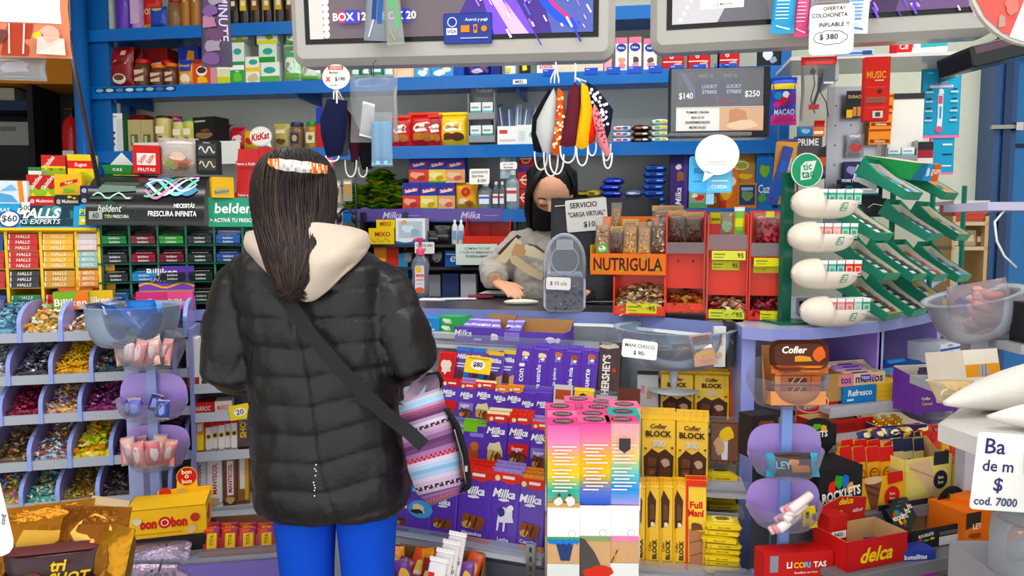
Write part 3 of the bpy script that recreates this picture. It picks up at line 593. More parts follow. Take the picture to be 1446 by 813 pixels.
for px0,px1,yt,cap,lb in((638,661,492,'2f6fc4:w','purple and blue biscuit chocolate bar, first behind the price card'),(659,682,494,'2f6fc4:w','purple and blue biscuit chocolate bar, second behind the price card'),(679,700,497,'d8a83a:w','purple chocolate bar with tan top just right of the price card'),(684,708,499,'e0b83a:w','purple chocolate bar with gold top, lower front, right of the price card'),(705,725,497,'e0b83a:w','purple chocolate bar with gold top next to the first message bar')):
 choc(FM,b_,lb,px0,px1,yt,'6048a8:w',[('T','Milka',.5,.76,.12,'f4f2fa',dict(sh=.25,b=.03,w=.85)),('R',0,.9,1,1,cap),('P',[(.5,0),(1,0),(1,.4),(.3,.3)],'3a78c0' if 'blue' in lb else 'c8a070'),('B',.4,.26,.3,.2,'5a3420',3),('R',.15,.56,.8,.6,'dcd6ec'),('R',.15,.49,.7,.53,'dcd6ec')],-4,dd=-.006 if 'lower' in lb else.006,group='biscuit chocolate bars in the upper row')
MSG=[(722,747,490,'con','e8d8a8'),(745,772,493,'te extraño','e8d8a8'),(770,794,491,'te quiero','c07048'),(790,817,496,'mala mía','9a4a2c'),(814,842,494,'suerte','b4643a')]
for i,(px0,px1,yt,t_,pc)in enumerate(MSG):
 a=[('T',t_,.48,.36,.26,'f6f4fa',dict(rot=90,b=.015,w=.52)),('B',.62,.82,.3,.06,pc,3),('R',.45,.68,.85,.69,'b8a8dc'),('L',[(.5,.66),(.5,.8)],'d8cce8',.03),('B',.68,.74,.14,.04,'e8e4f4',8),('C',.74,.06,.06,1,'e8e4f4')]
 if t_=='con':a+=[('C',.4,.58,.1,1,'f6f4fa'),('C',.56,.58,.1,1,'f6f4fa'),('P',[(.6,.61),(.36,.61),(.48,.53)],'f6f4fa')]
 choc(FM,b_,f'violet message chocolate bar reading {t_}, {ORD[i]} of the row of five' if t_!='con' else 'violet message chocolate bar reading con with a heart',px0,px1,yt,PU,a,-3+R.uniform(-3,3),group='violet message chocolate bars',t=.011)
 if i in(1,3):choc(FM,b_,f'violet chocolate bar standing behind the message bar reading {t_}',px0+4,px1+3,yt-6,PU,[],-3,dd=.022,group='violet message chocolate bars')
choc(FM,b_,'brown chocolate bar with large white vertical lettering beside the violet message bars',841,876,486,'3a201a:w',[('T',"HERSHEY'S",.36,.42,.36,'e8e4e0',dict(rot=90,b=.03,w=.7)),('R',0,.0,1,.06,'c8c4c0'),('B',.5,.93,.5,.06,'c8c0b8',4),('B',.3,.97,.3,.03,'8a847c',5),('C',.72,.5,.09,1,'b8483a')],0,t=.014)
x,w_,h=FM.slot(655,691,503,FM.z(672,527,-.14),-.14)
put('price_card','yellow price card clipped over the biscuit chocolate bars','price card',FM.mat(x,-.14,FM.z(672,527,-.14),4,-20,4),carton(w_,.0012,h,'f0cc28',[('E',.5,.5,.28,.3,'f4f0e4'),('T','$80',.5,.5,.34,'2a2a30',dict(b=.03)),('R',.1,.84,.9,.9,'b89a20')]))
for px0,px1,yt,cap,cpn,pc,t_,bd,lb in((615,645,537,'c83030:w','c83030','7a3a2a',None,'c42a2a','violet bar with red top, half hidden by the bag, second row'),(642,668,541,'9a88d0:w','d04030','5a3424','oger','8a78c4','violet bar with lilac top, second row'),(664,695,540,'e4dcae:w','d04030','b89a5a',None,None,'violet bar with cream top and pale nut picture, second row'),(690,713,546,'e08420:w','e08420','8a4a2a',None,None,'violet bar with orange top, left of two, second row'),(711,735,546,'e08420:w','e08420','8a4a2a',None,None,'violet bar with orange top, right of two, second row'),(731,754,555,PU,None,'b4643a',None,None,'plain violet bar beside the orange topped ones, second row'),(752,777,555,PU,None,'b4643a',None,None,'plain violet bar nearest the small brown packs, second row')):
 choc(FM,c_,lb,px0,px1,yt,PU,mk(cpn,pc,t_,bd,'cream' in lb),R.uniform(-5,3),flap=cap,n=2 if 'plain' in lb or 'lilac' in lb else 1,group='violet chocolate bars of the second row')
choc(FM,c_,'small white and brown bar above the tall pink boxes',777,806,547,'4a2c24:w',[('R',0,.6,1,1,'c8c4c0'),('T','HERSHEY',.5,.3,.5,'e8e4e0',dict(rot=90,w=.5)),('R',.1,.7,.9,.9,'a84a2a')],0)
choc(FM,c_,'small yellow and black pack above the tall pink boxes',806,836,551,'e0c030:w',[('B',.5,.7,.4,.2,'2a241c',3),('R',0,0,1,.3,'3a3430')],0)
choc(FM,c_,'dark orange wrapped chocolate lying behind the tall pink boxes',868,902,552,'a8421c:w',[('R',0,.6,1,1,'5a2c1c'),('B',.5,.3,.4,.16,'d86a2a',2)],0)
for px0,px1,yt,cap,cpn,pc,t_,bd,lb in((648,683,601,'6a9a3a:w',None,'9a4a2a',None,None,'violet bar with green top and chocolate piece beside the bag, third row'),(680,713,586,'e6deb4:w','d03a2a','c8a468',None,None,'violet and cream bar with cream top and nuts, third row'),(711,746,588,'d03a24:w','d03a24','5a3020','loger','c42c28','violet and red bar with red top, third row'),(744,774,597,'9a88d0:w','d8452c','6a4030','loger','8474c0','violet and lilac bar with lilac top beside the pink boxes, third row')):
 a=mk(cpn,pc,t_,bd,'cream' in lb)
 if 'green' in lb:a=[('R',0,.8,.6,1,'7ab83a'),('R',.3,.7,.9,.78,'8a7ac8'),('B',.5,.4,.3,.2,'9a4a2a',3),('B',.55,.5,.2,.1,'b86a3a',5)]
 choc(FM,d_,lb,px0,px1,yt,PU,a,R.uniform(-3,2),flap=cap,n=2,group='violet chocolate bars of the third row')
for px0,px1,yt,cap,cpn,pc,t_,lb,n in((556,574,700,PU,None,'5a3424',None,'violet bar at the hem of the jacket, front row',1),(568,606,694,'4aa8d8:w',None,'e0d0a0',None,'violet and sky blue bar with a biscuit picture under the bag, front row',1),(602,643,690,PU,None,'7a4426',None,'violet bar with chocolate pieces under the bag, front row',1),(640,690,664,'d03a24:w','d03a24','8a4a28','Almendras','large violet almond bar with red top, front row',3),(685,731,668,'9a88d0:w','d8402c','d8d4e4','Leche','large violet milk bar with lilac top and cow picture, front row',3),(724,768,677,'d88a24:w','d8402c','8a4a28','Castañas','large violet bar with orange top and cashew picture, front row',3)):
 a=mk(cpn,pc,t_)
 if 'biscuit' in lb:a=[('E',.6,.55,.5,.2,'4aa0d8'),('B',.5,.55,.32,.13,'e6d8a8',3),('B',.5,.5,.3,.06,'3a2818',4)]
 if 'cow' in lb:a=a[:5]+[('B',.55,.4,.34,.12,'e4e2ee',3),('B',.42,.44,.14,.06,'3a3078',5),('B',.72,.5,.12,.06,'f0eef4',6),('P',[(.3,.2),(.36,.2),(.4,.38),(.32,.38)],'e0deec'),('P',[(.52,.2),(.58,.2),(.6,.38),(.52,.38)],'e0deec'),('T','Leche',.55,.1,.05,'f0ecf8')]
 choc(FM,e_,lb,px0,px1,yt,PU,a,R.uniform(-4,2),tilt=-10,flap=cap,n=n,t=.012,dy=.016,rise=.004,group='large violet chocolate bars of the front row')
da,za=FMZ['a']
def lay(fr,label,cx,py,d,w_,l,t,col,yaw=0,tilt=0,group=None,art=(),name='chocolate_bar',cat='chocolate',z=None):
 mb=MB();mb.rp(w_,l,t,.003,col,n=2);mb.at(Matrix()).art(art,w_,l);mb.v=[Vector((v.x,v.z,t-v.y))for v in mb.v];mb.f=[tuple(reversed(f))for f in mb.f]
 return put(name,label,cat,fr.mat(fr.x(cx,d),d,fr.z(cx,py,d)if z is None else z,yaw,tilt),mb,group=group)
for(px0,px1,yt,yb,nm)in((642,712,466,489,'left'),(712,796,471,492,'right')):
 z0=FM.z((px0+px1)/2,yb,-.01);x,w_,h=FM.slot(px0,px1,yt,z0,-.01);m=tray(w_,.11,h,'5d45a6:p','b08a60',hb=h*1.6)
 m.art([('T','Milka',.18,.62,.4,'f0eef8',dict(sh=.25)),('B',.8,.45,.1,.25,'e8e6f2',3),('R',.4,.2,.55,.32,'c8c0e4')]if nm=='left' else[('R',.0,.3,.26,.9,'8d7cc8'),('B',.78,.5,.09,.2,'e8e6f2',5),('B',.9,.5,.05,.2,'e8e6f2',6)],w_,h)
 put('chocolate_tray',f'violet open chocolate tray under the counter edge, {"full one on the" if nm == "left" else "nearly empty one on the"} {nm}','tray',FM.mat(x,-.01,max(z0,za+.0005)),m)
 for k in range(7 if nm=='left' else 2):
  lay(FM,f'small violet chocolate leaning in the {nm} violet tray, {ORD[k]} from the left',px0+6+k*9,0,.012+.004*(k%3),.03,.085,.008,'7462b8:w',20+R.uniform(-15,10),20,'small violet chocolates in trays',[('T','Milka',.5,.5,.2,'e8e4f4',dict(sh=.2,w=.8)),('R',0,.8,1,.95,'b0a4dc')],z=max(z0,za)+.028)
for i,(px0,px1,yt,yb,c,lb)in enumerate(((590,621,449,478,'2a8ac8:w','blue biscuit pack lying beside the customer sleeve under the counter'),(616,648,457,470,'2f9a4a:w','bright green wafer pack, lower of two under the counter edge'),(618,649,447,460,'38a854:w','bright green wafer pack, upper of two under the counter edge'))):
 z0=FM.z((px0+px1)/2,yb,.02);x,w_,h=FM.slot(px0,px1,yt,z0,.02);mb=carton(w_,.08,h,c,[('B',.4,.6,.2,.25,'e8ecd8',2),('T',['Oreo','Rex','Rex'][i],.5,.45,.4,'f4f4f0',dict(w=.6))]);mb2=mb
 put('wafer_pack',lb,'sweets',FM.mat(x,.02,z0,-6),mb)
z0=FM.z(630,478,-.005);x,w_,h=FM.slot(612,645,470,z0,-.005)
put('wafer_carton','low pale carton under the green wafer packs','box',FM.mat(x,-.0,z0),carton(w_,.09,h,'c8c4be'))
YE='efc31a:w'
def blk(big=True):return[('R',0,.0,1,.05,'d8a818'),('P',[(.08,.06),(.92,.06),(.95,.4),(.7,.5),(.5,.44),(.3,.5),(.06,.38)],'4a2a1a'),('P',[(.14,.1),(.4,.08),(.45,.36),(.2,.38)],'6a4028'),('P',[(.5,.08),(.86,.1),(.84,.36),(.55,.38)],'5c3622'),('L',[(.1,.23),(.9,.25)],'38200f',.03),('L',[(.47,.08),(.5,.4)],'38200f',.03),('B',.7,.3,.14,.06,'c8a890',5),('B',.3,.16,.1,.04,'8a5a3a',6),('T','Cofler',.5,.83,.07,'5a3a18',dict(sh=.2,b=.03,w=.6)),('T','BLOCK',.5,.72,.09,'3a2418',dict(b=.04,w=.82)),('T','300',.5,.58,.10,'d8d4cc',dict(b=.04,w=.6)),('B',.12,.5,.05,.02,'6a4a20',7),('B',.9,.52,.05,.02,'6a4a20',8)]
p_,q_,r_=FQZ['p'],FQZ['q'],FQZ['r']
choc(FQ,p_,'grey and white wafer bar left of the yellow block bars',899,932,527,'c4c2c2:w',[('R',0,.92,1,1,'3a3a40'),('B',.55,.5,.16,.1,'c8a078',3),('B',.4,.2,.2,.06,'c89870',4),('R',.2,.55,.34,.7,'d08a9a')],2)
for i,(px0,px1,yt,zz)in enumerate(((932,982,526,p_),(980,1033,527,p_),(905,957,590,q_),(954,1003,593,q_))):
 choc(FQ,zz,f'large yellow block chocolate bar, {["left", "right"][i % 2]} of two in the {["upper", "middle"][i//2]} row',px0,px1,yt,YE,blk(),R.uniform(-2,2),tilt=-10,n=2 if i<2 else 3,flap='e8bc18:w',group='large yellow block bars')
fm=[('T','Full',.5,.72,.08,'c8301c',dict(b=.04,w=.8)),('T','Maní',.5,.63,.08,'c8301c',dict(b=.04,w=.8)),('P',[(.2,.04),(.8,.04),(.85,.42),(.15,.45)],'b07a58'),('L',[(.2,.15),(.8,.2)],'8a5638',.06),('L',[(.2,.3),(.8,.34)],'8a5638',.06),('B',.5,.48,.36,.05,'6a4426',3),('R',0,0,.12,1,'d8402a'),('R',.0,.93,1,1,'d8402a')]
choc(FQ,p_,'yellow and red peanut bar right of the large block bars, upper row',1033,1064,520,'f0c828:w',fm,3,n=2,group='yellow and red peanut bars')
choc(FQ,(q_[0]+.06,q_[1]+.04),'brown and white wafer bar behind the yellow pack pile',1003,1046,597,'6a4430:w',[('P',[(.4,.1),(.6,.1),(.62,.6),(.3,.5)],'d8d4dc'),('B',.6,.7,.3,.2,'e0b83a',4),('B',.3,.4,.2,.2,'c8a078',5)],0)
nb=[('R',0,0,.28,1,'e0b018'),('P',[(.15,.45),(.7,.5),(.75,.78),(.3,.9),(.12,.8)],'4a2c1c'),('P',[(.3,.55),(.65,.56),(.62,.72),(.32,.74)],'6a4430'),('B',.5,.5,.2,.03,'e8e0c8',3),('T','BLOCK',.66,.21,.34,'3a2818',dict(rot=90,b=.04,w=.3)),('T','Cofler',.32,.24,.2,'5a3a18',dict(rot=90,w=.22))]
for i,(px0,px1)in enumerate(((893,913),(912,933),(931,952),(950,971))):
 choc(FQ,r_,f'narrow yellow block bar, {ORD[i]} from the left in the lowest row',px0,px1,686,YE,nb,R.uniform(-2,2),tilt=-8,n=2,flap='e8b418:w',group='narrow yellow block bars')
choc(FQ,r_,'yellow and red peanut bar standing right of the narrow block bars',969,1001,684,'f0c828:w',fm,2,tilt=-8,n=2,group='yellow and red peanut bars')
for nm,cx,y0,n,st in(('upper',1027,721,5,15),('lower',1029,809,8,10.5)):
 d=-.10 if nm=='upper' else-.33;zb2=FQ.z(cx,y0,d)
 if nm=='upper':
  mm=MB().at(FQ.M);mm.box(FQ.x(1000,d),d-.02,zb2-.012,FQ.x(1060,d),d+.1,zb2,'aab0b8:g');put('small_shelf','small grey shelf under the upper pile of yellow packs','shelf',Matrix(),mm)
 for k in range(n):
  w_=.082;t_=.0145 if nm=='lower' else.0195;mb=MB();y1=R.uniform(-.006,.006);mb=bag(w_,.07,t_,'e8cc1c:w',[('R',.2,.25,.8,.75,'f4e47a'),('B',.5,.5,.28,.2,'8a6a2a',k)],seed=k);mb.v=[Vector((v.x,v.z-.035,.0+t_-v.y))for v in mb.v];mb.f=[tuple(reversed(f))for f in mb.f]
  fr_=MB();mb.at(T(0,-.034,t_*.5));mb.box(-w_*.45,-.001,-t_*.32,w_*.45,.01,t_*.32,'ecd030:w');mb.art([('T','bon o bon',.5,.5,.5,'6a5010',dict(w=.6)),('R',.05,.3,.12,.7,'c8a818')],w_*.9,t_*.62,O=(0,-.0012,-t_*.31))
  put('yellow_sweet_pack',f'yellow sweet pack in the {nm} pile, {ORD[k]} from the bottom','sweets',FQ.mat(FQ.x(cx,d)+R.uniform(-.004,.004),d+.03+y1,zb2+.0005+k*t_*.98,R.uniform(-6,6)),mb,group='yellow sweet packs in piles')
bc=PY(954,500,2.0);zbw=FM.M@Vector((0,0,0))
bw=bowl(.075,.155,.105,'d8e4f0:x');M0=T(bc.x,2.02,1.075)
st=MB();st.lathe([(.07,0),(.07,.004),(.012,.006),(.012,.06),(.07,.064),(.07,.066)],'c8ccd4:g',20)
put('sweet_bowl','large clear round bowl with a hanging price tag below the counter edge','bowl',M0,bw)
put('bowl_stand','pale stand under the large clear bowl','stand',T(bc.x,2.02,1.008),st)
for k in range(6):
 a=k*1.05;q=(.045*math.cos(a),.045*math.sin(a));mb=bag(.075,.10,.03,'3c2418:w',[('B',.5,.5,.3,.2,'6a4a34',k),('T','Choco',.5,.6,.14,'c8a848',dict(w=.7))],seed=k,cm='cfd4d8:f')
 put('peanut_bag',f'dark chocolate peanut bag lying in the large clear bowl, {ORD[k]} round the rim','bag',M0@T(q[0],q[1]-.01,.008+.004*k)@RZ(k*58)@RX(-55),mb,group='chocolate peanut bags in the bowl')
mb=bag(.06,.085,.012,'b08a78:w',[('T','Choco',.5,.35,.2,'c8a838',dict(w=.8)),('R',.1,.5,.9,.62,'ece8e0'),('P',[(.1,.7),(.8,.8),(.9,.95),(.1,.9)],'7a4a30')])
pp=PY(1003,518,1.83);put('peanut_bag','brown and white chocolate pouch leaning on the right front of the clear bowl','bag',T(pp.x,1.86,pp.z)@RY(-8)@RX(-24),mb)
mb=carton(.03,.014,.105,'d4d0cc',[('B',.5,.6,.3,.1,'b8a090',3),('B',.5,.3,.3,.1,'c8b090',4)]);pp=PY(1022,522,1.86);put('chocolate_bar','white and grey bar standing at the right of the clear bowl','chocolate',T(pp.x,1.90,pp.z),mb)
mb=carton(.02,.05,.12,'2a2624:w',[('L',[(.2,.5),(.5,.6),(.8,.5)],'c8a848',.1)]);pp=PY(1036,520,1.92);put('chocolate_box','slim black chocolate box with gold mark behind the clear bowl','box',T(pp.x,1.95,pp.z),mb)
def card(name,label,P0,w_,h,lines,col='f4f3ee',Mx=None,rot=0,tilt=0,yaw=0,r=.006,t=.0012,extra=(),cat='price tag',parts=()):
 m=MB();m.rp(w_,h,t,r,col,n=3,ch=.0002);m.art(list(extra)+[('T',s,x,y,hh,c,o)for s,x,y,hh,c,o in lines],w_,h)
 return put(name,label,cat,Mx or(T(*P0)@RZ(yaw)@RX(tilt)@RY(rot)),m if not parts else None,([('card',m)]+list(parts))if parts else(),)
INK='23232b'
pp=PY(902,506,1.845);card('price_tag','white tag reading MANI CHOCO hung on the clear bowl',pp,.089,.046,[('MANI CHOCO',.5,.68,.2,INK,dict(w=.84)),('$ 90-',.5,.28,.26,INK,dict(w=.5))],rot=7,tilt=-14)
TOPC=['e0508a','e86a9a','e04a80','e87aa0','d8588c','e86a98','e4588c','e85a90','e07a9a','ec6a90','e0709a']
bx=[(796,604,0),(840,601,0),(880,601,0),(795,593,1),(838,592,1),(882,589,1),(791,581,2),(846,582,2),(884,578,2),(818,570,3),(852,574,3)]
GRA=[['e86aa8','f090b8','f4c060','f0d048','3ab0a0','c8a86a'],['e85a98','f08aa0','f0b848','e8c02a','6a78c0','2a5ac8'],['f0a0b0','f4b8a0','f0d078','6ac8c0','3a90d8','b8a0dc']]
px_cols={0:None}
seq={0:'left',1:'middle',2:'right'}
for i,(px,py,r)in enumerate(bx):
 Y=1.54+.074*r;w_=.0685;ztop=CAM_H-(py-324)*Y/1044*1.0;H=ztop-zb_-.001;p=PY(px,py,Y);c=i%3 if r<3 else i-9
 g=GRA[c];a=[]
 for k in range(24):
  v=1-k/24*.38;f=k/24*5;j=min(int(f),4);fr=f-j;A,B=g[j],g[j+1]
  a.append(('R',0,v-.38/24-.0005,1,v,''.join('%02x'%round(int(A[q:q+2],16)*(1-fr)+int(B[q:q+2],16)*fr)for q in(0,2,4))))
 for k in range(13):a.append(('R',.14+.08*((k*3)%2),.90-k*.0165-(.01 if k>5 else 0),.9-.07*(k*2%5),.907-k*.0165-(.01 if k>5 else 0),'f6dfe4'))
 a+=[('R',0,.47,1,.62,'f2f2f0'),('C',.76,.49,.12,1,'b8c0bc'),('C',.76,.49,.1,1,'f8f8f8'),('R',0,0,1,.47,'c8a078'),('R',0,.45,1,.475,['4a9a6a','8a9a6a','e088b0'][c])]
 a+=[[('P',[(.26,.45),(.82,.45),(.7,.36),(.42,.36)],'2a3a6a'),('L',[(.05+.09*t,.452+.006*math.sin(t*3))for t in range(11)],'2a78c8',.13),('R',0,0,1,.345,'d8dcd8'),('R',0,.62,1,.64,'c8a060'),('B',.35,.65,.16,.024,'e8e0dc',4),('B',.7,.65,.16,.024,'e8e0dc',5),('C',.36,.68,.05,1,'4a3428'),('C',.68,.68,.05,1,'4a3428')],[('P',[(0,.2),(.75,.32),(.5,.4),(.2,.46),(0,.47)],'4a4644'),('B',.6,.3,.5,.045,'c83a2a',6)],[('L',[(.1,.33),(.35,.41)],'6a3a2a',.04),('L',[(.3,.33),(.25,.4)],'e09a3a',.04),('R',0,0,1,.345,'e4e4e0'),('P',[(.35,.94),(.7,.94),(.7,.89),(.52,.87),(.35,.89)],'3a3238')]][c]
 mb=carton(w_,w_,H,g[0],a,side='e4b8a0',top=TOPC[i],sideart=[('R',0,0,1,.3,'c8a888'),('R',0,.3,1,.45,'e8e6e4'),('R',0,.45,1,.65,'c8b8dc'),('R',0,.65,1,.85,'f0cc78')],topart=[('E',.5,.5,.34,.34,'5a3a40'),('T','SWEET',.5,.56,.13,'c8a8a8',dict(w=.5)),('T','CONES',.5,.4,.13,'c8a8a8',dict(w=.5)),('R',0,0,1,.06,g[0])])
 lb=f'tall rainbow printed carton, {seq[c]} of the front three' if r==0 else f'tall pink topped carton, {["left", "middle", "right"][c] if r < 3 else ["left", "right"][c]} in row {["one", "two", "three", "four"][r]} counted from the front' if TOPC[i]!='2fa8a0' else 'tall carton with a teal top'
 if r==1 and c==2:mb=carton(w_,w_,H,'2fa8a0',(),side='e4b8a0',top='2fa8a0',topart=[('E',.5,.5,.34,.34,'5a3a40'),('T','SWEET',.5,.5,.13,'c8a8a8',dict(w=.5))]);lb='tall carton with a teal top among the pink topped cartons'
 put('tall_carton',lb,'box',T(p.x,Y,zb_+.001)@RZ(-2),mb,group='tall rainbow cartons')
zf=zb_+.001
def base_pt(px,Y):return PY(px,700,Y).x
m=tray(.24,.10,.06,'a07a56','8a6444',hb=.1);xb_=base_pt(600,1.66)
put('biscuit_carton','brown open carton of small orange packs at the foot of the violet bars','carton',T(xb_,1.63,zf)@RZ(-12),m)
for k in range(14):
 mb=bag(.04,.085,.014,['c8502a:w','6a3a8a:w','d88a3a:w','8a2a2a:w'][k%4],[('B',.5,.5,.35,.25,'e8c060',k),('R',.2,.3,.8,.4,'f0e0d0')],seed=k);put('small_sweet_pack',f'small orange and violet pack in the brown carton, {["back", "front"][k % 2]} row, {ORD[k//2]} from the left','sweets',T(xb_-.1+.032*(k//2),1.66+.03*(1-k%2)-.005*(k//2),zf+.02+.012*(1-k%2))@RZ(R.uniform(-25,25))@RX(-30)@RY(R.uniform(-20,20)),mb,group='small packs in the brown carton')
for k in range(4):
 mb=bar(.042,.125,.013,'e4e0de:w',[('R',.05,.66,.4,.74,'c83030'),('T','Bonafide',.5,.56,.05,'b84040',dict(w=.7)),('T','mecano',.5,.47,.075,'4a4244',dict(w=.85)),('T','DULCE',.5,.34,.05,'c88a80',dict(w=.6)),('T','DE LECHE',.5,.26,.05,'c88a80',dict(w=.7)),('P',[(.2,0),(.8,0),(.7,.1),(.5,.14)],'8a5a44')]);p=PY(607+8*k,745-2*k,1.6)
 put('wafer_bar',f'white wafer bar with brown lettering, {ORD[k]} from the front of four','chocolate',T(p.x,1.56+.018*k,zf+.012*k+.02)@RZ(-6)@RX(-12)@RY(9),mb,group='white wafer bars')
for k in range(5):
 mb=bag(.055,.06,.02,['2a8ac8:w','3a98d0:w','b89ab8:w','9a8ab0:w','2a80c0:w'][k],[('B',.5,.4,.3,.2,'e8c84a',k),('R',.1,.6,.9,.8,'d8e4ec')],seed=k);put('snack_pack',f'{["blue", "sky blue", "lilac", "mauve", "bright blue"][k]} small snack pack lying on the base shelf before the violet bars','sweets',T(base_pt(640+16*k,1.6),1.57+.012*(k%2),zf+.008)@RZ(k*25-40)@RX(-48),mb,group='small snack packs on the base shelf')
for k,(px,nm)in enumerate(((705,'left of the slotted metal upright'),(748,'behind the slotted metal upright'),(912,'right of the tall cartons'),(945,'below the narrow yellow bars'))):
 Y=1.57 if k<2 else 1.60;mb=heap_mesh(34,.085,.06,.07 if k<2 else.03,['d8c09a','c8a87c','e4d4b4','b8946a'],.017,k,'block',front=.75);mb.at(T(0,0,0));bg_=bag(.1,.095 if k<2 else.06,.075,'e4e0d8:x',(),seed=k,crimp=.12);bg_.v=[v+Vector((0,-.006,0))for v in bg_.v]
 put('biscuit_bag',f'clear bag of pale cube biscuits {nm}','bag',T(base_pt(px,Y),Y-.05,zf)@RZ(R.uniform(-10,10)),None,[('film',bg_),('biscuits',mb)],group='clear bags of cube biscuits')
def voxel(mb,size,smooth=4,key=None,name='surface'):
 me=mb.mesh('tmp');o=bpy.data.objects.new('tmp',me);COL.objects.link(o)
 r=o.modifiers.new('r','REMESH');r.mode='VOXEL';r.voxel_size=size
 s_=o.modifiers.new('s','SMOOTH');s_.iterations=smooth;s_.factor=.5
 dg=bpy.context.evaluated_depsgraph_get();dg.update()
 m2=bpy.data.meshes.new_from_object(o.evaluated_get(dg));m2.name=name
 COL.objects.unlink(o);bpy.data.objects.remove(o);bpy.data.meshes.remove(me)
 m2.materials.clear()
 if key:m2.materials.append(mat(key))
 m2.polygons.foreach_set('use_smooth',[True]*len(m2.polygons));m2.polygons.foreach_set('material_index',[0]*len(m2.polygons));m2.update();return m2
def ell(cx,cy,cz,hw,hd,n=24,p=2.3):
 o=[]
 for i in range(n):
  a=2*math.pi*i/n;c,s_=math.cos(a),math.sin(a)
  o.append((cx+hw*math.copysign(abs(c)**(2/p),c),cy+hd*math.copysign(abs(s_)**(2/p),s_),cz))
 return o
def hand(mb,wrist,dirv,up,s=1.0,curl=.5,thumb=1):
 """palm and five bent fingers; dirv along the fingers, up = back of the hand, thumb = +1/-1 side."""
 d=Vector(dirv).normalized();u=(Vector(up)-d*Vector(up).dot(d)).normalized();w=d.cross(u)*thumb;W0=Vector(wrist)
 L=.08*s;pal=[]
 for t,hw,hd in((-.15,.022,.018),(.15,.028,.015),(.6,.038,.014),(1,.038,.012)):
  c=W0+d*L*t;pal.append([c+w*hw*s*math.cos(2*math.pi*i/12)+u*hd*s*math.sin(2*math.pi*i/12)for i in range(12)])
 mb.loft(pal,'skin')
 for k,(off,ln)in enumerate(((-.029,.058),(-.010,.074),(.010,.08),(.029,.07))):
  p=W0+d*L*.93+w*off*s;pts=[p];a=.15;dd=d
  for j in range(3):
   a=curl*(.35+.35*j);dd=(d*math.cos(a)-u*math.sin(a)).normalized();p=p+dd*ln*s*(.42,.33,.25)[j];pts.append(p)
  mb.tube(pts,[.0088*s,.0082*s,.0075*s,.006*s],'skin',8)
 p=W0+d*L*.25+w*.03*s;t1=(d*.7+w*.7-u*.15).normalized();t2=(d*.95+w*.2-u*.25).normalized()
 mb.tube([p-w*.01*s,p+t1*.03*s,p+t1*.03*s+t2*.028*s,p+t1*.03*s+t2*.048*s],[.012*s,.010*s,.0088*s,.0066*s],'skin',8)
def head_geo(mb,C,M,s=1.0):
 """M: rotation of the head; faces +Y before rotation."""
 mb.at(T(*C)@M)
 mb.ball((0,-.008*s,.02*s),.098*s,'skin',20,(.78,.98,1.0));mb.ball((0,.022*s,-.045*s),.072*s,'skin',18,(.84,.98,1.06))
 mb.ball((0,.055*s,-.092*s),.026*s,'skin',12,(1.2,.9,.8));mb.tube([(0,.088*s,.012*s),(0,.103*s,-.018*s),(0,.108*s,-.034*s),(0,.088*s,-.043*s)],[.008*s,.011*s,.013*s,.008*s],'skin',8)
 for q in(-1,1):
  mb.ball((q*.012*s,.095*s,-.037*s),.009*s,'skin',8);mb.ball((q*.075*s,-.002*s,-.018*s),.03*s,'skin',10,(.35,.6,1.05));mb.ball((q*.03*s,.082*s,.006*s),.013*s,'skin',8,(1.3,.6,.8))
 mb.ball((0,.086*s,-.066*s),.014*s,'skin',10,(1.6,.7,.5));mb.at(Matrix())
def legs(mb,hips,feet,yaw=0):
 for h,f in zip(hips,feet):
  h,f=Vector(h),Vector(f);k=(h+f)/2+Vector((0,.02,.03))
  mb.tube([h+Vector((0,0,.05)),h,h.lerp(k,.5),k,k.lerp(f,.35),k.lerp(f,.75),f],[.052,.052,.045,.038,.038,.03,.03],'skin',14)
  mb.tube([f+Vector((0,-.05,-.03)),f+Vector((0,0,-.03)),f+Vector((0,.08,-.045)),f+Vector((0,.15,-.055))],[.03,.04,.036,.022],'skin',10)
CY=1.52;KX=CY/F_PX
def cp(px,py,y=0):k=KX*(1+y/CY);return Vector(((px-723)*k,CY+y,CAM_H-(py-324)*k))
KP=KX
bm_=MB();hc=cp(419,285,.0)
head_geo(bm_,(hc.x,hc.y+.0,hc.z-.01),RZ(-8),.98)
bm_.tube([cp(420,330),cp(428,365),cp(436,400)],[.05,.052,.07],'skin',14)
bm_.loft([ell(cp(cx,py).x,CY,cp(cx,py).z,hw*KP,hd)for py,cx,hw,hd in((372,436,60,.06),(390,440,95,.08),(450,445,95,.09),(540,455,84,.085),(620,462,92,.1),(670,466,84,.08),(700,467,60,.06))],'skin')
LSH,LEL,LWR=cp(342,404),cp(322,520,-.03),cp(372,520,.24)
RSH,REL,RWR=cp(541,411),cp(573,508,-.03),cp(520,500,.24)
for S_,E_,W_,th in((LSH,LEL,LWR,1),(RSH,REL,RWR,-1)):
 bm_.tube([S_,S_.lerp(E_,.5),E_,E_.lerp(W_,.5),W_],[.045,.042,.036,.034,.026],'skin',12);hand(bm_,W_+(W_-E_).normalized()*.02,W_-E_,(0,0,1),.95,.5,th)
HL,HR=cp(423,735),cp(512,735);FL_,FR_=Vector((HL.x-.0,CY+.02,.09)),Vector((HR.x+.0,CY+.0,.09))
legs(bm_,(HL,HR),(FL_,FR_))
person=link('person',None,None);person.location=(hc.x,CY,0)
tag(person,'woman seen from behind in black puffer jacket, blue leggings and beige hood','person')
inv=Matrix.Translation((-hc.x,-CY,0))
def wear(name,me,parent=person,inv_=inv,label=None):
 o=link(name,me,inv_,parent)
 if label:o['label']=label
 return o
wear('body',voxel(bm_,.006,3,'c99778:s','body'))
lm=MB()
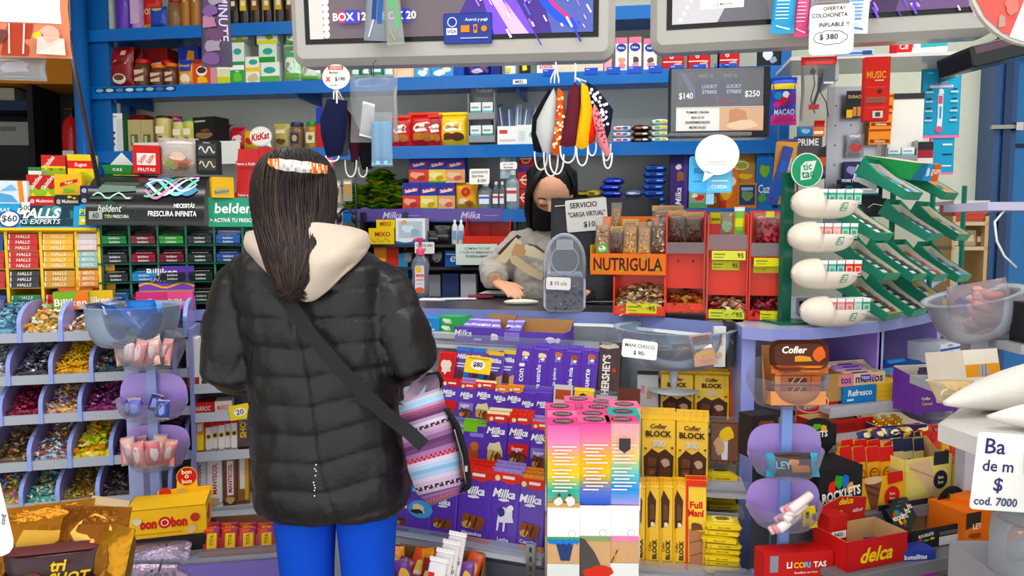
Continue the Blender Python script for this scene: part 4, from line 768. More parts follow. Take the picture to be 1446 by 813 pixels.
for q,(h,f)in enumerate(((HL,FL_),(HR,FR_))):
 R0=[(735-90,46,.085),(735,44,.078),(775,41,.072),(813,38.5,.068),(900,35,.062),(1010,29,.054),(1090,30,.052),(1190,22,.04),(1240,20,.036)]
 lm.loft([ell(cp(0,0).x*0+(cp([423,512][q],py).x+(f.x-h.x)*max(0,(py-735)/500)),CY+.012*math.sin((py-735)/160),max(.1,cp(0,py).z),hw*KP,hd,24,2.1)for py,hw,hd in R0],'1450c4:c')
wear('leggings',lm.mesh('leggings'))
for q,f in enumerate((FL_,FR_)):
 sm=MB();sm.tube([f+Vector((0,-.07,-.045)),f+Vector((0,-.02,-.04)),f+Vector((0,.06,-.045)),f+Vector((0,.13,-.05)),f+Vector((0,.17,-.058))],[.03,.045,.044,.036,.02],'e8e8e6:p',12);sm.box(f.x-.045,f.y-.09,0,f.x+.045,f.y+.17,.03,'f0f0ee:p');wear('shoe',sm.mesh('shoe'))
jm=MB()
jm.loft([ell(cp(cx,py).x,CY+dy,cp(cx,py,-.075).z,hw*KP,hd,36,2.5)for py,cx,hw,hd,dy in((342,430,52,.06,0),(352,433,74,.075,0),(364,436,94,.09,0),(380,439,105,.105,0),(420,442,108,.118,0),(480,449,106,.122,0),(560,458,105,.122,0),(640,463,109,.130,0),(700,466,110,.135,0),(730,467,107,.133,0),(738,467,103,.128,0))],'k')
for S_,E_,W_ in((LSH,LEL,LWR),(RSH,REL,RWR)):
 q=1 if S_ is RSH else-1
 jm.tube([S_+Vector((-q*.03,0,.035)),S_,S_.lerp(E_,.35),S_.lerp(E_,.7),E_,E_.lerp(W_,.12),E_.lerp(W_,.5),W_],[.045,.058,.064,.064,.060,.058,.052,.042],'k',20)
jme=voxel(jm,.0055,5,'0e0d0f:j','jacket')
def seamx(py):
 P_=[(380,404),(455,411),(560,430),(640,438),(690,447),(740,467)]
 for(a,b2),(c,d2)in zip(P_,P_[1:]):
  if py<=c:return b2+(d2-b2)*(py-a)/(c-a)
 return 467
nrm=[v.normal.copy()for v in jme.vertices]
for v,n_ in zip(jme.vertices,nrm):
 k2=F_PX/v.co.y;px,py=723+v.co.x*k2,324+(CAM_H-v.co.z)*k2;d=0
 best=None
 for S_,E_,W_ in((LSH,LEL,LWR),(RSH,REL,RWR)):
  for A,B,o in((S_,E_,0),(E_,W_,(S_-E_).length)):
   t=max(-.2,min(1,(v.co-A).dot(B-A)/(B-A).length_squared));dist=(v.co-A.lerp(B,t)).length
   if best is None or dist<best[0]:best=(dist,o+t*(B-A).length,A,B)
 q=-1 if px<442 else 1
 tors=(px>352+max(0,400-py)*.3 and px<536+max(0,(py-480))*.3)or best[0]>.085
 if tors:
  sx=seamx(py);k=.05+.23*min(1,max(0,(py-450)/150));dx=px-sx
  s_=py+(k*dx if dx>0 else-.08*dx)
  pitch=42;ph=((s_-454)%pitch)/pitch;
  d=.007*(abs(math.sin(math.pi*ph))**.28-1)if py>398 else-.0015
  if abs(dx)<7 and py>440:d-=.006*(1-abs(dx)/7)
 else:
  t=best[1];ph=((t-.055)%.062)/.062;d=.0065*(abs(math.sin(math.pi*ph))**.3-1)
 nz=noise.noise(v.co*16)*.004+noise.noise(Vector((v.co.x*38,v.co.y*30,v.co.z*14)))*.0028
 v.co+=n_*(d+nz+.003)
jme.update();wear('jacket',jme)
sp=MB()
for px,py in((440,662),(438,668),(439,678),(436,688),(437,692),(437,700),(437,708),(440,671),(438,696)):p=cp(px,py,-.139);sp.ball(p,.0016,'e8e8e4',6)
wear('lint_specks',sp.mesh('lint_specks'))
hm=MB();nu,nv=30,16;V=[]
for j in range(nv+1):
 for i in range(nu+1):
  u,v=i/nu*2-1,j/nv
  cx=432;yt=316+16*abs(u)**2;yb=424-66*abs(u)**1.25
  py=yt+(yb-yt)*v;hw=80+12*math.sin(math.pi*v)*.6-10*v
  px=cx+u*hw+(4 if u>0 else 0)
  bul=.034*math.sin(math.pi*min(1,v*.9+.1))**.7
  y=-.145*max(0,1-abs(u)**2.4)**.5*(.55+.45*v**.7)-bul*(1-.5*abs(u))
  fold=.007*math.sin(9*v+5*u*u+(2 if u>0 else 0))+.009*math.exp(-((v-.55-.3*(u-.4))/.12)**2)*(1 if u>.05 else.3)
  V.append(cp(px,py,y-fold))
hm.add(V,[(j*(nu+1)+i,(j+1)*(nu+1)+i,(j+1)*(nu+1)+i+1,j*(nu+1)+i+1)for j in range(nv)for i in range(nu)],'c6b8aa:c',True)
ho=wear('hood',hm.mesh('hood'));sd=ho.modifiers.new('s','SOLIDIFY');sd.thickness=.022;sd.offset=0;sb=ho.modifiers.new('b','SUBSURF');sb.levels=sb.render_levels=1
RINGS=[(209,420,10,.02,0),(214,420,27,.055,0),(224,420,41,.08,0),(240,420,51,.097,-.003),(260,419,55,.105,-.006),(285,418,56,.106,-.012),(308,418,53,.098,-.03),(328,417,48,.075,-.07),(345,415,43,.052,-.112),(362,413,37,.040,-.135),(380,412,31,.034,-.152),(396,412,24,.028,-.160),(410,412,15,.02,-.164),(420,411,6,.01,-.166)]
hr=MB();rr=[]
for py,cx,hw,hd,dy in RINGS:
 c=cp(cx,py,dy);rr.append([Vector(p)for p in ell(c.x,CY+dy,c.z,hw*KP*(1+dy/CY),hd,28,2.0)])
hr.loft(list(reversed(rr)),'15100e:h')
q=random.Random(4)
def ring_at(t,a):
 f=t*(len(RINGS)-1);j=min(int(f),len(RINGS)-2);f-=j
 A,B=RINGS[j],RINGS[j+1];L_=[A[k]+(B[k]-A[k])*f for k in range(5)];c=cp(L_[1],L_[0],L_[4])
 return Vector((c.x+L_[2]*KP*(1+L_[4]/CY)*math.cos(a),CY+L_[4]+L_[3]*math.sin(a),c.z))
for k in range(520):
 a=q.uniform(math.pi*.95,math.pi*2.05);t0=q.uniform(.03,.5);t1=q.uniform(.84,1.0);pts=[];da=q.uniform(-.25,.25);wv=q.uniform(0,6);off=q.uniform(1.0,1.035)
 for i in range(11):
  t=t0+(t1-t0)*i/10;p=ring_at(t,a+da*(i/10)**2+.05*math.sin(wv+i*.5));c=ring_at(t,0)*.5+ring_at(t,math.pi)*.5
  p=c+(p-c)*off;p.x+=.004*math.sin(wv+i*.4)*(t>.5);pts.append(p)
 if t1>.9:pts.append(pts[-1]+Vector((q.uniform(-.01,.012),-.002,-.008)))
 col=q.choice(['120d0c:h','181110:h','1e1412:h'])if t1<.9 or q.random()<.45 else q.choice(['2c1d16:h','3c281e:h','241813:h'])
 n_=len(pts);hr.tube(pts,[.0006+.0022*math.sin(math.pi*min(1,(i+.6)/n_))for i in range(n_)],col,4,cap=False)
for k in range(22):
 p=cp(472+q.uniform(-4,3),272+q.uniform(-8,12),-.01);pts=[p];
 for i in range(7):p=p+Vector((q.uniform(-.002,.0035),-.003,-.012-.004*q.random()));pts.append(p)
 hr.tube(pts,[.0011*(1-i/8)for i in range(8)],'241a16:h',4,cap=False)
wear('hair',hr.mesh('hair'))
hb=MB();V=[];n_=44;cl=[]
for i in range(n_+1):
 a=rad(-72+144*i/n_);u=math.sin(a);th=8-3*abs(u)**3+1.2*math.sin(i*1.3)*0
 zc_=235+5*u
 for j in range(4):
  tt=j/3*2-1;V.append(cp(419+48*u,zc_+tt*th+.5*math.sin(i*.8),-.008-.117*math.cos(a)-.008*(1-tt*tt)-.003*math.sin(i*.9+tt)))
fs=[(i*4+j,i*4+j+1,i*4+j+5,i*4+j+4)for i in range(n_)for j in range(3)]
q=random.Random(11)
for i in range(n_):
 for j in range(3):
  o_=i<14 or i>28
  w_=(i*7+j*13+i//3*5)%11
  cl.append(('e8742a:c' if w_<5 else 'f0a868:c' if w_<7 else 'ece4da:c')if o_ else('e8e4e0:c' if w_<6 else 'b4b0b4:c' if w_<8 else 'f4f0ec:c'))
hb.add(V,fs,cl,True);wear('headband',hb.mesh('headband'),label='white and orange patterned headband')
STR=['6a6068','8a5a70','P1','7a5a82','8c6a90','6a4a72','b49ab4','P2','b8a4bc','c4b4c8','98b4cc','84a4c4','a4bcd4','c8bcd0','P1','9a7094','6a4670','5c3c64','8a648c','a888a8','b49ab4','P2','c8bccc','a890b0','5a3858','7c4868','9a5a78','b48aa4','9cc0dc','a0b8cc','b0bcc8','a890a4']
LE=[(606,723),(586,706),(573,670),(566,630),(562,595),(560,570)];RE=[(650,704),(652,690),(648,650),(638,605),(628,575),(622,548)]
def lerpl(P_,t):f=t*(len(P_)-1);j=min(int(f),len(P_)-2);f-=j;return(P_[j][0]+(P_[j+1][0]-P_[j][0])*f,P_[j][1]+(P_[j+1][1]-P_[j][1])*f)
BY=-.085;bgm=MB();NV,NU=64,22;V=[];Fs=[];ms=[];ND=6
def bagp(u,v,back):
 l,r=lerpl(LE,v),lerpl(RE,v);px,py=l[0]+(r[0]-l[0])*u,l[1]+(r[1]-l[1])*u
 bl=.045*(max(0,1-abs(2*u-1)**2.5))**.6*(.35+.65*math.sin(math.pi*min(1,v*.8+.12)))+.004*math.sin(5*v+3*u)
 return cp(px,py,BY-bl*1.1-.004 if not back else BY+.02+bl*.6)
for back in(0,1):
 k0=len(V);V+=[bagp(i/NU,j/NV,back)for j in range(NV+1)for i in range(NU+1)]
 for j in range(NV):
  for i in range(NU):
   f=(k0+j*(NU+1)+i,k0+j*(NU+1)+i+1,k0+(j+1)*(NU+1)+i+1,k0+(j+1)*(NU+1)+i);Fs.append(f if not back else f[::-1]);c=STR[j*len(STR)//NV]
   if c=='P1':c=['c86a80','9a3a54','c86a80','7a3048'][(i+j)%4]
   if c=='P2':c=['2e2830','a890a4','3a3038','c0b0c0','2e2830'][(i+2*j)%5]
   ms.append(c+':c')
bgm.add(V,Fs,ms,True);o2=len(V)//2
side=[];sv=[]
for j in range(NV+1):sv+=[bagp(1,j/NV,0),bagp(1,j/NV,1)]
bgm.add(sv,[(2*j,2*j+1,2*j+3,2*j+2)for j in range(NV)],'a088a0:c',True)
sv=[]
for i in range(NU+1):sv+=[bagp(i/NU,0,0),bagp(i/NU,0,1)]
bgm.add(sv,[(2*j,2*j+2,2*j+3,2*j+1)for j in range(NU)],'5c565c:c',True)
sv=[]
for j in range(NV+1):sv+=[bagp(0,j/NV,0),bagp(0,j/NV,1)]
bgm.add(sv,[(2*j+2,2*j+3,2*j+1,2*j)for j in range(NV)],'a088a0:c',True)
gus=MB()
G=[(630,580),(645,600),(656,635),(662,670),(663,696),(652,703)]
gus.loft([[cp(px+dx,py,BY+y)for dx,y in((-9,-.012),(-3,-.03),(1,-.02),(2,.01),(-4,.035),(-10,.03))]for px,py in[lerpl(G,t/14)for t in range(15)]],'242226:c')
zp=MB();zp.tube([cp(*lerpl([(640,610),(651,650),(656,690)],t/8),BY-.034)for t in range(9)],.0018,'8a8a8c:m',6);zp.box(*(cp(655,672,BY-.040)),*(cp(659,662,BY-.034)),'b8b4b0:m');
top=MB()
top.loft([[cp(px+dx,py+dy,BY+y)for dx,dy,y in((0,0,-.02),(2,-2,0),(3,-3,.03),(-2,2,.03))]for px,py in((560,572),(585,580),(605,573),(620,556),(622,540),(616,528),(600,530),(590,540))],'201c20:c')
fl=MB();fl.add([cp(565,572,BY+.0),cp(590,577,BY-.01),(cp(618,552,BY-.006)),cp(619,530,BY+.01),cp(603,522,BY+.03),cp(580,540,BY+.04)],[(0,1,2,3,4,5)],'a890a4:c');fl.add([cp(572,574,BY-.012),cp(592,556,BY-.012),cp(600,545,BY-.01),cp(594,572,BY-.014)],[(0,1,2,3)],'9ac0dc:c')
ST=[(372,385),(385,402),(404,424),(440,478),(490,536),(540,586),(575,614),(596,634)]
stp=MB();V=[]
for i in range(57):
 px,py=lerpl(ST,i/56);a=lerpl(ST,max(0,i-1)/56);b2=lerpl(ST,min(56,i+1)/56);dx,dy=b2[0]-a[0],b2[1]-a[1];l=math.hypot(dx,dy);nx,ny=-dy/l*10.5,dx/l*10.5
 u=(px-452)/110;y=-.140-.010-.018*max(0,1-u*u)if px<560 else-.15-.02*(px-560)/36
 if i<10:y=-.10-.05*i/10
 V+=[cp(px+nx,py+ny,y),cp(px-nx,py-ny,y-.001),cp(px-nx,py-ny,y+.004),cp(px+nx,py+ny,y+.005)]
stp.add(V,[(4*i+j,4*i+(j+1)%4,4*i+4+(j+1)%4,4*i+4+j)for i in range(56)for j in range(4)]+[(224,225,226,227)],'2c2b2c:c')
put('shoulder_bag','striped lilac, blue and purple woven shoulder bag on a black strap','bag',Matrix(),None,[('bag_body',bgm),('side_pocket',gus,[('zip',zp)]),('rim',top),('lining',fl),('strap',stp,None,'wide black webbing strap')])
SY=2.80;KS=SY/F_PX
def sp_(px,py,y=0):return Vector(((px-723)*KS,SY+y,CAM_H-(py-324)*KS))
am=MB();ah=sp_(778,277,-.02)
HM=RZ(180-6)@RX(-26)
head_geo(am,ah,HM,.98)
am.tube([ah+Vector((0,.02,-.05)),sp_(786,325,.03),sp_(790,340,.03)],[.048,.048,.07],'skin',14)
am.loft([ell(sp_(cx,py).x,SY+dy,sp_(cx,py).z,hw*KS,hd)for py,cx,hw,hd,dy in((328,788,22,.05,.03),(338,788,52,.07,.03),(365,788,58,.085,.02),(420,786,52,.09,.0),(480,786,50,.09,0),(540,786,58,.1,0),(600,786,58,.1,0))],'skin')
aS,aE,aW=sp_(738,345,.02),sp_(706,398,-.09),sp_(716,391,-.17)
aS2,aE2,aW2=sp_(838,345,.02),sp_(862,405,-.06),sp_(820,402,-.22)
aE=sp_(696,385,-.0);aW=sp_(700,392,-.10)
for S_,E_,W_,th in((aS,aE,aW,-1),(aS2,aE2,aW2,1)):
 am.tube([S_,S_.lerp(E_,.5),E_,E_.lerp(W_,.5),W_],[.044,.04,.034,.032,.026],'skin',12)
hand(am,aW+Vector((.012,-.02,-.012)),(.5,-.8,-.12),(0,-.2,1),.95,.75,-1);hand(am,aW2,(-.4,-.8,-.1),(0,0,1),.95,.5,1)
legs(am,(sp_(760,610),sp_(812,610)),(Vector((sp_(760,0).x,SY,.09)),Vector((sp_(812,0).x,SY,.09))))
clerk=link('person',None);clerk.location=(ah.x,SY,0);tag(clerk,'shop assistant in grey fuzzy sweater and black face mask looking down behind the counter','person')
inv2=Matrix.Translation((-ah.x,-SY,0))
def w2(name,me,label=None):return wear(name,me,clerk,inv2,label)
w2('body',voxel(am,.0055,3,'d8a68a:s','body'))
tr_=MB();
for q,px in enumerate((760,812)):tr_.loft([ell(sp_(px,0).x,SY,z,hw,hd)for z,hw,hd in((.88,.085,.11),(.7,.085,.09),(.45,.066,.07),(.1,.055,.06))],'2a2c38:c')
tr_.loft([ell(sp_(786,0).x,SY,z,hw,hd)for z,hw,hd in((.98,.15,.11),(.86,.165,.115),(.76,.16,.11))],'2a2c38:c')
w2('trousers',tr_.mesh('trousers'))
sw=MB()
sw.loft([ell(sp_(cx,py).x,SY+dy,sp_(cx,py).z,hw*KS,hd,30,2.4)for py,cx,hw,hd,dy in((318,787,24,.062,.02),(326,787,30,.07,.03),(336,787,56,.085,.03),(350,787,64,.1,.02),(385,786,62,.11,.01),(440,786,58,.112,.0),(500,786,58,.11,0),(520,786,56,.105,0))],'k')
for S_,E_,W_ in((aS,aE,aW),(aS2,aE2,aW2)):
 sw.tube([S_+Vector((.05 if S_ is aS else-.05,0,.02)),S_,S_.lerp(E_,.5),E_,E_.lerp(W_,.5),W_],[.05,.062,.064,.058,.05,.036],'k',16)
sm_=voxel(sw,.007,5,'b3aca4:k','sweater')
for v in sm_.vertices:v.co+=v.normal*(noise.noise(v.co*22)*.008+noise.noise(v.co*70)*.004)
w2('sweater',sm_)
pt=MB()
def patch(pts,c,y):pt.add([sp_(px,py,y-(.0))for px,py in pts]+[sp_(px,py,y+.012)for px,py in pts],[tuple(range(len(pts)))]+[(i,len(pts)+i,len(pts)+(i+1)%len(pts),(i+1)%len(pts))for i in range(len(pts))],c)
patch([(699,366),(716,348),(728,334),(737,341),(724,356),(714,369)],'e0d0ac:c',-.135);patch([(703,356),(716,342),(730,330),(736,333),(722,345),(708,358)],'4a4038:c',-.128)
patch([(741,344),(752,346),(768,357),(768,366),(752,361),(737,357)],'e4d8bc:c',-.135);patch([(743,342),(757,345),(770,355),(768,359),(752,350)],'5a5044:c',-.13)
patch([(720,360),(727,358),(752,375),(766,384),(763,392),(745,384),(722,368)],'d8c6a4:c',-.137);patch([(728,342),(737,344),(742,352),(738,361),(727,362),(722,354)],'c8a47c:c',-.136)
w2('sweater_print',pt.mesh('sweater_print'))
fh=T(*ah)@HM
hm2=MB();hm2.at(fh)
def hairshell(mb,key):
 V=[];n,m_=26,14
 for j in range(m_+1):
  for i in range(n+1):
   a=rad(-200+220*i/n);t=j/m_;ph=math.pi*.5*(1-t)
   x,y,z=.087*math.cos(a)*math.cos(ph),.100*math.sin(a)*math.cos(ph),.03+.104*math.sin(ph)
   V.append((x,y-.01,z))
 mb.add(V,[(j*(n+1)+i,(j+1)*(n+1)+i,(j+1)*(n+1)+i+1,j*(n+1)+i+1)for j in range(m_)for i in range(n)],key,True)
hairshell(hm2,'0f0c0d:h')
hm2.ball((0,-.034,.037),.105,'0f0c0d:h',20,(.86,.95,1.0))
for q,n_ in((1,26),(-1,9)):
 for k in range(n_):
  a=k/n_;x0=q*(.05+.03*a);y0=.04-.10*a;pts=[(x0*.55,y0*.7,.118),(x0*1.12,y0+.008,.075),(q*(.082+.006*math.sin(k)),y0,.02),(q*(.085+.008*math.sin(k*2)),y0-.005,-.05),(q*(.082+.01*math.sin(k*3)),y0-.012-.02,-.12),(q*(.075+.01*math.cos(k)),y0-.05,-.20),(q*(.07),y0-.075,-.26)]
  if q<0:pts=[(x,min(y,-.02),z)for x,y,z in pts][:6]
  hm2.tube(pts,[.006,.010,.011,.011,.011,.009,.004][:len(pts)],['0f0c0d:h','171213:h'][k%2],6)
w2('hair',hm2.mesh('hair'))
mk_=MB();mk_.at(fh);V=[];n,m_=18,9
for j in range(m_+1):
 for i in range(n+1):
  a=rad(-78+156*i/n);t=j/m_;z=-.012-.088*t-.012*abs(math.sin(a))*(1-2*t)*-1
  r=.094+.018*math.exp(-(a/.5)**2)*math.sin(math.pi*min(1,t*.8+.25));V.append((r*.80*math.sin(a),.016+r*math.cos(a)*(.93-.12*t*t),z))
mk_.add(V,[(j*(n+1)+i,(j+1)*(n+1)+i,(j+1)*(n+1)+i+1,j*(n+1)+i+1)for j in range(m_)for i in range(n)],'191719:c',True)
for q in(-1,1):mk_.tube([(q*.074,.034,-.02),(q*.08,.01,.0),(q*.083,-.012,-.005),(q*.082,-.016,-.03),(q*.078,.0,-.07),(q*.073,.03,-.088)],.0018,'191719:c',6)
w2('face_mask',mk_.mesh('face_mask'),'black face mask')
for q in(-1,1):
 ey=MB();ey.at(fh)
 ey.tube([(q*(.014+.006*k),.0965-.0035*abs(k-2)-.003*max(0,k-2)**1.2,.004-.0022*math.sin(math.pi*k/5))for k in range(6)],[.0008,.0018,.0022,.0022,.0018,.0008],'1a1210:h',6)
 eb=MB();eb.at(fh);eb.tube([(q*(.012+.007*k),.0985-.0022*k,.027+.004*math.sin(math.pi*k/5))for k in range(6)],[.0014,.0026,.003,.0028,.0022,.001],'1f1714:h',6);w2('eyebrow',eb.mesh('eyebrow'))
 w2('eyelashes',ey.mesh('eyelashes'))
def flip(m):
 return m
def it(label,px0,px1,yt,sh,col,art=(),kind='box',yb=None,d=.03,dep=None,yaw=0,name=None,cat=None,group=None,top=None,side=None,lid='3a3a3c:g',fr=FB,tilt=0,sh2=None,seed=0,lidh=.16,parts=None):
 z0=sh if isinstance(sh,float)else SZ[sh]+.0005
 if yb is not None:z0=fr.z((px0+px1)/2,yb,d)
 x,w_,h=fr.slot(px0,px1,yt,z0,d);h=max(h,.01);M=fr.mat(x,d,z0,yaw,tilt)
 if kind=='box':return put(name or 'carton',label,cat or 'box',M,carton(w_*.97,dep or min(.12,w_*.7),h,col,art,top,side),group=group)
 if kind=='bag':return put(name or 'snack_bag',label,cat or 'bag',M,bag(w_,h,dep or w_*.4,col,art,seed=seed or int(px0),cm=top),group=group)
 if kind=='bar':return put(name or 'packet',label,cat or 'packet',M,bar(w_,h,dep or.012,col,art),group=group)
 M=fr.mat(x,d+w_/2,z0,yaw)
 if kind=='jar':
  b,l=jar(w_/2,h,col,lid,side,lidh);
  if art:b.at(T(0,-w_/2*1.0-.0005,0));b.art(art,w_*.62,h)
  return put(name or 'jar',label,cat or 'jar',M,None,[('jar_body',b),('lid',l)],group=group)
 if kind=='can':
  b=MB();r=w_/2;b.lathe([(r*.95,0),(r,.004),(r,h*.93),(r*.97,h*.96)],col,18);l=MB();l.lathe([(r*1.0,h*.93),(r*1.0,h*.995),(r*.96,h)],lid,18)
  if art:b.at(T(0,-r-.0005,0));b.art(art,w_*.6,h)
  return put(name or 'canister',label,cat or 'canister',M,None,[('canister_body',b),('lid',l)],group=group)
 if kind=='bottle':
  b=MB();r=w_/2;b.lathe([(r*.9,0),(r,h*.04),(r,h*.62),(r*.9,h*.74),(r*.4,h*.84),(r*.36,h*.9)],col,16);l=MB();l.lathe([(r*.42,h*.88),(r*.42,h*.99),(r*.36,h)],lid,14)
  if art:b.at(T(0,-r-.0006,0));b.art(art,w_*.66,h)
  return put(name or 'bottle',label,cat or 'bottle',M,None,[('bottle_body',b),('cap',l)],group=group)
it('white and pale cyan carton at the left end of the top shelf',97,125,-40,0,'d8dcd6',[('R',.55,0,1,1,'6ab4bc'),('R',.12,.1,.4,.5,'c0c8c4'),('E',.3,.28,.1,.06,'d8b03a'),('R',.2,.36,.26,.48,'3a3a3c')])
it('grey bottle beside the purple bottle on the top shelf',146,158,-45,0,'9aa09a:g',kind='bottle')
it('purple bottle on the top shelf',157,181,-50,0,'5a3aa8:g',kind='bottle',lid='d8d8dc:g')
it('pale lilac bottle on the top shelf',180,200,-45,0,'b088b8:g',[('R',0,.1,1,.5,'c8a8c8')],kind='bottle',lid='d8d8dc:g')
it('red and yellow drink powder pouch on the top shelf',199,226,-30,0,'b82a24:w',[('R',.3,.1,.9,.5,'c84a2a'),('R',0,.0,1,.1,'d8b03a'),('T','TODDY',.5,.35,.12,'e8d0b0')],kind='bag')
it('blue and yellow pouch in front of the red one on the top shelf',209,233,8,0,'2244a0:w',[('B',.5,.85,.4,.12,'e0b83a')],kind='bag',d=.005)
it('squat brown jar on the top shelf',232,252,-5,0,'7a5a3c:g',kind='jar',lid='8a2a20:g',d=.015)
for k,px in enumerate((252,266)):it(f'tall ochre canister, {["left", "right"][k]} of two on the top shelf',px,px+14,-25,0,'a06a34:g',[('P',[(.6,.55),(.8,.6),(.7,.68),(.5,.63)],'e8e0d0')],kind='can',lid='7a4a24:g',group='ochre canisters')
for k,(px,c,l)in enumerate(((322,'1c1614:g','3a2a1c'),(336,'2a2420:g','d8b82a'),(352,'3a2414:g','8a5a24'),(369,'241a14:g','b8903a'),(386,'2e2a1c:g','c8a83a'),(401,'4a2a1a:g','6a4a2a'))):
 it(f'dark glass coffee jar, {ORD[k]} of six behind the hanging strip on the top shelf',px,px+14,-32,0,c,[('R',0,.3,1,.62,l),('R',.2,.4,.8,.5,'e8dcc0')],kind='jar',lid='1a1614:g',group='dark coffee jars on the top shelf')
m=MB().at(FB.M);a,e=FB.x(143),FB.x(255);z=SZ[1]-.028;m.box(a,-.002,z,e,0,z+.022,'1a3468:g')
for k in range(8):m.art([('E',.06+.125*k,.5,.05,.36,['6ab0d0','b8d0b0','4a80c0','c8dce8','5aa8c8','8ac0b0','3a70b0','a8c8d8'][k])],e-a,.022,O=((a+e)/2,-.0022,z))
put('sticker_strip','dark blue strip of oval stickers on the second shelf edge','sticker',Matrix(),m)
dol=[('P',[(.2,.48),(.8,.58),(.9,.7),(.4,.66),(.15,.56)],'f0e4dc'),('T','dolca',.52,.6,.08,'4a1c14',dict(rot=12)),('E',.52,.22,.26,.12,'e8dcc8'),('E',.52,.25,.2,.07,'6a4428'),('R',0,0,1,.06,'2f8a4a')]
it('large dark red coffee pouch on the second shelf',147,184,65,1,'7a1c1a:w',dol+[('R',.62,.78,.8,.9,'c8a8a0')],kind='bag')
it('dark red coffee pouch behind the large one on the second shelf',180,197,67,1,'6a1818:w',[],kind='bag',d=.12)
it('red boxed coffee standing behind the coffee jars',201,237,68,1,'8a1e1c',dol[:2],d=.16)
for k,(px0,px1,yt,lc)in enumerate(((185,206,82,'b02a22:g'),(208,229,90,'d8701c:g'),(229,246,88,'d8701c:g'),(222,240,83,'b82a22:g'))):
 it(f'coffee jar with {["red lid beside the large coffee pouch", "orange lid, left of two", "orange lid, right of two", "red lid behind the orange lidded ones"][k]}',px0,px1,yt,1,'5a3420:g',[('R',0,.2,1,.6,'c8b8a0'),('P',[(0,.3),(1,.4),(1,.5),(0,.42)],'7a3a24')],kind='jar',lid=lc,d=.02 if k<3 else.12)
it('yellow and blue cocoa pouch on the second shelf',249,272,84,1,'d8902a:w',[('R',0,.55,1,1,'2a3c98'),('T','Nesquik',.5,.76,.12,'e8c83a',dict(sh=.2)),('E',.5,.26,.3,.2,'e8dcc0')],kind='bag')
it('blue box with orange patch at the back of the second shelf',251,280,66,1,'28389a',[('P',[(.4,.7),(.8,.7),(.8,.9),(.5,.92)],'d89a3a'),('R',0,.5,1,.52,'d8dce0')],d=.14)
it('orange coffee box with a cup on the second shelf',272,297,84,1,'c8501c',[('E',.5,.55,.32,.2,'e8e0d4'),('E',.5,.58,.26,.12,'4a2a1a'),('B',.5,.2,.4,.16,'e8b43a',3),('R',0,.85,1,1,'8a2a1c')])
it('slim pink box beside the tea boxes',297,306,95,1,'c890a0')
for k,(px0,px1,yt,yb,d,c,a)in enumerate(((306,325,92,None,.03,'d8d8b0',[('R',0,0,1,.4,'c8c83a'),('R',0,.8,1,1,'f0f0ec')]),(325,345,92,None,.03,'3a9a4a',[('R',0,.75,1,1,'f0f0ec'),('B',.5,.35,.4,.3,'6ab84a',3),('T','tea',.5,.68,.1,'f4f4f0')]),(325,345,60,92,.03,'d4dcd4',[('E',.5,.6,.3,.14,'3a9a8a'),('R',0,.0,1,.16,'3a8a4a')]),(346,369,80,None,.03,'e4e2d8',[('R',0,.45,1,.6,'e0c02a'),('E',.5,.8,.28,.1,'3a9a8a'),('B',.5,.22,.4,.2,'c8b890',4)]),(366,395,88,None,.03,'dce4dc',[('R',0,0,1,.34,'5aa04a'),('E',.5,.62,.3,.16,'3a9a8a')]),(365,391,62,88,.03,'c8dcc8',[('R',0,.0,.9,.3,'2f8a3a'),('E',.5,.6,.28,.18,'3a9a8a')]),(362,392,44,62,.03,'e0e4dc',[('R',0,0,1,.3,'c8c83a'),('B',.6,.5,.2,.2,'8a9a3a',5)]),(325,350,44,60,.05,'e4e6e0',[('R',0,.0,1,.25,'7aa85a'),('B',.5,.3,.2,.2,'c8b83a',2)]))):
 it(f'{["yellow and white", "green and white", "white, blue topped", "cream and yellow", "white and green", "pale green", "white and olive", "white and lime"][k]} tea box {["beside the pink box", "below a white one", "on top of a green one", "with chamomile picture", "below the pale green one", "on the white and green one", "topmost of the tall tea stack", "at the top behind the hanging strip"][k]} on the second shelf',px0,px1,yt,1,c,a,yb=yb,d=d,dep=.07,name='tea_box',group='tea boxes on the second shelf',side='c8ccc4')
for k,(px0,px1,yt,yb,c)in enumerate(((398,424,62,None,'a8c8a8:f'),(421,452,82,None,'c0ccb8:f'),(400,428,44,62,'9ab8a0:f'),(424,446,60,82,'8ab090:f'))):
 it(f'shiny silver green herb tea pack, {["lower left", "lower right", "upper left", "upper right"][k]} of four beside the screen',px0,px1,yt,1,c,[('B',.5,.5,.4,.3,'d8e0d4',k),('R',0,.1,1,.24,'6aa84a'),('R',.1,.66,.9,.78,'4a9a5a')],kind='bag',yb=yb,name='tea_pack',group='shiny herb tea packs')
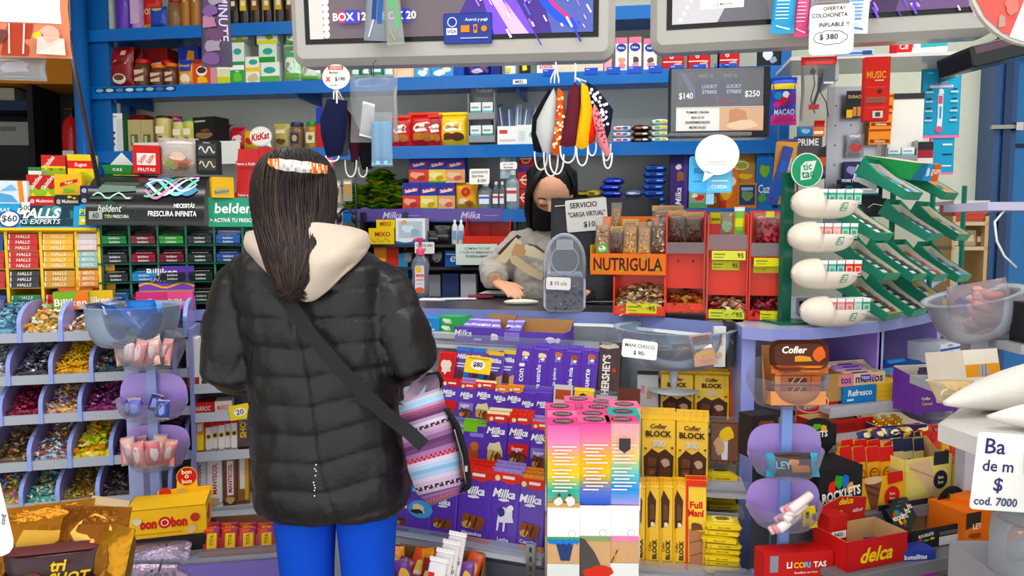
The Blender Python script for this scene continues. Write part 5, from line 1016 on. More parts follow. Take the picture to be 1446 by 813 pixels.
for k,(px0,px1,yt,c,a,nm)in enumerate(((494,508,92,'2a8a70:w',[('R',0,.4,1,.7,'e8ece8')],'teal and white packet'),(508,522,90,'c8dcd4:f',[('R',0,.1,1,.4,'2a7a68')],'silver and green packet'),(522,540,91,'2f9078:w',[('R',0,.5,1,.8,'e0e8e4')],'dark green and white packet'),(540,556,92,'e0e8e8:w',[('R',0,.1,1,.35,'58a8b8')],'white and blue packet'),(556,585,93,'e8c0a0',[('P',[(.1,.1),(.9,.2),(.9,.7),(.3,.6)],'f0d4b8')],'peach carton'),(585,608,92,'58a0d0',[('B',.5,.4,.3,.3,'e8ecf0',2),('B',.7,.7,.2,.2,'f0e8c8',3)],'sky blue carton with white flowers'),(608,641,91,'4a98d0',[('B',.4,.4,.3,.3,'f0f0f0',4),('B',.7,.6,.2,.2,'f0e8c8',5)],'wide sky blue carton'),(641,655,92,'1c4ca8',[],'plain blue carton'),(655,694,88,'1c2c80:w',[('B',.5,.5,.4,.36,'a83a4a',3),('B',.5,.4,.25,.2,'d8c8d8',4)],'dark blue and red cake bag'),(693,706,90,'1c2470',[],'navy carton'))):
 it(f'{nm} under the left screen, {ORD[k]} from the left',px0,px1,yt,1,c,a,dep=.06,name='packet',kind='bag' if 'bag' in nm or 'packet' in nm else 'box')
it('white and yellow tin behind the price slips',711,729,86,1,'e8e8e0',[('R',0,.2,.6,.5,'d8c83a')],kind='can',lid='d8d8d8:g')
it('black carton with yellow star under the left screen',733,748,84,1,'1c1c1c',[('B',.5,.5,.3,.3,'e8e03a',3)])
it('white carton with red lettering under the left screen',758,784,82,1,'ece8e4',[('T','stella',.5,.5,.3,'c8283a')])
it('long cream carton lying under the left screen',784,853,80,1,'d8cdb8',[('R',0,0,1,.1,'b8a888')],dep=.1)
it('narrow pink carton beside the long cream one',853,864,80,1,'e0a0a8')
for k,(px0,px1,yt,c2)in enumerate(((869,886,53,'d89a7a'),(888,906,52,'4a4a40'),(909,928,54,'5a5040'))):
 it(f'tall white and pink carton with blue oval, {ORD[k]} from the left of three',px0,px1,yt,1,'e4e0e4',[('R',0,.82,1,1,'d87a94'),('E',.5,.7,.42,.12,'28388e'),('T','Nina',.5,.7,.07,'f0f0f4'),('B',.55,.34,.3,.1,c2,k+2),('B',.55,.18,.3,.1,'d88a94',k)],name='milk_carton',group='tall white and pink cartons')
for k,(px0,px1,yt)in enumerate(((936,967,68),(972,1004,67),(1015,1045,65))):
 it(f'red coffee box, {ORD[k]} from the left of three under the right screen',px0,px1,yt,1,'b8282a',[('R',.0,.35,.9,.4,'e8d8d4'),('P',[(.3,0),(.9,0),(.85,.35),(.55,.3)],'c8a898'),('T','6',.4,.65,.3,'f0e0dc')],name='coffee_box',group='red coffee boxes')
it('black carton with white blossom under the right screen',1072,1102,60,1,'1a1c20',[('B',.4,.5,.25,.25,'d8e0e8',2),('B',.7,.3,.2,.16,'8aa0b8',4)])
for k,px in enumerate((764,822,853,882,911,940,972,1003,1015)):
 m=MB();m.box(-.028,-.0012,0,.028,0,.028,'1f4cb8:g');m.art([('R',.1,.7,.4,.85,'9ab0e0')],.056,.028,O=(0,-.0013,0))
 put('price_slip',f'blue price slip on the second shelf edge, {ORD[k]} from the left','price tag',FB.mat(FB.x(px+11),-.002,SZ[1]-.014),m,group='blue price slips on the shelf edge')
m=MB();m.box(-.03,-.001,0,.03,0,.02,'f0f0ec');m.art([('T','MIEL',.5,.5,.7,INK)],.06,.02,O=(0,-.0012,0));put('price_slip','white slip reading MIEL on the second shelf edge','price tag',FB.mat(FB.x(734),-.002,SZ[1]-.045),m)
it('tall white and black carton by the blue upright',153,173,160,2,'e8e8e4',[('R',.55,.0,1,.85,'d0d4d0'),('B',.3,.5,.16,.05,'3a3a3c',2),('B',.34,.35,.14,.04,'3a3a3c',3),('B',.3,.2,.16,.05,'4a4a4c',4),('R',.1,.9,.6,.93,'8a8a8c')],side='2a5a3a')
for k,px in enumerate((180,198)):it(f'beige and olive soap box, {["left", "right"][k]} of two beside the tall white carton',px,px+18,169,2,'b8a878',[('R',.2,.2,.8,.55,'5a6a48'),('R',.3,.3,.5,.5,'c8b888')],name='soap_box',group='beige soap boxes',d=.06)
it('dark red box behind the beige soap boxes',178,205,162,2,'8a2420',[],d=.16)
for k,(px0,px1,yt,c,l,nm)in enumerate(((215,236,163,'c8b878:g','2a2420:g','yellow biscuit canister with dark lid'),(230,250,163,'d8a890:g','c84a4a:g','pale red canister with red lid'),(240,258,169,'c8c07a:g','5a3a8a:g','yellow canister with purple lid'),(255,272,168,'b8b860:g','3a8a4a:g','lime canister with green lid'))):
 it(nm+' on the third shelf',px0,px1,yt,2,c,[('R',0,.5,1,.7,'e8e0c0'),('E',.5,.3,.36,.14,'7a4a2a')],kind='can',lid=l,d=.03 if k!=1 else.1)
it('black carton with food picture leaning on the third shelf',268,306,165,2,'1c1a1a',[('B',.5,.45,.4,.12,'8a6a48',2),('B',.6,.6,.24,.06,'6a4a3a',4),('R',.1,.85,.6,.9,'b8b0a0'),('B',.5,.2,.3,.1,'3a5a3a',7)],yaw=-14)
for k,(px0,px1,yt,c,nm)in enumerate(((302,326,175,'3a241c:w','dark brown bag'),(322,346,179,'a82430:w','red bag'),(342,362,184,'d8b030:w','yellow and red bag'))):it(nm+' of sweets behind the wafer sign on the third shelf',px0,px1,yt,2,c,[('B',.5,.5,.34,.2,['8a5a3a','e8d0c8','c83a2a'][k],k)],kind='bag',d=.1)
it('white card panel standing behind the red carton',186,341,200,2,'dfe0da',yb=232,d=-.02,dep=.004,name='white_card',cat='card')
m=MB();w_=.115;m.lathe([(.0,0),(.052,0),(.052,.003),(0,.003)],'f2efec',28,False,False);m.v=[Vector((v.x*1.05,-v.z,v.y*.86+.05))for v in m.v];m.prism([(.02,.012),(.05,.0),(.045,.03)],-.002,0,'f2efec')
m.v=[v for v in m.v];m.art([('E',.5,.5,.5,.46,'c8c4c0'),('E',.5,.5,.48,.44,'f4f1ee'),('T','KitKat',.5,.5,.36,'c0282a',dict(sh=.25,b=.035,w=.8,rot=8))],.109,.09,O=(0,-.0032,.005))
put('wafer_sign','white speech bubble sign with slanted red lettering on the third shelf','sign',FB.mat(FB.x(372,-.01),-.01,SZ[2]+.004),m)
it('olive snack bag with cake picture beside the wafer sign',384,407,174,2,'a8985a:w',[('B',.5,.3,.3,.14,'5a3a24',2),('R',.2,.6,.8,.75,'d8d0a8')],kind='bag')
it('glass jar of olives with a dark blue lid',406,425,172,2,'7a5a3a:g',[('R',0,.2,1,.6,'2a3458'),('E',.5,.4,.3,.12,'c8a060')],kind='jar',lid='28304a:g')
it('glass jar of pickles with a green lid',428,448,171,2,'a87a3a:g',[('R',0,.2,1,.6,'d8c8a0'),('B',.5,.4,.3,.1,'4a7a3a')],kind='jar',lid='2f8a3c:g')
it('blue and red striped tube carton beside the pickle jar',446,456,152,2,'b02a34',[('R',0,.6,1,1,'1f3a98')])
for k,(px0,px1,yt,c,d)in enumerate(((549,580,162,'b8201c:w',.03),(603,624,161,'a01c1a:w',.10),(574,619,157,'c0241e:w',.03),(617,661,157,'e8c428:w',.03))):
 it(['red cookie bag half behind the hanging mask bag','dark red cookie bag behind the large red one','large red cookie bag with white badge','yellow cookie bag with white badge'][k]+' on the third shelf',px0,px1,yt,2,c,[('B',.5,.55,.36,.17,'f0ece4',1),('T','Chocolate',.5,.56,.07,'8a3a24',dict(w=.6)),('B',.35,.28,.24,.12,'b87a3a' if k<3 else '5a3020',3),('B',.65,.27,.24,.12,'a86a34' if k<3 else '4a2a1c',5),('R',0,.9,1,.97,'d84a3a' if k<3 else 'f0d850')],kind='bag',group='cookie bags')
def dispenser(label,px0,px1,yt,yb,d,fr=FB,n=2,title='Tulipan',c='8e9094:g',depth=.07,where='grey dispenser on third shelf'):
 z0=fr.z((px0+px1)/2,yb,d);x,w_,h=fr.slot(px0,px1,yt,z0,d);m=MB();hh=h/(n+.55)
 m.box(-w_/2,depth-.003,0,w_/2,depth,h,c)
 for q in(-1,1):m.box(q*w_/2-.0015,0,0,q*w_/2+.0015,depth,h-hh*.4,c)
 P_=[]
 for k in range(n):
  m.box(-w_/2,0,k*hh,w_/2,depth,k*hh+.003,c);m.box(-w_/2,0,k*hh,w_/2,.002,k*hh+hh*.3,c)
 m.art([('T',title,.5,.5,.5,'e8e8ea',dict(w=.75))],w_,hh*.5,O=(0,depth-.0032,n*hh+.01))
 o=put('condom_dispenser',label,'dispenser',fr.mat(x,d,z0),m)
 for k in range(n):
  for q in(-1,1):
   b=carton(w_*.4,.03,hh*.72,'dde4e4',[('R',0,0,1,.5,['4aa0a0','2a8a80','6ab8c0'][(k+q)%3]),('R',.1,.65,.8,.75,'8a9a9c')])
   put('small_box',f'small white and teal box, {["left", "right"][q > 0]} {["lower", "upper", "third"][k]} ledge of {where}','box',fr.mat(x+q*w_*.23,d+.006,z0+k*hh+.0032),b,group='small teal boxes in grey dispensers')
dispenser('grey two tier dispenser of small boxes beside the cookie bags',661,698,118,201,.02)
for k in range(6):
 px=697+9*k;mb=carton(.028,.008,.13+.01*(k%2),['2a3248:g','8a98b0:x','3a4868:g','b8c4d8:y','98a8c0:y','c0ccd8:y'][k],[('R',.3,.2,.45,.9,'c8d4e8'),('R',.6,.2,.7,.9,'5a6a98')],side='a8b8cc')
 put('blister_pack',f'clear blister strip of pens, {ORD[k]} from the left on the third shelf','blister pack',FB.mat(FB.x(px+5,.05),.06+.01*k,SZ[2]+.05,0,-8,-14+5*k),mb,group='blister strips on the third shelf')
it('white and red flat box under the blister strips',702,731,178,2,'ece8e4',[('R',.1,.6,.5,.8,'c8484a'),('R',.1,.2,.9,.3,'c8c0bc')])
it('white and green first aid box beside the flat box',730,758,176,2,'dfe4e0',[('C',.75,.5,.14,1,'8ab8a0'),('R',.1,.2,.4,.7,'c8d0cc')])
for k,(px0,px1,c,n,y0)in enumerate(((864,893,'d8dce8:w',3,192),(892,921,'3a241e:w',3,192),(919,947,'d8e4d8:w',4,190))):
 for j in range(n):
  x,w_,h_=FB.slot(px0,px1,150,SZ[2],.03);hh=.026
  mb=bag(w_,.075,hh,c,[('B',.5,.5,.3,.3,['3a58a8','8a5a3a','c8c83a'][k],j),('R',.1,.3,.5,.7,['c83a4a','5a3a2a','4a9a6a'][k])],seed=j+k*5);mb.v=[Vector((v.x,v.z,hh-v.y))for v in mb.v];mb.f=[tuple(reversed(f))for f in mb.f]
  mb.rp(w_*.8,hh*.5,.004,.002,c,y0=-.001,z0=hh*.25);mb.art([('B',.3,.5,.2,.4,['c83a4a','a87a5a','5aa86a'][k],j),('B',.7,.5,.2,.4,['3a58a8','e8e0d0','d8c83a'][k],j+3)],w_*.8,hh*.5,O=(0,-.0012,hh*.25))
  put('alfajor_packet',f'{["white and blue", "dark brown", "pale green"][k]} wrapped biscuit packet, {ORD[j]} from the bottom of its pile','biscuit packet',FB.mat(x,.03,SZ[2]+.001+j*hh*.96,R.uniform(-4,4)),mb,group='wrapped biscuit packets right of the masks')
for c_,(px,n)in enumerate(((503,5),(533,8),(556,6))):
 for k in range(n):
  hh=.021;x=FB.x(px+R.uniform(-3,3),.03);w_=.125;mb=bag(w_,.09,hh*1.3,['8a9a2a:f','5a8a2a:f','a89a3a:f','3a6a2a:f'][(k+c_)%4],seed=k*7+c_,nu=14,nv=8);q=random.Random(k*5+c_)
  mb.v=[Vector((v.x+q.uniform(-.003,.003),v.z-.045,hh*1.3-v.y+q.uniform(-.003,.003)+.006*math.sin(v.x*60+k)))for v in mb.v];mb.f=[tuple(reversed(f))for f in mb.f]
  put('foil_packet',f'crumpled green gold foil packet, {ORD[k]} from the bottom of the {["left", "middle", "right"][c_]} pile','foil packet',FB.mat(x,.08,SZ[3]+.008+k*hh,q.uniform(-9,9),q.uniform(-5,5)),mb,group='green gold foil packets in piles')
def sal(k):return[('R',0,.52,1,1,'2c3a96'),('P',[(.06,.6),(.9,.72),(.95,.84),(.1,.74)],'c82a2a'),('T','Saladix',.5,.72,.13,'f4f0ec',dict(rot=10,b=.03,w=.85)),('R',0,0,1,.52,['c84a3a','e0c860','d8a06a'][k]),('B',.4,.3,.36,.16,['e8a090','f0e0a0','e8c0a0'][k],2),('B',.65,.2,.26,.12,['a83a2a','c8983a','c8605a'][k],4),('R',0,0,1,.07,['8a4a8a','3a9a4a','d8b890'][k])]
for k,(px0,px1)in enumerate(((568,593),(593,618),(618,643))):it(f'blue and red cracker box, {ORD[k]} from the left in the lower row',px0,px1,258,3,'c84a3a',sal(k),dep=.05,name='cracker_box',group='blue and red cracker boxes',side='2c3a96',top='2c3a96')
for k,(px0,px1)in enumerate(((577,606),(605,630),(629,657))):it(f'blue and red cracker box, {ORD[k]} from the left in the upper row',px0,px1,222,3,'c84a3a',sal(k),yb=258,d=.035,dep=.05,name='cracker_box',group='blue and red cracker boxes',side='2c3a96',top='2c3a96')
it('bright yellow snack bag beside the cracker boxes',641,674,257,3,'e0a81c:w',[('C',.5,.64,.2,1,'c83a1c'),('T','yi',.5,.64,.1,'f0c83a'),('B',.4,.3,.3,.12,'e8d8c0',3),('B',.65,.22,.2,.1,'a85a2a',5)],kind='bag')
for k,(px0,px1,yt,c,l,nm)in enumerate(((673,694,258,'c4ccd2:y','e8e8ea:g','small clear sanitiser bottle with blue and white label'),(694,705,256,'8a9298:y','d8d8dc:g','small grey sanitiser bottle, left of two narrow ones'),(704,713,256,'9aa2a6:y','d8d8dc:g','small grey sanitiser bottle, right of two narrow ones'),(712,733,240,'8a979c:g','e0e0e2:g','tall grey spray bottle with white label'))):it(nm+' on the lowest shelf',px0,px1,yt,3,c,[('R',0,.2,1,.55,'e8ecf2'),('R',0,.4,1,.48,'3a68c0' if k==0 else 'c84a4a')],kind='bottle',lid=l,d=.02)
it('pale clear carton of straws above the sanitiser bottles',706,729,198,3,'a8c0d0:g',[('R',.1,.1,.3,.9,'d0e0ec'),('R',.6,.1,.8,.9,'88a8c0')],yb=252,d=.05,dep=.03)
card('price_tag','white handwritten tag reading SANITIZANTE over the small bottles',None,.09,.068,[('SANITIZANTE',.5,.78,.16,INK,dict(w=.8)),('SILICONA',.42,.52,.16,INK,dict(w=.6)),('$ 290',.62,.22,.2,INK,dict(w=.45))],Mx=FB.mat(FB.x(677,0),0,FB.z(677,260,0),0,-6))
card('price_tag','white handwritten tag at the foot of the pale straw carton',None,.075,.032,[('$1 x 3 000',.5,.68,.26,INK,dict(w=.8)),('Bombillas',.5,.28,.24,INK,dict(w=.7))],Mx=FB.mat(FB.x(718,0),0,FB.z(718,239,0),0,-4))
for k,(yt,yb,c)in enumerate(((268,290,'b02a24'),(242,266,'b8302a'),(236,243,'23348e'),(212,236,'b4342a'))):
 it(f'red and white carton, {ORD[k]} from the bottom of the pile behind the assistant' if k!=2 else 'flat dark blue carton in the red pile behind the assistant',731,754,yt,3,c,[('C',.5,.5,.3,1,'e8dcd4'),('C',.5,.5,.24,1,'b83a2c'),('R',.1,.46,.9,.54,'e8dcd4')]if k!=2 else[],yb=yb,d=.04,group='red cartons behind the assistant')
def pile(label,px,w_,n,c,d,z0,cc,hh=.028,g='packets'):
 for j in range(n):
  mb=bag(w_,.075,hh*1.15,c,[('B',.5,.5,.3,.3,cc,j)],seed=j+int(px));mb.v=[Vector((v.x,v.z,hh-v.y))for v in mb.v];mb.f=[tuple(reversed(f))for f in mb.f]
  mb.rp(w_*.8,hh*.5,.004,.002,c,y0=-.001,z0=hh*.25);mb.art([('B',.4,.5,.3,.45,cc,j),('R',.6,.3,.9,.5,'d8dcec')],w_*.8,hh*.5,O=(0,-.0012,hh*.25))
  put('biscuit_packet',f'{label}, {ORD[j]} from the bottom','biscuit packet',FB.mat(FB.x(px,d)+R.uniform(-.006,.006),d,z0+.001+j*hh*.95,R.uniform(-6,6)),mb,group=g)
pile('olive dark packet behind the assistant',822,.08,3,'4a4424:w',.04,SZ[3],'a8983a',g='olive packets')
pile('yellow gold packet beside the olive ones',838,.07,3,'b8a02a:w',.03,SZ[3],'5a4a1c',g='yellow gold packets')
pile('royal blue packet right of the assistant',863,.095,5,'1c2fa0:w',.03,SZ[3],'3a58d0',g='royal blue packets')
pile('silver blue packet between the blue piles',892,.08,3,'5a6a98:w',.05,SZ[3],'d8dce8',g='silver blue packets')
pile('bright blue packet in the taller blue pile',924,.095,7,'1c58b8:w',.03,SZ[3],'2a3468',g='bright blue packets')
it('tall violet chocolate carton on the lowest shelf right of the blue packets',946,972,212,3,'3a2a6a',[('T','Milka',.5,.22,.34,'e8e4f4',dict(rot=90,sh=.2,w=.3)),('B',.6,.55,.3,.1,'8a5a3a',3),('B',.5,.72,.2,.06,'d8c8d8',4),('R',.8,0,1,1,'4a3a80')])
it('second tall violet carton behind the blue phone sign',972,990,210,3,'46307a',[('R',0,.0,1,.4,'5a3a8a')],d=.05)
it('small carton with a festive picture below the blue phone sign',973,1000,268,3,'8aa88a',[('B',.5,.6,.3,.2,'d83a3a',2),('R',0,0,1,.3,'5a9a6a'),('B',.3,.7,.2,.14,'e8e0d0',4)],d=.0)
it('brown small carton with wood print on the lowest shelf',1000,1016,270,3,'6a4424',[('B',.5,.5,.3,.3,'a8743a',3)],d=.0)
it('orange biscuit carton on the lowest shelf',1014,1043,240,3,'c8701c',[('B',.4,.4,.3,.2,'e8a83a',2),('E',.6,.7,.3,.14,'e8dcc8'),('R',0,0,.4,.2,'a83a1c')],d=.01)
it('kraft brown carton with lemon picture tilted above the blue jar carton',1030,1068,217,3,'a8804a',[('E',.45,.6,.3,.16,'d8cc98'),('E',.45,.6,.24,.12,'8a9a48'),('B',.6,.22,.3,.12,'d8b84a',2)],yb=258,d=.02,yaw=8,tilt=0)
it('dark blue carton with jar picture in an orange tray',1041,1069,258,3,'c87a24',[('R',.1,.12,.92,.92,'2a3a68'),('B',.5,.5,.3,.25,'6a8a5a',2),('R',.2,.7,.8,.82,'8ab0d0')],d=.0)
it('blue and green snack carton by the right upright',1068,1092,218,3,'2a6ab0',[('B',.5,.7,.3,.14,'7aa83a',2),('T','Cuz',.5,.36,.16,'e8f0f4',dict(w=.7)),('B',.4,.2,.3,.1,'5a9a48',4)],d=.01,side='2a3a68')
it('dark bag with handle behind the kraft carton',1058,1090,219,3,'3a2a20:w',[('B',.5,.5,.3,.2,'c8b898',3)],kind='bag',d=.12)
FZ=Fr(600,3.18,-4);zA,zB=FZ.z(600,345),FZ.z(620,377)
m=MB().at(FZ.M);P=[]
for z in(zA,zB,CT-.25):
 m=MB().at(FZ.M);m.box(FZ.x(500),0,z-.012,FZ.x(724),.25,z,'1d1d20:g');P.append(('shelf',m))
for px in(500,562,722):m=MB().at(FZ.M);m.box(FZ.x(px),.1,0,FZ.x(px)+.015,.25,zA+.14,'202024:g');P.append(('upright',m))
m=MB().at(FZ.M);m.box(FZ.x(500),.24,0,FZ.x(724),.25,zA+.14,'3a3430');P.append(('back_panel',m))
put('black_rack','low black metal rack under the violet price rail behind the counter','rack',Matrix(),None,P)
def lo(label,px0,px1,yt,z,col,art=(),**k):return it(label,px0,px1,yt,z+.0005,col,art,fr=FZ,**k)
mix=[('T','MIXO',.55,.62,.3,'b8281c',dict(b=.03,w=.7)),('L',[(.1,.3),(.25,.1),(.35,.35),(.5,.1),(.65,.35),(.85,.15)],'6a5a1c',.02)]
lo('yellow lantern box with red lettering on the black rack',520,557,322,zA,'e8cc1c',mix,dep=.08)
lo('small yellow box on top of the lantern box',531,558,310,zA,'e8cc1c',[('T','MIXO',.5,.5,.5,'b8281c',dict(b=.03,w=.6))],yb=322,dep=.08)
lo('white box with a blue wave and a clear window on the black rack',558,601,308,zA,'e8eaec',[('P',[(0,0),(1,0),(1,.2),(.6,.1),(.3,.06),(0,.12)],'2a62b0'),('R',.1,.25,.9,.88,'b8c8d4'),('B',.4,.6,.2,.18,'d8e4ec',2),('B',.65,.45,.2,.16,'98b0c4',3),('B',.3,.86,.1,.1,'d8a868',4)],dep=.09)
for k,(px0,px1,yt,nm)in enumerate(((603,622,326,'left'),(612,636,318,'right'))):lo(f'black wallet shaped pouch, {nm} of two beside the white box',px0,px1,yt,zA,'1c1c20:w',[('R',.1,.4,.9,.5,'6a6a70')],kind='bag')
for k,px in enumerate((637,646)):lo(f'small white medicine bottle, {["left", "right"][k]} of two beside the red crate',px,px+9,310,zA,'d8dce0:g',[('R',0,.2,1,.55,'7a9ab8')],kind='bottle',lid='f0f0f0:g')
z0=zA+.0005;x,w_,h=FZ.slot(655,720,306,z0,.0);m=MB();
m.box(-w_/2,.0,0,w_/2,.16,.004,'c03420:g');m.box(-w_/2,0,0,w_/2,.004,h*.3,'c83a22:g');m.box(-w_/2,.156,0,w_/2,.16,h,'b83020:g');m.box(-.002,.15,.004,.002,.157,h*.95,'8a2418:g')
for q in(-1,1):m.prism([(0,0),(.16,0),(.16,h),(.12,h),(0,h*.3)],0,.004,'c03420:g')if 0 else m.add([(q*w_/2,y,z)for y,z in((0,0),(.16,0),(.16,h),(.1,h),(0,h*.3))]+[(q*(w_/2-.004),y,z)for y,z in((0,0),(.16,0),(.16,h),(.1,h),(0,h*.3))],[(0,1,2,3,4),(9,8,7,6,5),(2,7,8,3),(3,8,9,4)],'c03420:g')
put('storage_crate','open fronted red plastic crate on the black rack behind the assistant','crate',FZ.mat(x,0,z0),m)
m=carton(.05,.03,.012,'d86a58');put('card_wad','small pale red wad of slips lying in the red crate','card',FZ.mat(x+.03,.03,z0+.006,10),m)
card('notice','white printed notice about phone chips pinned to the black rack',None,FZ.x(703)-FZ.x(644),.09,[('COMPRA TU CHIP',.52,.78,.11,'3a4a42',dict(w=.6)),('Y CON TU PREGUNTAS',.5,.6,.11,'3a4a42',dict(w=.8)),('TE REGALAMOS',.5,.42,.11,'3a4a42',dict(w=.6)),('100',.75,.14,.2,'2a9a5a',dict(w=.2))],'d8e4dc',Mx=FZ.mat(FZ.x(673),-.004,FZ.z(673,374)),cat='notice',r=.002)
lo('small blue box on the lower level of the black rack',628,651,354,zB,'1f58a8',[('T','e',.5,.5,.4,'e8f0f8',dict(sh=.3)),('R',.1,.75,.9,.82,'c8d8ec')])
lo('orange box on the lower level of the black rack',528,546,347,zB,'e0901c',[('R',.1,.2,.9,.4,'f0c83a')]);lo('red box on the lower level of the black rack',545,563,346,zB,'c03a20',[])
for k,(px0,px1,yt)in enumerate(((566,585,352),(585,607,357),(605,628,350))):lo(f'black and grey cable pack, {ORD[k]} from the left on the lower rack level',px0,px1,yt,zB,['26262a:w','4a4a50:w','1c1c20:w'][k],[('B',.5,.5,.3,.3,'8a8a90',k)],kind='bag',group='cable packs on the black rack')
card('price_tag','white handwritten tag behind the sanitiser pump',None,.085,.05,[('DESDE $40',.5,.7,.24,INK,dict(w=.8)),('$ 60',.4,.34,.28,INK,dict(w=.4))],'e4e8e4',Mx=FZ.mat(FZ.x(600),-.012,FZ.z(600,358)))
for k,(px0,px1,yt,c,nm)in enumerate(((560,576,358,'3a88b8','sky blue paper pack'),(600,622,388,'8a8c94','grey box'),(624,648,386,'2a3a68','navy box'),(650,672,387,'b8bcc4','pale box'))):it(f'{nm} on the bottom level of the black rack',px0,px1,yt,CT-.2495,c,[('R',.1,.5,.9,.62,'e0e4e8')],fr=FZ,dep=.08)
FW=Fr(475,2.95,-4);P=[]
for k,py in enumerate((262,300,338,376)):
 m=MB().at(FW.M);z=FW.z(475,py);m.tube([(FW.x(446),0,z),(FW.x(503),0,z)],.003,'3a3a3e:m',6);P.append(('rail',m))
for px in(446,503):m=MB().at(FW.M);m.tube([(FW.x(px),0,CT),(FW.x(px),0,FW.z(px,225))],.004,'3a3a3e:m',6);P.append(('post',m))
put('wire_rack','thin black wire rack of small packs beside the customer hair','rack',Matrix(),None,P)
for k,(px,py,c,a)in enumerate(((456,240,'e08a4a','d8507a'),(466,238,'d85a8a','e8b04a'),(476,270,'b8a890','6a5a4a'),(492,268,'9a9080','c8883a'),(460,306,'a8a49c','7a5a3a'),(478,308,'c8c0b4','4a4a4a'),(494,345,'b0aca4','8a6a4a'),(470,346,'a09a90','c89a4a'))):
 mb=carton(.035,.004,.085,c,[('B',.5,.5,.35,.3,a,k),('R',.1,.78,.9,.9,'e8e0d8')]);put('hanging_pack',f'small blister pack hung on the wire rack, {ORD[k]} counting down from its top left','blister pack',FW.mat(FW.x(px,-.008),-.010,FW.z(px,py+16)),mb,group='small packs on the wire rack')
m=MB();m.tube([(.028*math.cos(t*.3),0,.03*math.sin(t*.3))for t in range(-1,12)],.005,'1c1c1e:g',8)
e1=MB();e1.ball((.03,0,-.012),.02,'202022:g',12,(.6,.8,1));e2=MB();e2.ball((-.03,0,-.008),.02,'202022:g',12,(.6,.8,1))
put('headphones','black headphones hung beside the customer hair','headphones',FW.mat(FW.x(490,-.03),-.03,FW.z(490,305)),None,[('headband',m),('ear_cup',e1),('ear_cup',e2)])
def cpt(px,py,z=CT):return PZ(px,py,z)
p=cpt(594,420);b=MB();b.lathe([(.020,.0),(.028,.01),(.03,.05),(.026,.085),(.029,.12),(.022,.142),(.014,.152),(.013,.16)],'a8aebc:y',20,sx=1.15,sy=.8)
b.lathe([(.026,.008),(.028,.06),(.024,.085),(.026,.11),(.02,.125)],'b8c0d0:y',16,sx=1.1,sy=.75)
lb=MB();lb.at(T(0,-.0245,.02));lb.rp(.034,.1,.001,.006,'dcd8e4');lb.art([('C',.4,.84,.32,1,'e8b83a'),('R',.1,.58,.95,.68,'d86a5a'),('R',.15,.44,.9,.5,'d88a7a'),('R',.15,.3,.9,.34,'c8a8a8'),('E',.5,.1,.5,.1,'d8603a')],.034,.1)
pu=MB();pu.lathe([(.015,.158),(.016,.175),(.010,.182),(.006,.186),(.006,.205),(.012,.208),(.012,.220)],'e0567c:g',14);pu.tube([(0,0,.214),(-.02,0,.214),(-.026,0,.206)],.005,'e0567c:g',8)
put('sanitiser_bottle','clear sanitiser bottle with a bright pink pump on the counter by the customer','bottle',T(p.x,p.y,CT+.0005),None,[('bottle_body',b),('label',lb),('pump',pu,None,'bright pink pump')])
for k,(px,py,w_,d_,c,yw,nm)in enumerate(((612,423,.1,.07,'e4e6ee',-8,'white sheet of paper under the sanitiser bottle'),(648,423,.12,.06,'d8dae4',12,'second white sheet on the counter left of the till drawer'),(678,421,.09,.07,'8a2430:g',4,'dark red folder lying on the counter by the assistant hand'))):
 q=cpt(px,py);m=MB();m.box(-w_/2,-d_/2,0,w_/2,d_/2,.002 if k<2 else.006,c);put('folder' if k==2 else 'paper_sheet',nm,'folder' if k==2 else 'paper',T(q.x,q.y,CT+.0005+.0025*k)@RZ(yw),m)
q=cpt(705,421);mb=bag(.16,.1,.02,'c8ccd4:x',seed=3);mb.v=[Vector((v.x,v.z,.022-v.y))for v in mb.v];mb.f=[tuple(reversed(f))for f in mb.f];put('plastic_bag','crumpled clear plastic bag on the counter before the assistant','bag',T(q.x,q.y,CT+.004)@RZ(-10),mb)
q=cpt(736,430);m=MB();m.ball((0,0,.008),.05,'d8d4c4:c',14,(1.2,.5,.2));put('cloth','pale folded cloth lying at the front of the counter','cloth',T(q.x,q.y,CT+.001),m)
YM=2.52;M0=T(0,0,0)
pa,pb=PY(778,283,YM),PY(932,283,YM);xm=(pa.x+pb.x)/2;wm=pb.x-pa.x;hm_=PY(850,279,YM).z-CT-.04
s_=MB();s_.box(-wm/2,0,.04,wm/2,.03,.04+hm_,'141419:g');s_.rp(wm*.6,hm_*.7,.03,.02,'101014:g',y0=.028,z0=.08);s_.box(-wm/2+.012,-.0015,.06,wm/2-.012,0,.03+hm_,'1e1f27:g')
ft=MB();ft.box(-.03,.01,0,.03,.03,.06,'141419:g');ft.lathe([(.1,0),(.1,.008),(.02,.014)],'141419:g',20,sx=1.1,sy=.7)
put('monitor','black computer monitor facing away behind the nut bags','monitor',T(xm,YM,CT+.0005)@RZ(-5)@RX(-2),None,[('screen_housing',s_),('foot',ft)])
pc=PY(830,326,YM-.02);card('notice','white handwritten card reading SERVICIO CARGA VIRTUAL on the black monitor',(pc.x,YM-.024,pc.z),.138,.108,[('SERVICIO',.44,.82,.17,INK,dict(w=.66,b=.02)),('"CARGA VIRTUAL"',.5,.54,.16,INK,dict(w=.9,b=.02)),('$10',.55,.2,.2,INK,dict(w=.3))],rot=-5,cat='notice',yaw=-5,extra=[('R',-.25,.84,.02,.87,'e8e8ec')])
m=MB();wt=PY(930,0,YM+.1).x-PY(778,0,YM+.1).x
q=cpt(797,440);W=.128;D=.15;H=.115;c='cdd3de:x'
j=MB();j.rp(W,H,.004,.02,c);j.rp(W,H,.004,.02,c,y0=D);
for sgn in(-1,1):j.box(sgn*W/2-.002,.003,.012,sgn*W/2+.002,D,H-.01,'b8a8dc:x')
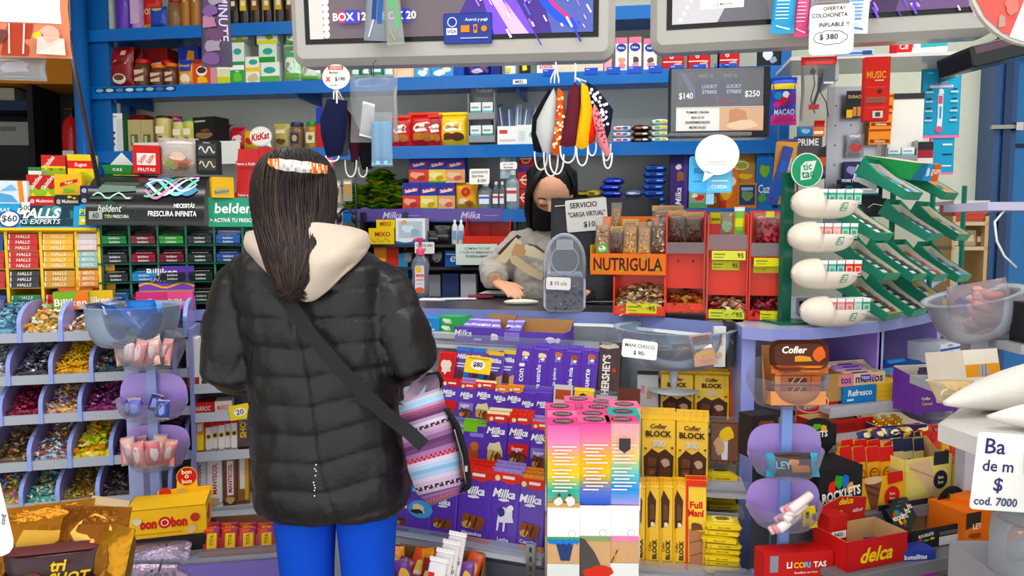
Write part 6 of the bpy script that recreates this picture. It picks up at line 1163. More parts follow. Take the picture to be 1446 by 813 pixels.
j.box(-W/2+.01,0,0,W/2-.01,D,.004,c);j.box(-W/2+.01,.03,H-.004,W/2-.01,D,H,c)
ar=MB();pts=[(-W/2+.004,0,H*.9)]+[(-(W/2-.004)*math.cos(math.pi*t/16),0,H+.035+.085*math.sin(math.pi*t/16))for t in range(17)]+[(W/2-.004,0,H*.9)];ar.tube(pts,.0055,'dde2ea:y',8)
ar.tube([(.042*math.cos(6.3*t/24),0,H+.042+.044*math.sin(6.3*t/24))for t in range(24)],.003,'dde2ea:y',6,cyc=True)
pl=[]
for t in range(17):a=math.pi*t/16;pl.append((-(W/2-.006)*math.cos(a),H+.035+.083*math.sin(a)))
ar.prism(list(reversed([(-W/2+.006,H*.9)]+pl+[(W/2-.006,H*.9)])),.001,.003,'dfe6f0:x')
ar.rp(.05,.03,.001,.004,'d8dce4:y',y0=-.003,z0=H+.075)
lol=heap_mesh(170,W*.9,D*.92,H*.78,['3a3844:w','b8b8c4:f','5c5a68:w','8a8894:f','2a2832:w'],.016,5,front=.9)
put('lollipop_box','clear acrylic sweet box with an arched handle and price tag','box',T(q.x,q.y,CT+.0005)@RZ(-4),None,[('box_body',j),('handle_plate',ar)])
o=put('loose_sweets','black and silver wrapped sweets filling the clear arched box','sweets',T(q.x,q.y,CT+.005)@RZ(-4)@T(0,.006,0),lol,kind='stuff')
pc=PY(788,409,q.y-.006);card('price_tag','white tag reading 15 each on the clear arched box',(pc.x,q.y-.008,pc.z),.075,.038,[('$ 15 c/u',.5,.5,.34,INK,dict(w=.8))],rot=2,yaw=-4)
FC=Fr(940,2.13,-16)
def ibag(label,px0,px1,yt,yb,d,col,seed,art=(),kcard=True,cols=None,g=None,fr=FC,name='nut_bag',tilt=-6,cw='b8966a'):
 z0=fr.z((px0+px1)/2,yb,d);x,w_,h=fr.slot(px0,px1,yt,z0,d);q=random.Random(seed)
 mb=MB();bag(w_,h,w_*.55,'e0dcd4:x',(),crimp=.1,seed=seed,mb=mb)
 inn=MB();bag(w_*.9,h*.78,w_*.46,col,(),crimp=.02,seed=seed,mb=inn);inn.v=[v+Vector((0,w_*.03,h*.02))for v in inn.v]
 for k in range(70):
  u,v=q.uniform(.12,.88),q.uniform(.05,.92);a=1-abs(2*u-1)**2.4;y=w_*.26-w_*.235*(max(0,a)*(1-abs(2*v-1)**4))**.5
  inn.at(T((u-.5)*w_*.86,y,h*.02+v*h*.74)@RX(q.uniform(-50,50))@RZ(q.uniform(0,90)));s2=w_*q.uniform(.05,.09);inn.ball((0,0,0),s2,q.choice(cols),6,(1.3,.6,.9))
 inn.at(Matrix());P=[('film',mb),('filling',inn)]
 if kcard:c=MB();c.box(-w_*.5,w_*.2,h*.86,w_*.5,w_*.24,h*1.04,cw);c.art([('R',.15,.2,.8,.3,'7a5a3a'),('R',.2,.5,.9,.56,'7a5a3a')],w_,h*.18,O=(0,w_*.2-.0005,h*.86));P.append(('card_header',c))
 if art:mb.art(art,w_,h,O=(0,w_*.02,0))
 return put(name,label,'bag',fr.mat(x,d,z0,q.uniform(-5,5),tilt),None,P,group=g)
zb2=FC.z(887,388,-.02);x,w_,h=FC.slot(834,940,358,zb2,-.03)
m=tray(w_,.09,h,'e0761c:p','c8641c',hb=h*1.9);m.art([('T','NUTRIGULA',.5,.5,.62,'2e2218',dict(b=.02,w=.92)),('B',.12,.2,.03,.08,'9aa83a',1),('B',.42,.18,.03,.08,'9aa83a',2),('B',.72,.75,.03,.08,'9aa83a',3),('B',.9,.3,.03,.08,'9aa83a',4)],w_,h)
m.box(-w_/2-.001,.0,h*.2,-w_/2,.09,h*1.4,'c8b83a');
FCx=x;bk=MB();bk.box(-w_/2+.02,.088,h,w_/2-.03,.092,h*2.75,'e0761c:p');bk.art([('E',.75,.8,.06,.12,'3a4a2a'),('E',.75,.8,.03,.07,'d8a83a')],w_,h*1.75,O=(0,.0875,h));
put('nut_carton','orange carton hand lettered NUTRIGULA holding bags of nuts','carton',FC.mat(x,-.03,zb2,0,0),None,[('tray',m),('back_board',bk)])
NB='nut bags in the orange carton'
tn,br_,mx_=['c8965a','d8b078','a87440','e0c8a0'],['5a2e1c','3e2016','6a3a24','4a281a'],['d8c09a','5a3a24','b88a5a','e8dcc0','7a4a30']
for k,(px0,px1,yt,c,cs,nm,cc)in enumerate(((840,861,306,'c8a078',mx_,'pale mixed nuts, leftmost',0),(860,880,320,'5a3420',br_,'brown raisins, second from left',1),(878,901,310,'c89a5c',tn,'peanuts, middle',1),(899,919,312,'d0a468',tn,'chopped peanuts, fourth from left',0),(918,942,306,'6a4a34',mx_,'dark mixed nuts, rightmost',0))):
 ibag(f'clear bag of {nm} in the orange carton',px0,px1,yt,360,-.015,c,k+3,[('R',.15,.05,.85,.3,'5aa048'),('E',.5,.17,.25,.08,'d8e8c8')]if k==0 else(),cc,cs,NB)
ibag('slim twisted bag of nuts behind the orange carton',862,877,285,330,.05,'a87a4a',12,(),False,tn,NB)
ibag('carded bag of nuts behind the right end of the orange carton',920,965,290,335,.055,'8a6a48',13,(),True,mx_,NB)
RD='d8442c:g'
def rbin(label,px0,px1,yt,yb,d,dep=.10,lipy=None,tags=(),lip2=None):
 z0=FC.z((px0+px1)/2,yb,d);z0=max(z0,CT+.0006);x,w_,h=FC.slot(px0,px1,yt,z0,d);m=MB();w_*=.97
 m.box(-w_/2,dep-.003,0,w_/2,dep,h,RD)
 for q in(-1,1):m.box(q*w_/2-.002,.0,0,q*w_/2+.002,dep,h*.97,RD)
 m.box(-w_/2,0,0,w_/2,dep,.003,RD);P=[('bin_body',m)]
 def at_(py):return FC.z((px0+px1)/2,py,d)-z0
 if lipy:
  a,b2=at_(lipy[1]),at_(lipy[0]);l=MB();l.box(-w_/2,.0,a,w_/2,.002,b2,'a8a4a8:y');l.box(-w_/2,0,a,w_/2,dep,a+.003,RD);P.append(('clear_lip',l))
  s2=MB();s2.box(-w_/2,.03,at_(yb-34),w_/2,.034,a,'cc3e28:g')
  for q in(-.2,.2):s2.art([('C',.5+q,.8,.03,1,'5a1a10')],w_,a-at_(yb-34),O=(0,.0295,at_(yb-34)))
  P.append(('panel',s2));
 fl=MB();fl.box(-w_/2,-.0,0,w_/2,.002,at_(yb-14),RD);P.append(('front_lip',fl))
 for(ya,yc,c,fx0,fx1,dd)in tags:
  t_=MB();t_.box(-w_/2+w_*fx0,dd-.0015,at_(yc),-w_/2+w_*fx1,dd,at_(ya),c);t_.art([('R',.06,.55,.4,.7,'7a8a2a'),('R',.06,.25,.35,.35,'8a9a3a'),('T','95',.85,.5,.5,'3a3a2a')],w_*(fx1-fx0),at_(ya)-at_(yc),O=(-w_/2+w_*(fx0+fx1)/2,dd-.0017,at_(yc)));P.append(('shelf_label',t_))
 put('red_bin',label,'bin',FC.mat(x,d,z0),None,P);return x,w_,z0,at_
B1=rbin('red plastic bin of cashews under the orange nut carton',866,940,389,446,-.03,.09,None,[(428,442,'d8d050',.25,.85,-.001)])
B2=rbin('red plastic two tier bin with dark bags, left of three',941,997,296,442,-.02,.10,(342,359))
B3=rbin('red plastic two tier bin with a green pack, middle of three',1000,1058,298,452,-.03,.10,(331,354),[(354,367,'d8d860',.1,.95,-.001),(369,382,'c8d050',.1,.8,.028),(437,450,'c8d858',.05,.95,-.001)])
B4=rbin('red plastic two tier bin with dark red sweets, right of three',1060,1116,296,453,-.04,.10,(343,363),[(364,376,'e0d848',.1,1,-.001),(377,386,'d8d050',.1,1,.028),(439,452,'d8d848',.3,1,-.001)])
def fill(label,B,d,col,cols,seed,y0=.006,dz=.004,h=.045,s=.018,kind='pillow',n=60,front=.7,film=True):
 x,w_,z0,at_=B;mb=heap_mesh(n,w_*.92,.08,h,cols,s,seed,kind,front=front)
 put('loose_sweets' if 'nuts' not in label and 'cashew' not in label else 'loose_nuts',label,'sweets',FC.mat(x,d+y0,z0+dz),mb,kind='stuff')
fill('cashew nuts heaped in the red bin under the orange carton',B1,-.03,None,['e0cca0','c8a878','8a6844','f0e4c8','5c4430'],1,h=.085,s=.02,n=110)
fill('golden wrapped sweets at the foot of the left red bin',B2,-.02,None,['a8682c:w','c88a3c:w','8a4a20:w','d8b070:w','7a2a1c:w'],2,h=.06,front=.6)
fill('dull red and beige sweets at the foot of the middle red bin',B3,-.03,None,['b8604c:w','c8a888:w','9a8a70:w','8a2a2a:w','d8c8b0:w'],3,h=.065,front=.6)
fill('dark red sweets at the foot of the right red bin',B4,-.04,None,['8a2430:w','a83a44:w','4a1a20:w','b85a60:w','6a4a48:w'],4,h=.07,front=.6)
ibag('clear bag of dark raisins in the left red bin, left one',942,968,298,343,.0,'3a2018',21,(),True,br_,'dark bags in the red bins')
ibag('clear bag of dark raisins in the left red bin, right one',966,993,300,343,.0,'3e2418',22,(),True,br_,'dark bags in the red bins')
ibag('clear bag of dark red fruit sweets in the right red bin',1063,1112,298,344,-.02,'8a1c2c',23,[('R',.38,.82,.62,1,'d8d858')],False,['a82438','6a1420','8a2a3a','c84a58'],'dark bags in the red bins')
it('pale green sachet in the middle red bin',1017,1036,299,FC.z(1027,332,-.01),'a8b8a0:y',[('B',.5,.4,.4,.3,'8aa888',2)],kind='bag',fr=FC,d=-.01);it('bright green and yellow tube in the middle red bin',1037,1052,292,FC.z(1044,332,-.01),'7ab84a:w',[('R',0,.3,1,.6,'d8e04a'),('R',0,.85,1,1,'d8dce0')],kind='bag',fr=FC,d=-.01)
it('yellow green label card at the back of the middle red bin',1003,1018,300,FC.z(1010,316,.05),'c8d048',[('R',.1,.3,.9,.5,'6a7a2a')],fr=FC,d=.05,dep=.002)
it('black till drawer behind the red bins',1128,1160,425,CT+.001,'1c1c22:g',[],fr=FC,d=.12,dep=.1,name='till')
q0=cpt(1122,459);P=[]
m=MB();m.box(-.014,.04,0,.014,.06,.40,'1f5a48:g');m.box(-.04,0,0,.05,.10,.006,'1f5a48:g');P.append(('post',m))
s_=MB();s_.lathe([(.0,0),(.047,0),(.047,.003),(0,.003)],'2a8a60:g',28,False,False);s_.v=[Vector((v.x+.028,-v.z+.012,v.y*.95+.405))for v in s_.v]
s_.art([('E',.5,.5,.5,.5,'d8dcd4'),('E',.5,.5,.47,.47,'2a8a60'),('P',[(.3,.2),(.62,.25),(.78,.78),(.42,.74),(.3,.6)],'c8d8cc'),('T','tic',.5,.6,.2,'1f6a48',dict(rot=8)),('T','tac',.52,.38,.2,'1f6a48',dict(rot=8))],.094,.09,O=(.028,.0085,.36));P.append(('sign_disc',s_))
put('mint_stand','green mint stand with a round sign at the left of the curved counter','stand',T(q0.x,q0.y,CT+.0005)@RZ(12),None,P)
MH=[(1115,1213,282,'teal'),(1110,1207,334,'pink'),(1115,1213,386,'red'),(1127,1226,439,'rose')]
for k,(a,e,py,nm)in enumerate(MH):
 Y=q0.y-.03;pc_=PY((a+e)/2,py,Y);L=(e-a)*Y/F_PX;r=.041;m=MB();n=18;V=[]
 for i in range(25):
  t=i/24*2-1;x=t*L/2;rr=r*(max(0,1-abs(t)**3.2))**.5 if abs(t)>.0 else r;rr=max(rr,.002)
  closed=x<-L*.12;top=180 if closed else 18
  ring=[]
  for j in range(n+1):a_=rad(-90-(90+top)/1*0+0);
  for j in range(n+1):
   ang=rad(-90+(j/n*2-1)*(180 if closed else 100));ring.append((x,rr*math.cos(ang)*1.0,rr*math.sin(ang)))
  V.append(ring)
 m.add([p for r_ in V for p in r_],[(i*(n+1)+j,(i+1)*(n+1)+j,(i+1)*(n+1)+j+1,i*(n+1)+j+1)for i in range(24)for j in range(n)],'e4dccd:g',True)
 m.box(-L*.1,-r*.9,-r*.1,L*.44,r*.9,-r*.05,'c8c0b8:g')
 lg=[('P',[(.1,.05),(.8,.1),(.95,.95),(.3,.9)],'3a8a62'),('P',[(.2,.15),(.72,.18),(.84,.85),(.36,.8)],'d8e4d8'),('T','tic',.5,.64,.22,'2a6a4a'),('T','tac',.52,.38,.22,'2a6a4a')]
 lb=MB();lb.art(lg,.022,.024,O=(L*.16,-r*.99,-r*.55),U=(1,0,0),V=(0,-.25,1));
 hold=put('mint_holder',f'cream capsule shaped mint holder, {ORD[k]} from the top of four','holder',T(pc_.x,Y,pc_.z-(.008 if k==0 else 0))@RZ(8),None,[('trough',m),('emblem',lb)],group='cream mint holders')
 ar_=MB();
 cs=[['58a890','4a9a88','60b098','50a08c','58a890'],['e0a098','d89088','e8a8a0','5aa890','4a9a84'],['b8c8c8','5aa8a0','48988c','d8402c','d04430'],['d88888','e09898','d87880','a8c8b8','58a088']][k]
 for j in range(5):
  mb=carton(.021,.036,.036,cs[j],[('R',.1,.1,.9,.55,'d8dcd4'),('R',.2,.2,.8,.5,cs[j]),('R',0,.75,1,1,'e8ece8')],top='eceeea')
  put('mint_box',f'small {["green", "salmon", "grey teal", "rose"][k] if k != 2 or j < 3 else "red"} mint box, {ORD[j]} from the left in the {ORD[k]} capsule holder','mints',T(pc_.x,Y,pc_.z-(.008 if k==0 else 0))@RZ(8)@T(-L*.08+j*.0235,-.02,-r*.04),mb,group='mint boxes in the capsule holders')
FG=Fr(1270,2.10,36)
GT='1f7a68:y';P=[]
for px in(1200,1262,1318,1362):m=MB().at(FG.M);x=FG.x(px,.10);m.box(x-.006,.10,CT+.0006,x+.006,.112,FG.z(px,262,.10),'1f6a58:g');P.append(('post',m))
TR=[]
for r,(yb,cols)in enumerate(((452,((1222,1278),(1262,1313),(1302,1352))),(398,((1198,1278),(1258,1312),(1294,1338),(1338,1370))),(341,((1196,1262),(1262,1336),(1326,1368))),(283,((1240,1300),(1296,1350))))):
 for c,(a,e)in enumerate(cols):
  w_=.1;z=FG.z((a+e)/2+12,yb,-.03)+.002;x=FG.x((a*.25+e*.75),-.03);TR.append((r,c,x,max(z,CT+.003),w_))
  m=MB();t=tray(w_,.16,.024,'58c4a4:y','3aa888:y',hb=.05,slope=.03);t.v=[FG.mat(x,-.03,max(z,CT+.003),4,30)@v for v in t.v];P.append(('tray',t))
put('tray_rack','translucent green tray rack of gum packs on the curved counter','rack',Matrix(),None,P)
TC=[[('6a3a2a','brown'),('2a2c30','black'),('c89a3a','amber')],[('3a4a2a','dark green'),('26282c','black'),('a83a38','red'),('4aa0c0','sky blue')],[('28302c','black'),('2a3a6a','navy'),('9a8a6a','tan')],[('2a7ab8','blue'),('e08a3a','orange')]]
for r,c,x,z,w_ in TR:
 col,nm=TC[r][c];M0=FG.mat(x,-.03,z,4,30)
 t=tray(w_*.9,.145,.02,['e8c81c','2a9a4a','1f5aa8','d8a83a','3a8a4a'][(r*3+c)%5]if r!=1 else '2a8a6a','d8d0bc',hb=.036,slope=.026)
 t.art([('R',0,0,.3,1,'1c2a5a'),('B',.65,.5,.25,.35,'e8e0c8',r+c)],w_*.9,.02)
 put('gum_carton',f'open gum carton, {ORD[c]} from left in the {["lowest", "third", "second", "top"][r]} tier of the green tray rack','carton',M0@T(0,.004,.0025),t,group='gum cartons in the green tray rack')
 for k in range(5):
  mb=MB();mb.box(-w_*.38,0,0,w_*.38,.021,.012,('%s:w'%col)if k%2==0 else{'black':'3a3e44:w','red':'8a8a90:w'}.get(nm,'2a4a4a:w'),front=None);mb.art([('R',.1,.3,.6,.7,'d8dcd8')],w_*.76,.012,start=1);mb.art([('R',.1,.2,.5,.8,'c8d0d0')],w_*.76,.021,O=(0,0,.0125),V=(0,1,0))
  put('gum_pack',f'{nm} gum pack, {ORD[k]} from the front, {ORD[c]} {["lowest", "third", "second", "top"][r]} tier carton of green tray rack','gum',M0@T(0,.012+.025*k,.005+.0005*k)@RX(8),mb,group='gum packs in the green tray rack')
m=MB();w_=.15;fl_=carton(.13,.16,.05,'2a8a4a',[('P',[(.0,0),(.4,0),(.5,1),(.3,1)],'1f6a8a'),('P',[(.4,0),(.75,0),(.7,1),(.5,1)],'2a90c8'),('R',.74,0,1,1,'d8602c'),('T','gum',.85,.5,.4,'f0e8d0'),('B',.55,.5,.08,.3,'c8e0ec',3)],top='c8bca4')
pq=PY(1293,280,2.2);put('gum_carton','kraft topped blue and green carton on top of the green tray rack','carton',T(pq.x,2.16,FG.z(1310,262,.0)+.012)@RZ(30)@RX(12),fl_)
m=MB();m.prism([(0,0),(.11,-.03),(.12,0),(.02,.045)],0,.002,'e0e4e4','e0e4e4');m.art([('P',[(.1,.3),(.8,.1),(.85,.3),(.2,.7)],'3a9ac0')],.12,.05,O=(.06,-.0006,-.005));pq=PY(1228,250,2.1);put('carton_flap','white and blue open carton flap above the green tray rack','carton',T(pq.x,2.2,pq.z)@RZ(30),m)
FW2=Fr(1250,2.62,-9)
def hang(label,px0,px1,yt,yb,col,art=(),d=0,t=.006,name='blister_pack',cat='blister pack',group=None,kind='box',rot=0,fr=FW2):
 z0=fr.z((px0+px1)/2,yb,d);x,w_,h=fr.slot(px0,px1,yt,z0,d)
 mb=carton(w_,t,h,col,art)if kind=='box' else bag(w_,h,t,col,art,seed=int(px0))
 return put(name,label,cat,fr.mat(x,d,z0,0,0,rot),mb,group=group)
P=[]
m=MB().at(FW2.M);m.box(FW2.x(1166),.03,FW2.z(1200,330,.03),FW2.x(1238),.04,FW2.z(1200,122,.03),'a0a2a8:m')
for i in range(3):
 for j in range(6):m.art([('C',.5,.5,.5,1,'4a4a50')],.006,.006,O=(FW2.x(1178+22*i),.0295,FW2.z(1200,150+28*j,.03)))
P.append(('peg_panel',m));m=MB().at(FW2.M);m.box(FW2.x(1238),.03,FW2.z(1270,230,.03),FW2.x(1302),.04,FW2.z(1270,132,.03),'e2e0d8:g');m.box(FW2.x(1238),.028,FW2.z(1270,140,.03),FW2.x(1302),.03,FW2.z(1270,132,.03),'1c1c20:g');P.append(('white_board',m))
m=MB().at(FW2.M);z=FW2.z(1240,78,.0);m.box(FW2.x(1108),-.02,z-.012,FW2.x(1342),.25,z,'c8c8c4:g');P.append(('top_shelf',m))
for px in(1172,1338):m=MB().at(FW2.M);m.box(FW2.x(px),.0,z-.08,FW2.x(px)+.012,.25,z-.012,'b0b2b4:m');P.append(('bracket',m))
put('wall_rack','grey metal wall rack with perforated panels right of the blue shelving','rack',Matrix(),None,P)
hang('pack of colourful party balloons hung right of the cigarette sign',1090,1127,108,176,'3a4ab0:w',[('R',0,.86,1,1,'2a48b0'),('R',0,.74,1,.86,'e0c83a'),('C',.25,.6,.16,1,'2a90d0'),('C',.55,.62,.14,1,'e8e8ec'),('C',.8,.55,.18,1,'7a2a8a'),('C',.45,.48,.18,1,'c8283a'),('C',.2,.42,.14,1,'d83a9a'),('C',.65,.42,.15,1,'5a2a8a'),('T','MACAO',.5,.26,.12,'f0ecf4',dict(w=.8)),('R',0,0,1,.2,'d84a9a')],d=-.25,t=.03,kind='bag',name='balloon_pack',cat='pack')
hang('clear bag of white earphones with a red top hung over the mint stand',1133,1184,78,180,'dcd8d8:x',[('R',0,.88,1,1,'c82a24'),('L',[(.3,.85),(.35,.6),(.25,.4),(.4,.2)],'3a3a3e',.03),('L',[(.6,.8),(.5,.5),(.7,.35),(.8,.15)],'2a2a2e',.03),('C',.3,.78,.08,1,'4a4a50'),('C',.55,.78,.08,1,'5a5a60'),('L',[(.5,.7),(.45,.5),(.3,.25)],'4a4a4e',.08),('R',.2,.25,.5,.32,'c84a4a'),('R',.4,.02,.7,.1,'d8362c'),('R',.6,.6,.9,.63,'f0f0f0')],d=-.36,t=.04,kind='bag',name='earphone_bag',cat='bag')
hang('red earphone card reading MUSIC hung on the right',1222,1258,80,170,'cc3322',[('T','MUSIC',.45,.72,.11,'e8b03a',dict(w=.75)),('R',.4,.62,.75,.64,'e8c8a0'),('C',.6,.46,.1,1,'4a2a24'),('R',.05,.28,.85,.36,'8a5a50'),('R',.35,.04,.75,.15,'d8d8d0'),('R',.45,.06,.65,.13,'4a4a48')]+[('R',.1,.2+.16*k,.8,.205+.16*k,'e07a60')for k in range(4)],d=-.33,t=.03,name='earphone_pack',cat='pack')
hang('battery blister card behind the red earphone card',1196,1224,128,166,'1c1c1e',[('T','DURACELL',.5,.78,.12,'c8b070',dict(w=.85)),('R',0,0,.3,.3,'d8a83a'),('R',.32,.05,.5,.4,'b87a4a'),('R',.54,.05,.72,.4,'b87a4a'),('R',.76,.05,.94,.4,'b87a4a')],d=-.01)
for k in range(3):hang(f'orange razor card, {ORD[k]} from the top of the hanging strip',1231-2*k,1262-2*k,132+24*k,156+24*k,'e08a1c',[('R',.05,.1,.95,.3,'8a3018'),('T','Gillette',.5,.2,.15,'f0e4d0',dict(w=.8)),('R',.0,.8,1,.9,'9a3a1c')],d=-.02-.002*k,group='orange razor cards')
rz=[('P',[(.02,.96),(.98,.96),(.98,.02),(.02,.02)],'2ba0c4'),('T','VENUS',.2,.94,.02,'f0f4f8'),('P',[(.36,.78),(.62,.78),(.49,.9)],'e07a90'),('R',.2,.72,.8,.76,'d8d4d8'),('R',.24,.745,.76,.755,'e08aa0'),('B',.49,.66,.09,.05,'e8ecf0',3),('L',[(.48,.62),(.49,.3),(.47,.1)],'e8ecf0',.13),('L',[(.48,.6),(.48,.48)],'e05a80',.1),('L',[(.49,.44),(.49,.26)],'2ba0c4',.05),('C',.46,.1,.09,1,'e05a80'),('R',0,-.03,1,.01,'e87aa8')]+[('R',x,.22+.14*j,x+.2,.245+.14*j,'c8e0e8')for x in(.08,.72)for j in range(4)]+[('R',x,.26+.14*j,x+.12,.28+.14*j,'1c3a58')for x in(.12,.76)for j in range(4)]
hang('large sky blue razor blister card with a pink razor',1303,1358,97,192,'2590b8',rz,d=.14,t=.012,name='razor_card')
hang('small sky blue razor card below the large one',1314,1348,192,246,'2f9ac0',[('R',0,0,1,.05,'e87aa8'),('R',0,0,.1,1,'e87aa8'),('R',.5,.2,.9,.24,'e0ecf0'),('R',.5,.5,.9,.54,'1c3a58'),('R',.5,.75,.9,.8,'e0ecf0')],d=.14,t=.01,name='razor_card')
dp=dict(fr=FW2,depth=.06)
dispenser('dark PRIME dispenser of small boxes above the round mint sign',1126,1167,190,252,-.02,n=1,title='PRIME',c='4a4448:g',where='dark box dispenser',**dp)
hang('purple and orange printed panel of the dark dispenser',1127,1166,222,248,'7a3a5a',[('R',0,.5,1,1,'c85a2a'),('P',[(0,0),(.5,.6),(1,0)],'5a2a6a')],d=-.025,t=.003,name='display_card',cat='card')
dispenser('grey dispenser of small boxes on the white board',1253,1296,188,252,-.02,n=2,title='Tulipan',where='grey wall dispenser',**dp)
dispenser('long black PRIME dispenser behind the green trays',1188,1246,252,280,-.1,n=1,title='PRIME PRIME PRIME',c='1c2030:g',where='long black dispenser',**dp)
hang('black packet with a white loop at the back of the green trays',1160,1252,280,306,'1a1b20:g',[('L',[(.72,.5),(.8,.7),(.95,.6)],'d8dce0',.01),('R',.05,.2,.4,.3,'4a4c54')],d=-.1,t=.03,name='packet',cat='packet')
hang('red and dark packs beside the grey wall dispenser',1296,1318,200,246,'9a2a3a',[('R',0,.75,1,1,'2a2428'),('R',0,.35,1,.5,'e8d8d8'),('R',.2,.2,.8,.34,'3a2a30')],d=.0,t=.03,name='packet',cat='packet')
hang('hanging clear pack of razors on the peg panel',1196,1222,188,222,'c8c4c8:y',[('B',.5,.4,.34,.2,'b84a4a',2),('B',.5,.65,.3,.12,'6a6a78',4)],d=-.0,t=.02,kind='bag',name='razor_pack')
hang('dark blue clip pack on the peg panel',1192,1222,228,252,'2a2c5a',[('B',.4,.5,.3,.3,'8a8ab8',2),('B',.7,.4,.2,.2,'4a4a8a',3)],d=-.0,t=.02,name='clip_pack')
hang('blue pack below the balloons',1127,1148,178,192,'2a6aa8',[('B',.5,.5,.3,.3,'8ab8d8',2)],d=-.05,t=.02);hang('orange pack with white lettering below the earphone bag',1148,1164,178,192,'d8702c',[('R',.1,.2,.9,.5,'f0e8dc')],d=-.05,t=.02)
for k,(px0,px1,yt,c,a)in enumerate(((1086,1100,205,'1f3f98:w','2a58c0'),(1092,1120,200,'e0a020:w','3a2a6a'),(1104,1130,196,'4a3a7a:w','d8b8a0'))):hang(f'tall {["blue", "yellow and purple", "violet"][k]} biscuit tube leaning right of the shelving',px0,px1,yt,288,c,[('P',[(.1,.1),(.9,.2),(.8,.5),(.2,.4)],a),('R',.2,.55,.8,.75,'e8e0d0' if k else '3a68c8')],d=-.2+.02*k,t=.03,rot=10-6*k if k else 14,name='biscuit_tube',cat='packet')
for k,(px0,px1,yt,yb,c,nm)in enumerate(((1267,1300,53,78,'c8282c','red and white carton'),(1300,1338,58,76,'4ab0b0','white and teal carton'))):hang(nm+' on the top shelf of the wall rack',px0,px1,yt,yb,c,[('P',[(.6,.0),(1,0),(1,.9),(.75,.9)],'e8e4e8'),('T','Cif',.3,.5,.3,'f0ecec'),('R',0,.0,1,.16,'e8ecec')]if k==0 else[('R',0,.0,1,.6,'e4e6e6'),('P',[(0,.5),(1,.6),(1,.9),(0,.95)],'3aa0a0')],d=.02,t=.08,name='carton',cat='box')
hang('long blue and white pen pack on the top shelf of the wall rack',1180,1234,70,79,'b8c4d8',[('R',.0,.3,.7,.6,'3a6ab8'),('R',.7,.2,.95,.8,'28488a')],d=-.02,t=.03,name='pen_pack',cat='pack')
FS=Fr(1375,2.78,-9);m=MB().at(FS.M)
P=[]
for z in(FS.z(1375,283),FS.z(1375,313),FS.z(1375,348)):b=MB().at(FS.M);b.box(FS.x(1345),0,z-.014,FS.x(1396),.2,z,'c8b898' if z<1.5 else 'd4d2cc');P.append(('shelf',b))
b=MB().at(FS.M);b.box(FS.x(1391),0,0,FS.x(1396),.2,FS.z(1375,305),'c8a878');P.append(('side_panel',b));b=MB().at(FS.M);b.box(FS.x(1345),0,0,FS.x(1349),.2,FS.z(1375,305),'c8a878');P.append(('side_panel',b))
put('wooden_shelf','narrow pale wooden shelf beside the blue door frame','shelf',Matrix(),None,P)
for k in range(4):
 m=MB().at(Matrix());w_=FS.x(1392)-FS.x(1350);m.box(-w_/2,0,0,w_/2,.15,.012,'b8402c:g');m.box(-w_/2-.004,-.004,.012,w_/2+.004,.154,.017,'c84a34:g')
 put('red_tray',f'flat red plastic tray, {ORD[k]} from the bottom of the pile by the blue door','tray',FS.mat((FS.x(1392)+FS.x(1350))/2,.01,FS.z(1375,313)+.0005+.0176*k),m,group='red trays piled by the blue door')
for k,(px0,px1,yt,c)in enumerate(((1362,1378,325,'a89878'),(1378,1388,328,'6a5040'))):hang(f'{["pale", "brown"][k]} small carton on the wooden shelf',px0,px1,yt,347,c,[('R',.2,.3,.8,.7,'d8c8a8')],d=.03,t=.05,fr=FS,name='carton',cat='box')
FRz={}
def sh(py,px,d):return FR.z(px,py,d)
SH=[('mint',.16,sh(568,1220,.16)),('red',.06,sh(616,1200,.06)),('cone',-.08,sh(717,1230,-.08)),('low',-.21,sh(796,1240,-.21))]
P=[]
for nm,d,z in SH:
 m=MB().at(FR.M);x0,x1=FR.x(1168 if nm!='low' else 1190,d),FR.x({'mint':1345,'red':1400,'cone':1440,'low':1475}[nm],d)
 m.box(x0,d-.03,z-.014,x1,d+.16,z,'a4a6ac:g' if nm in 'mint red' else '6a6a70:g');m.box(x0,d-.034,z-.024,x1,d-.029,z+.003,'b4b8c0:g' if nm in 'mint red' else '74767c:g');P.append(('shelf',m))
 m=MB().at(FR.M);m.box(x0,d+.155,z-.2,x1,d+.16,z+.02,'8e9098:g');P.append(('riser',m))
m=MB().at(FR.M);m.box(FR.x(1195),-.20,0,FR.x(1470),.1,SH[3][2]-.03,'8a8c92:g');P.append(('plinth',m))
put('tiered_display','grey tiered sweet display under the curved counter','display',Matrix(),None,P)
def rb(label,px0,px1,yt,k,c,art=(),dd=0,dep=None,**kw):
 d=SH[k][1]+dd;return it(label,px0,px1,yt,SH[k][2]+.0005,c,art,fr=FR,d=d,dep=dep,**kw)
MEN=[('T','mentos',.5,.5,.5,'28408a',dict(b=.02,w=.85))]
rb('small dark wafer box with white lettering behind the chocolate tray',1108,1153,470,0,'2a2622',[('T','ROCKY',.5,.85,.1,'d8d0b8',dict(b=.02)),('T','Road',.5,.7,.1,'d8d0b8')],dd=.05,dep=.03)
rb('plain kraft carton left of the roll mints',1164,1192,528,0,'b08a58',[],dd=.01,dep=.1)
rb('blue refresh carton with white lettering under the roll mints',1191,1238,545,0,'2a7ab8',[('T','Refresco',.5,.62,.38,'eef4f8',dict(b=.02,w=.9)),('R',.1,.15,.3,.28,'c8e0f0')],dep=.09)
rb('plain yellow carton beside the blue refresh carton',1238,1281,540,0,'e8c050',[('R',0,.5,1,.53,'d8a83a'),('R',0,.25,1,.28,'d8a83a')],dep=.09)
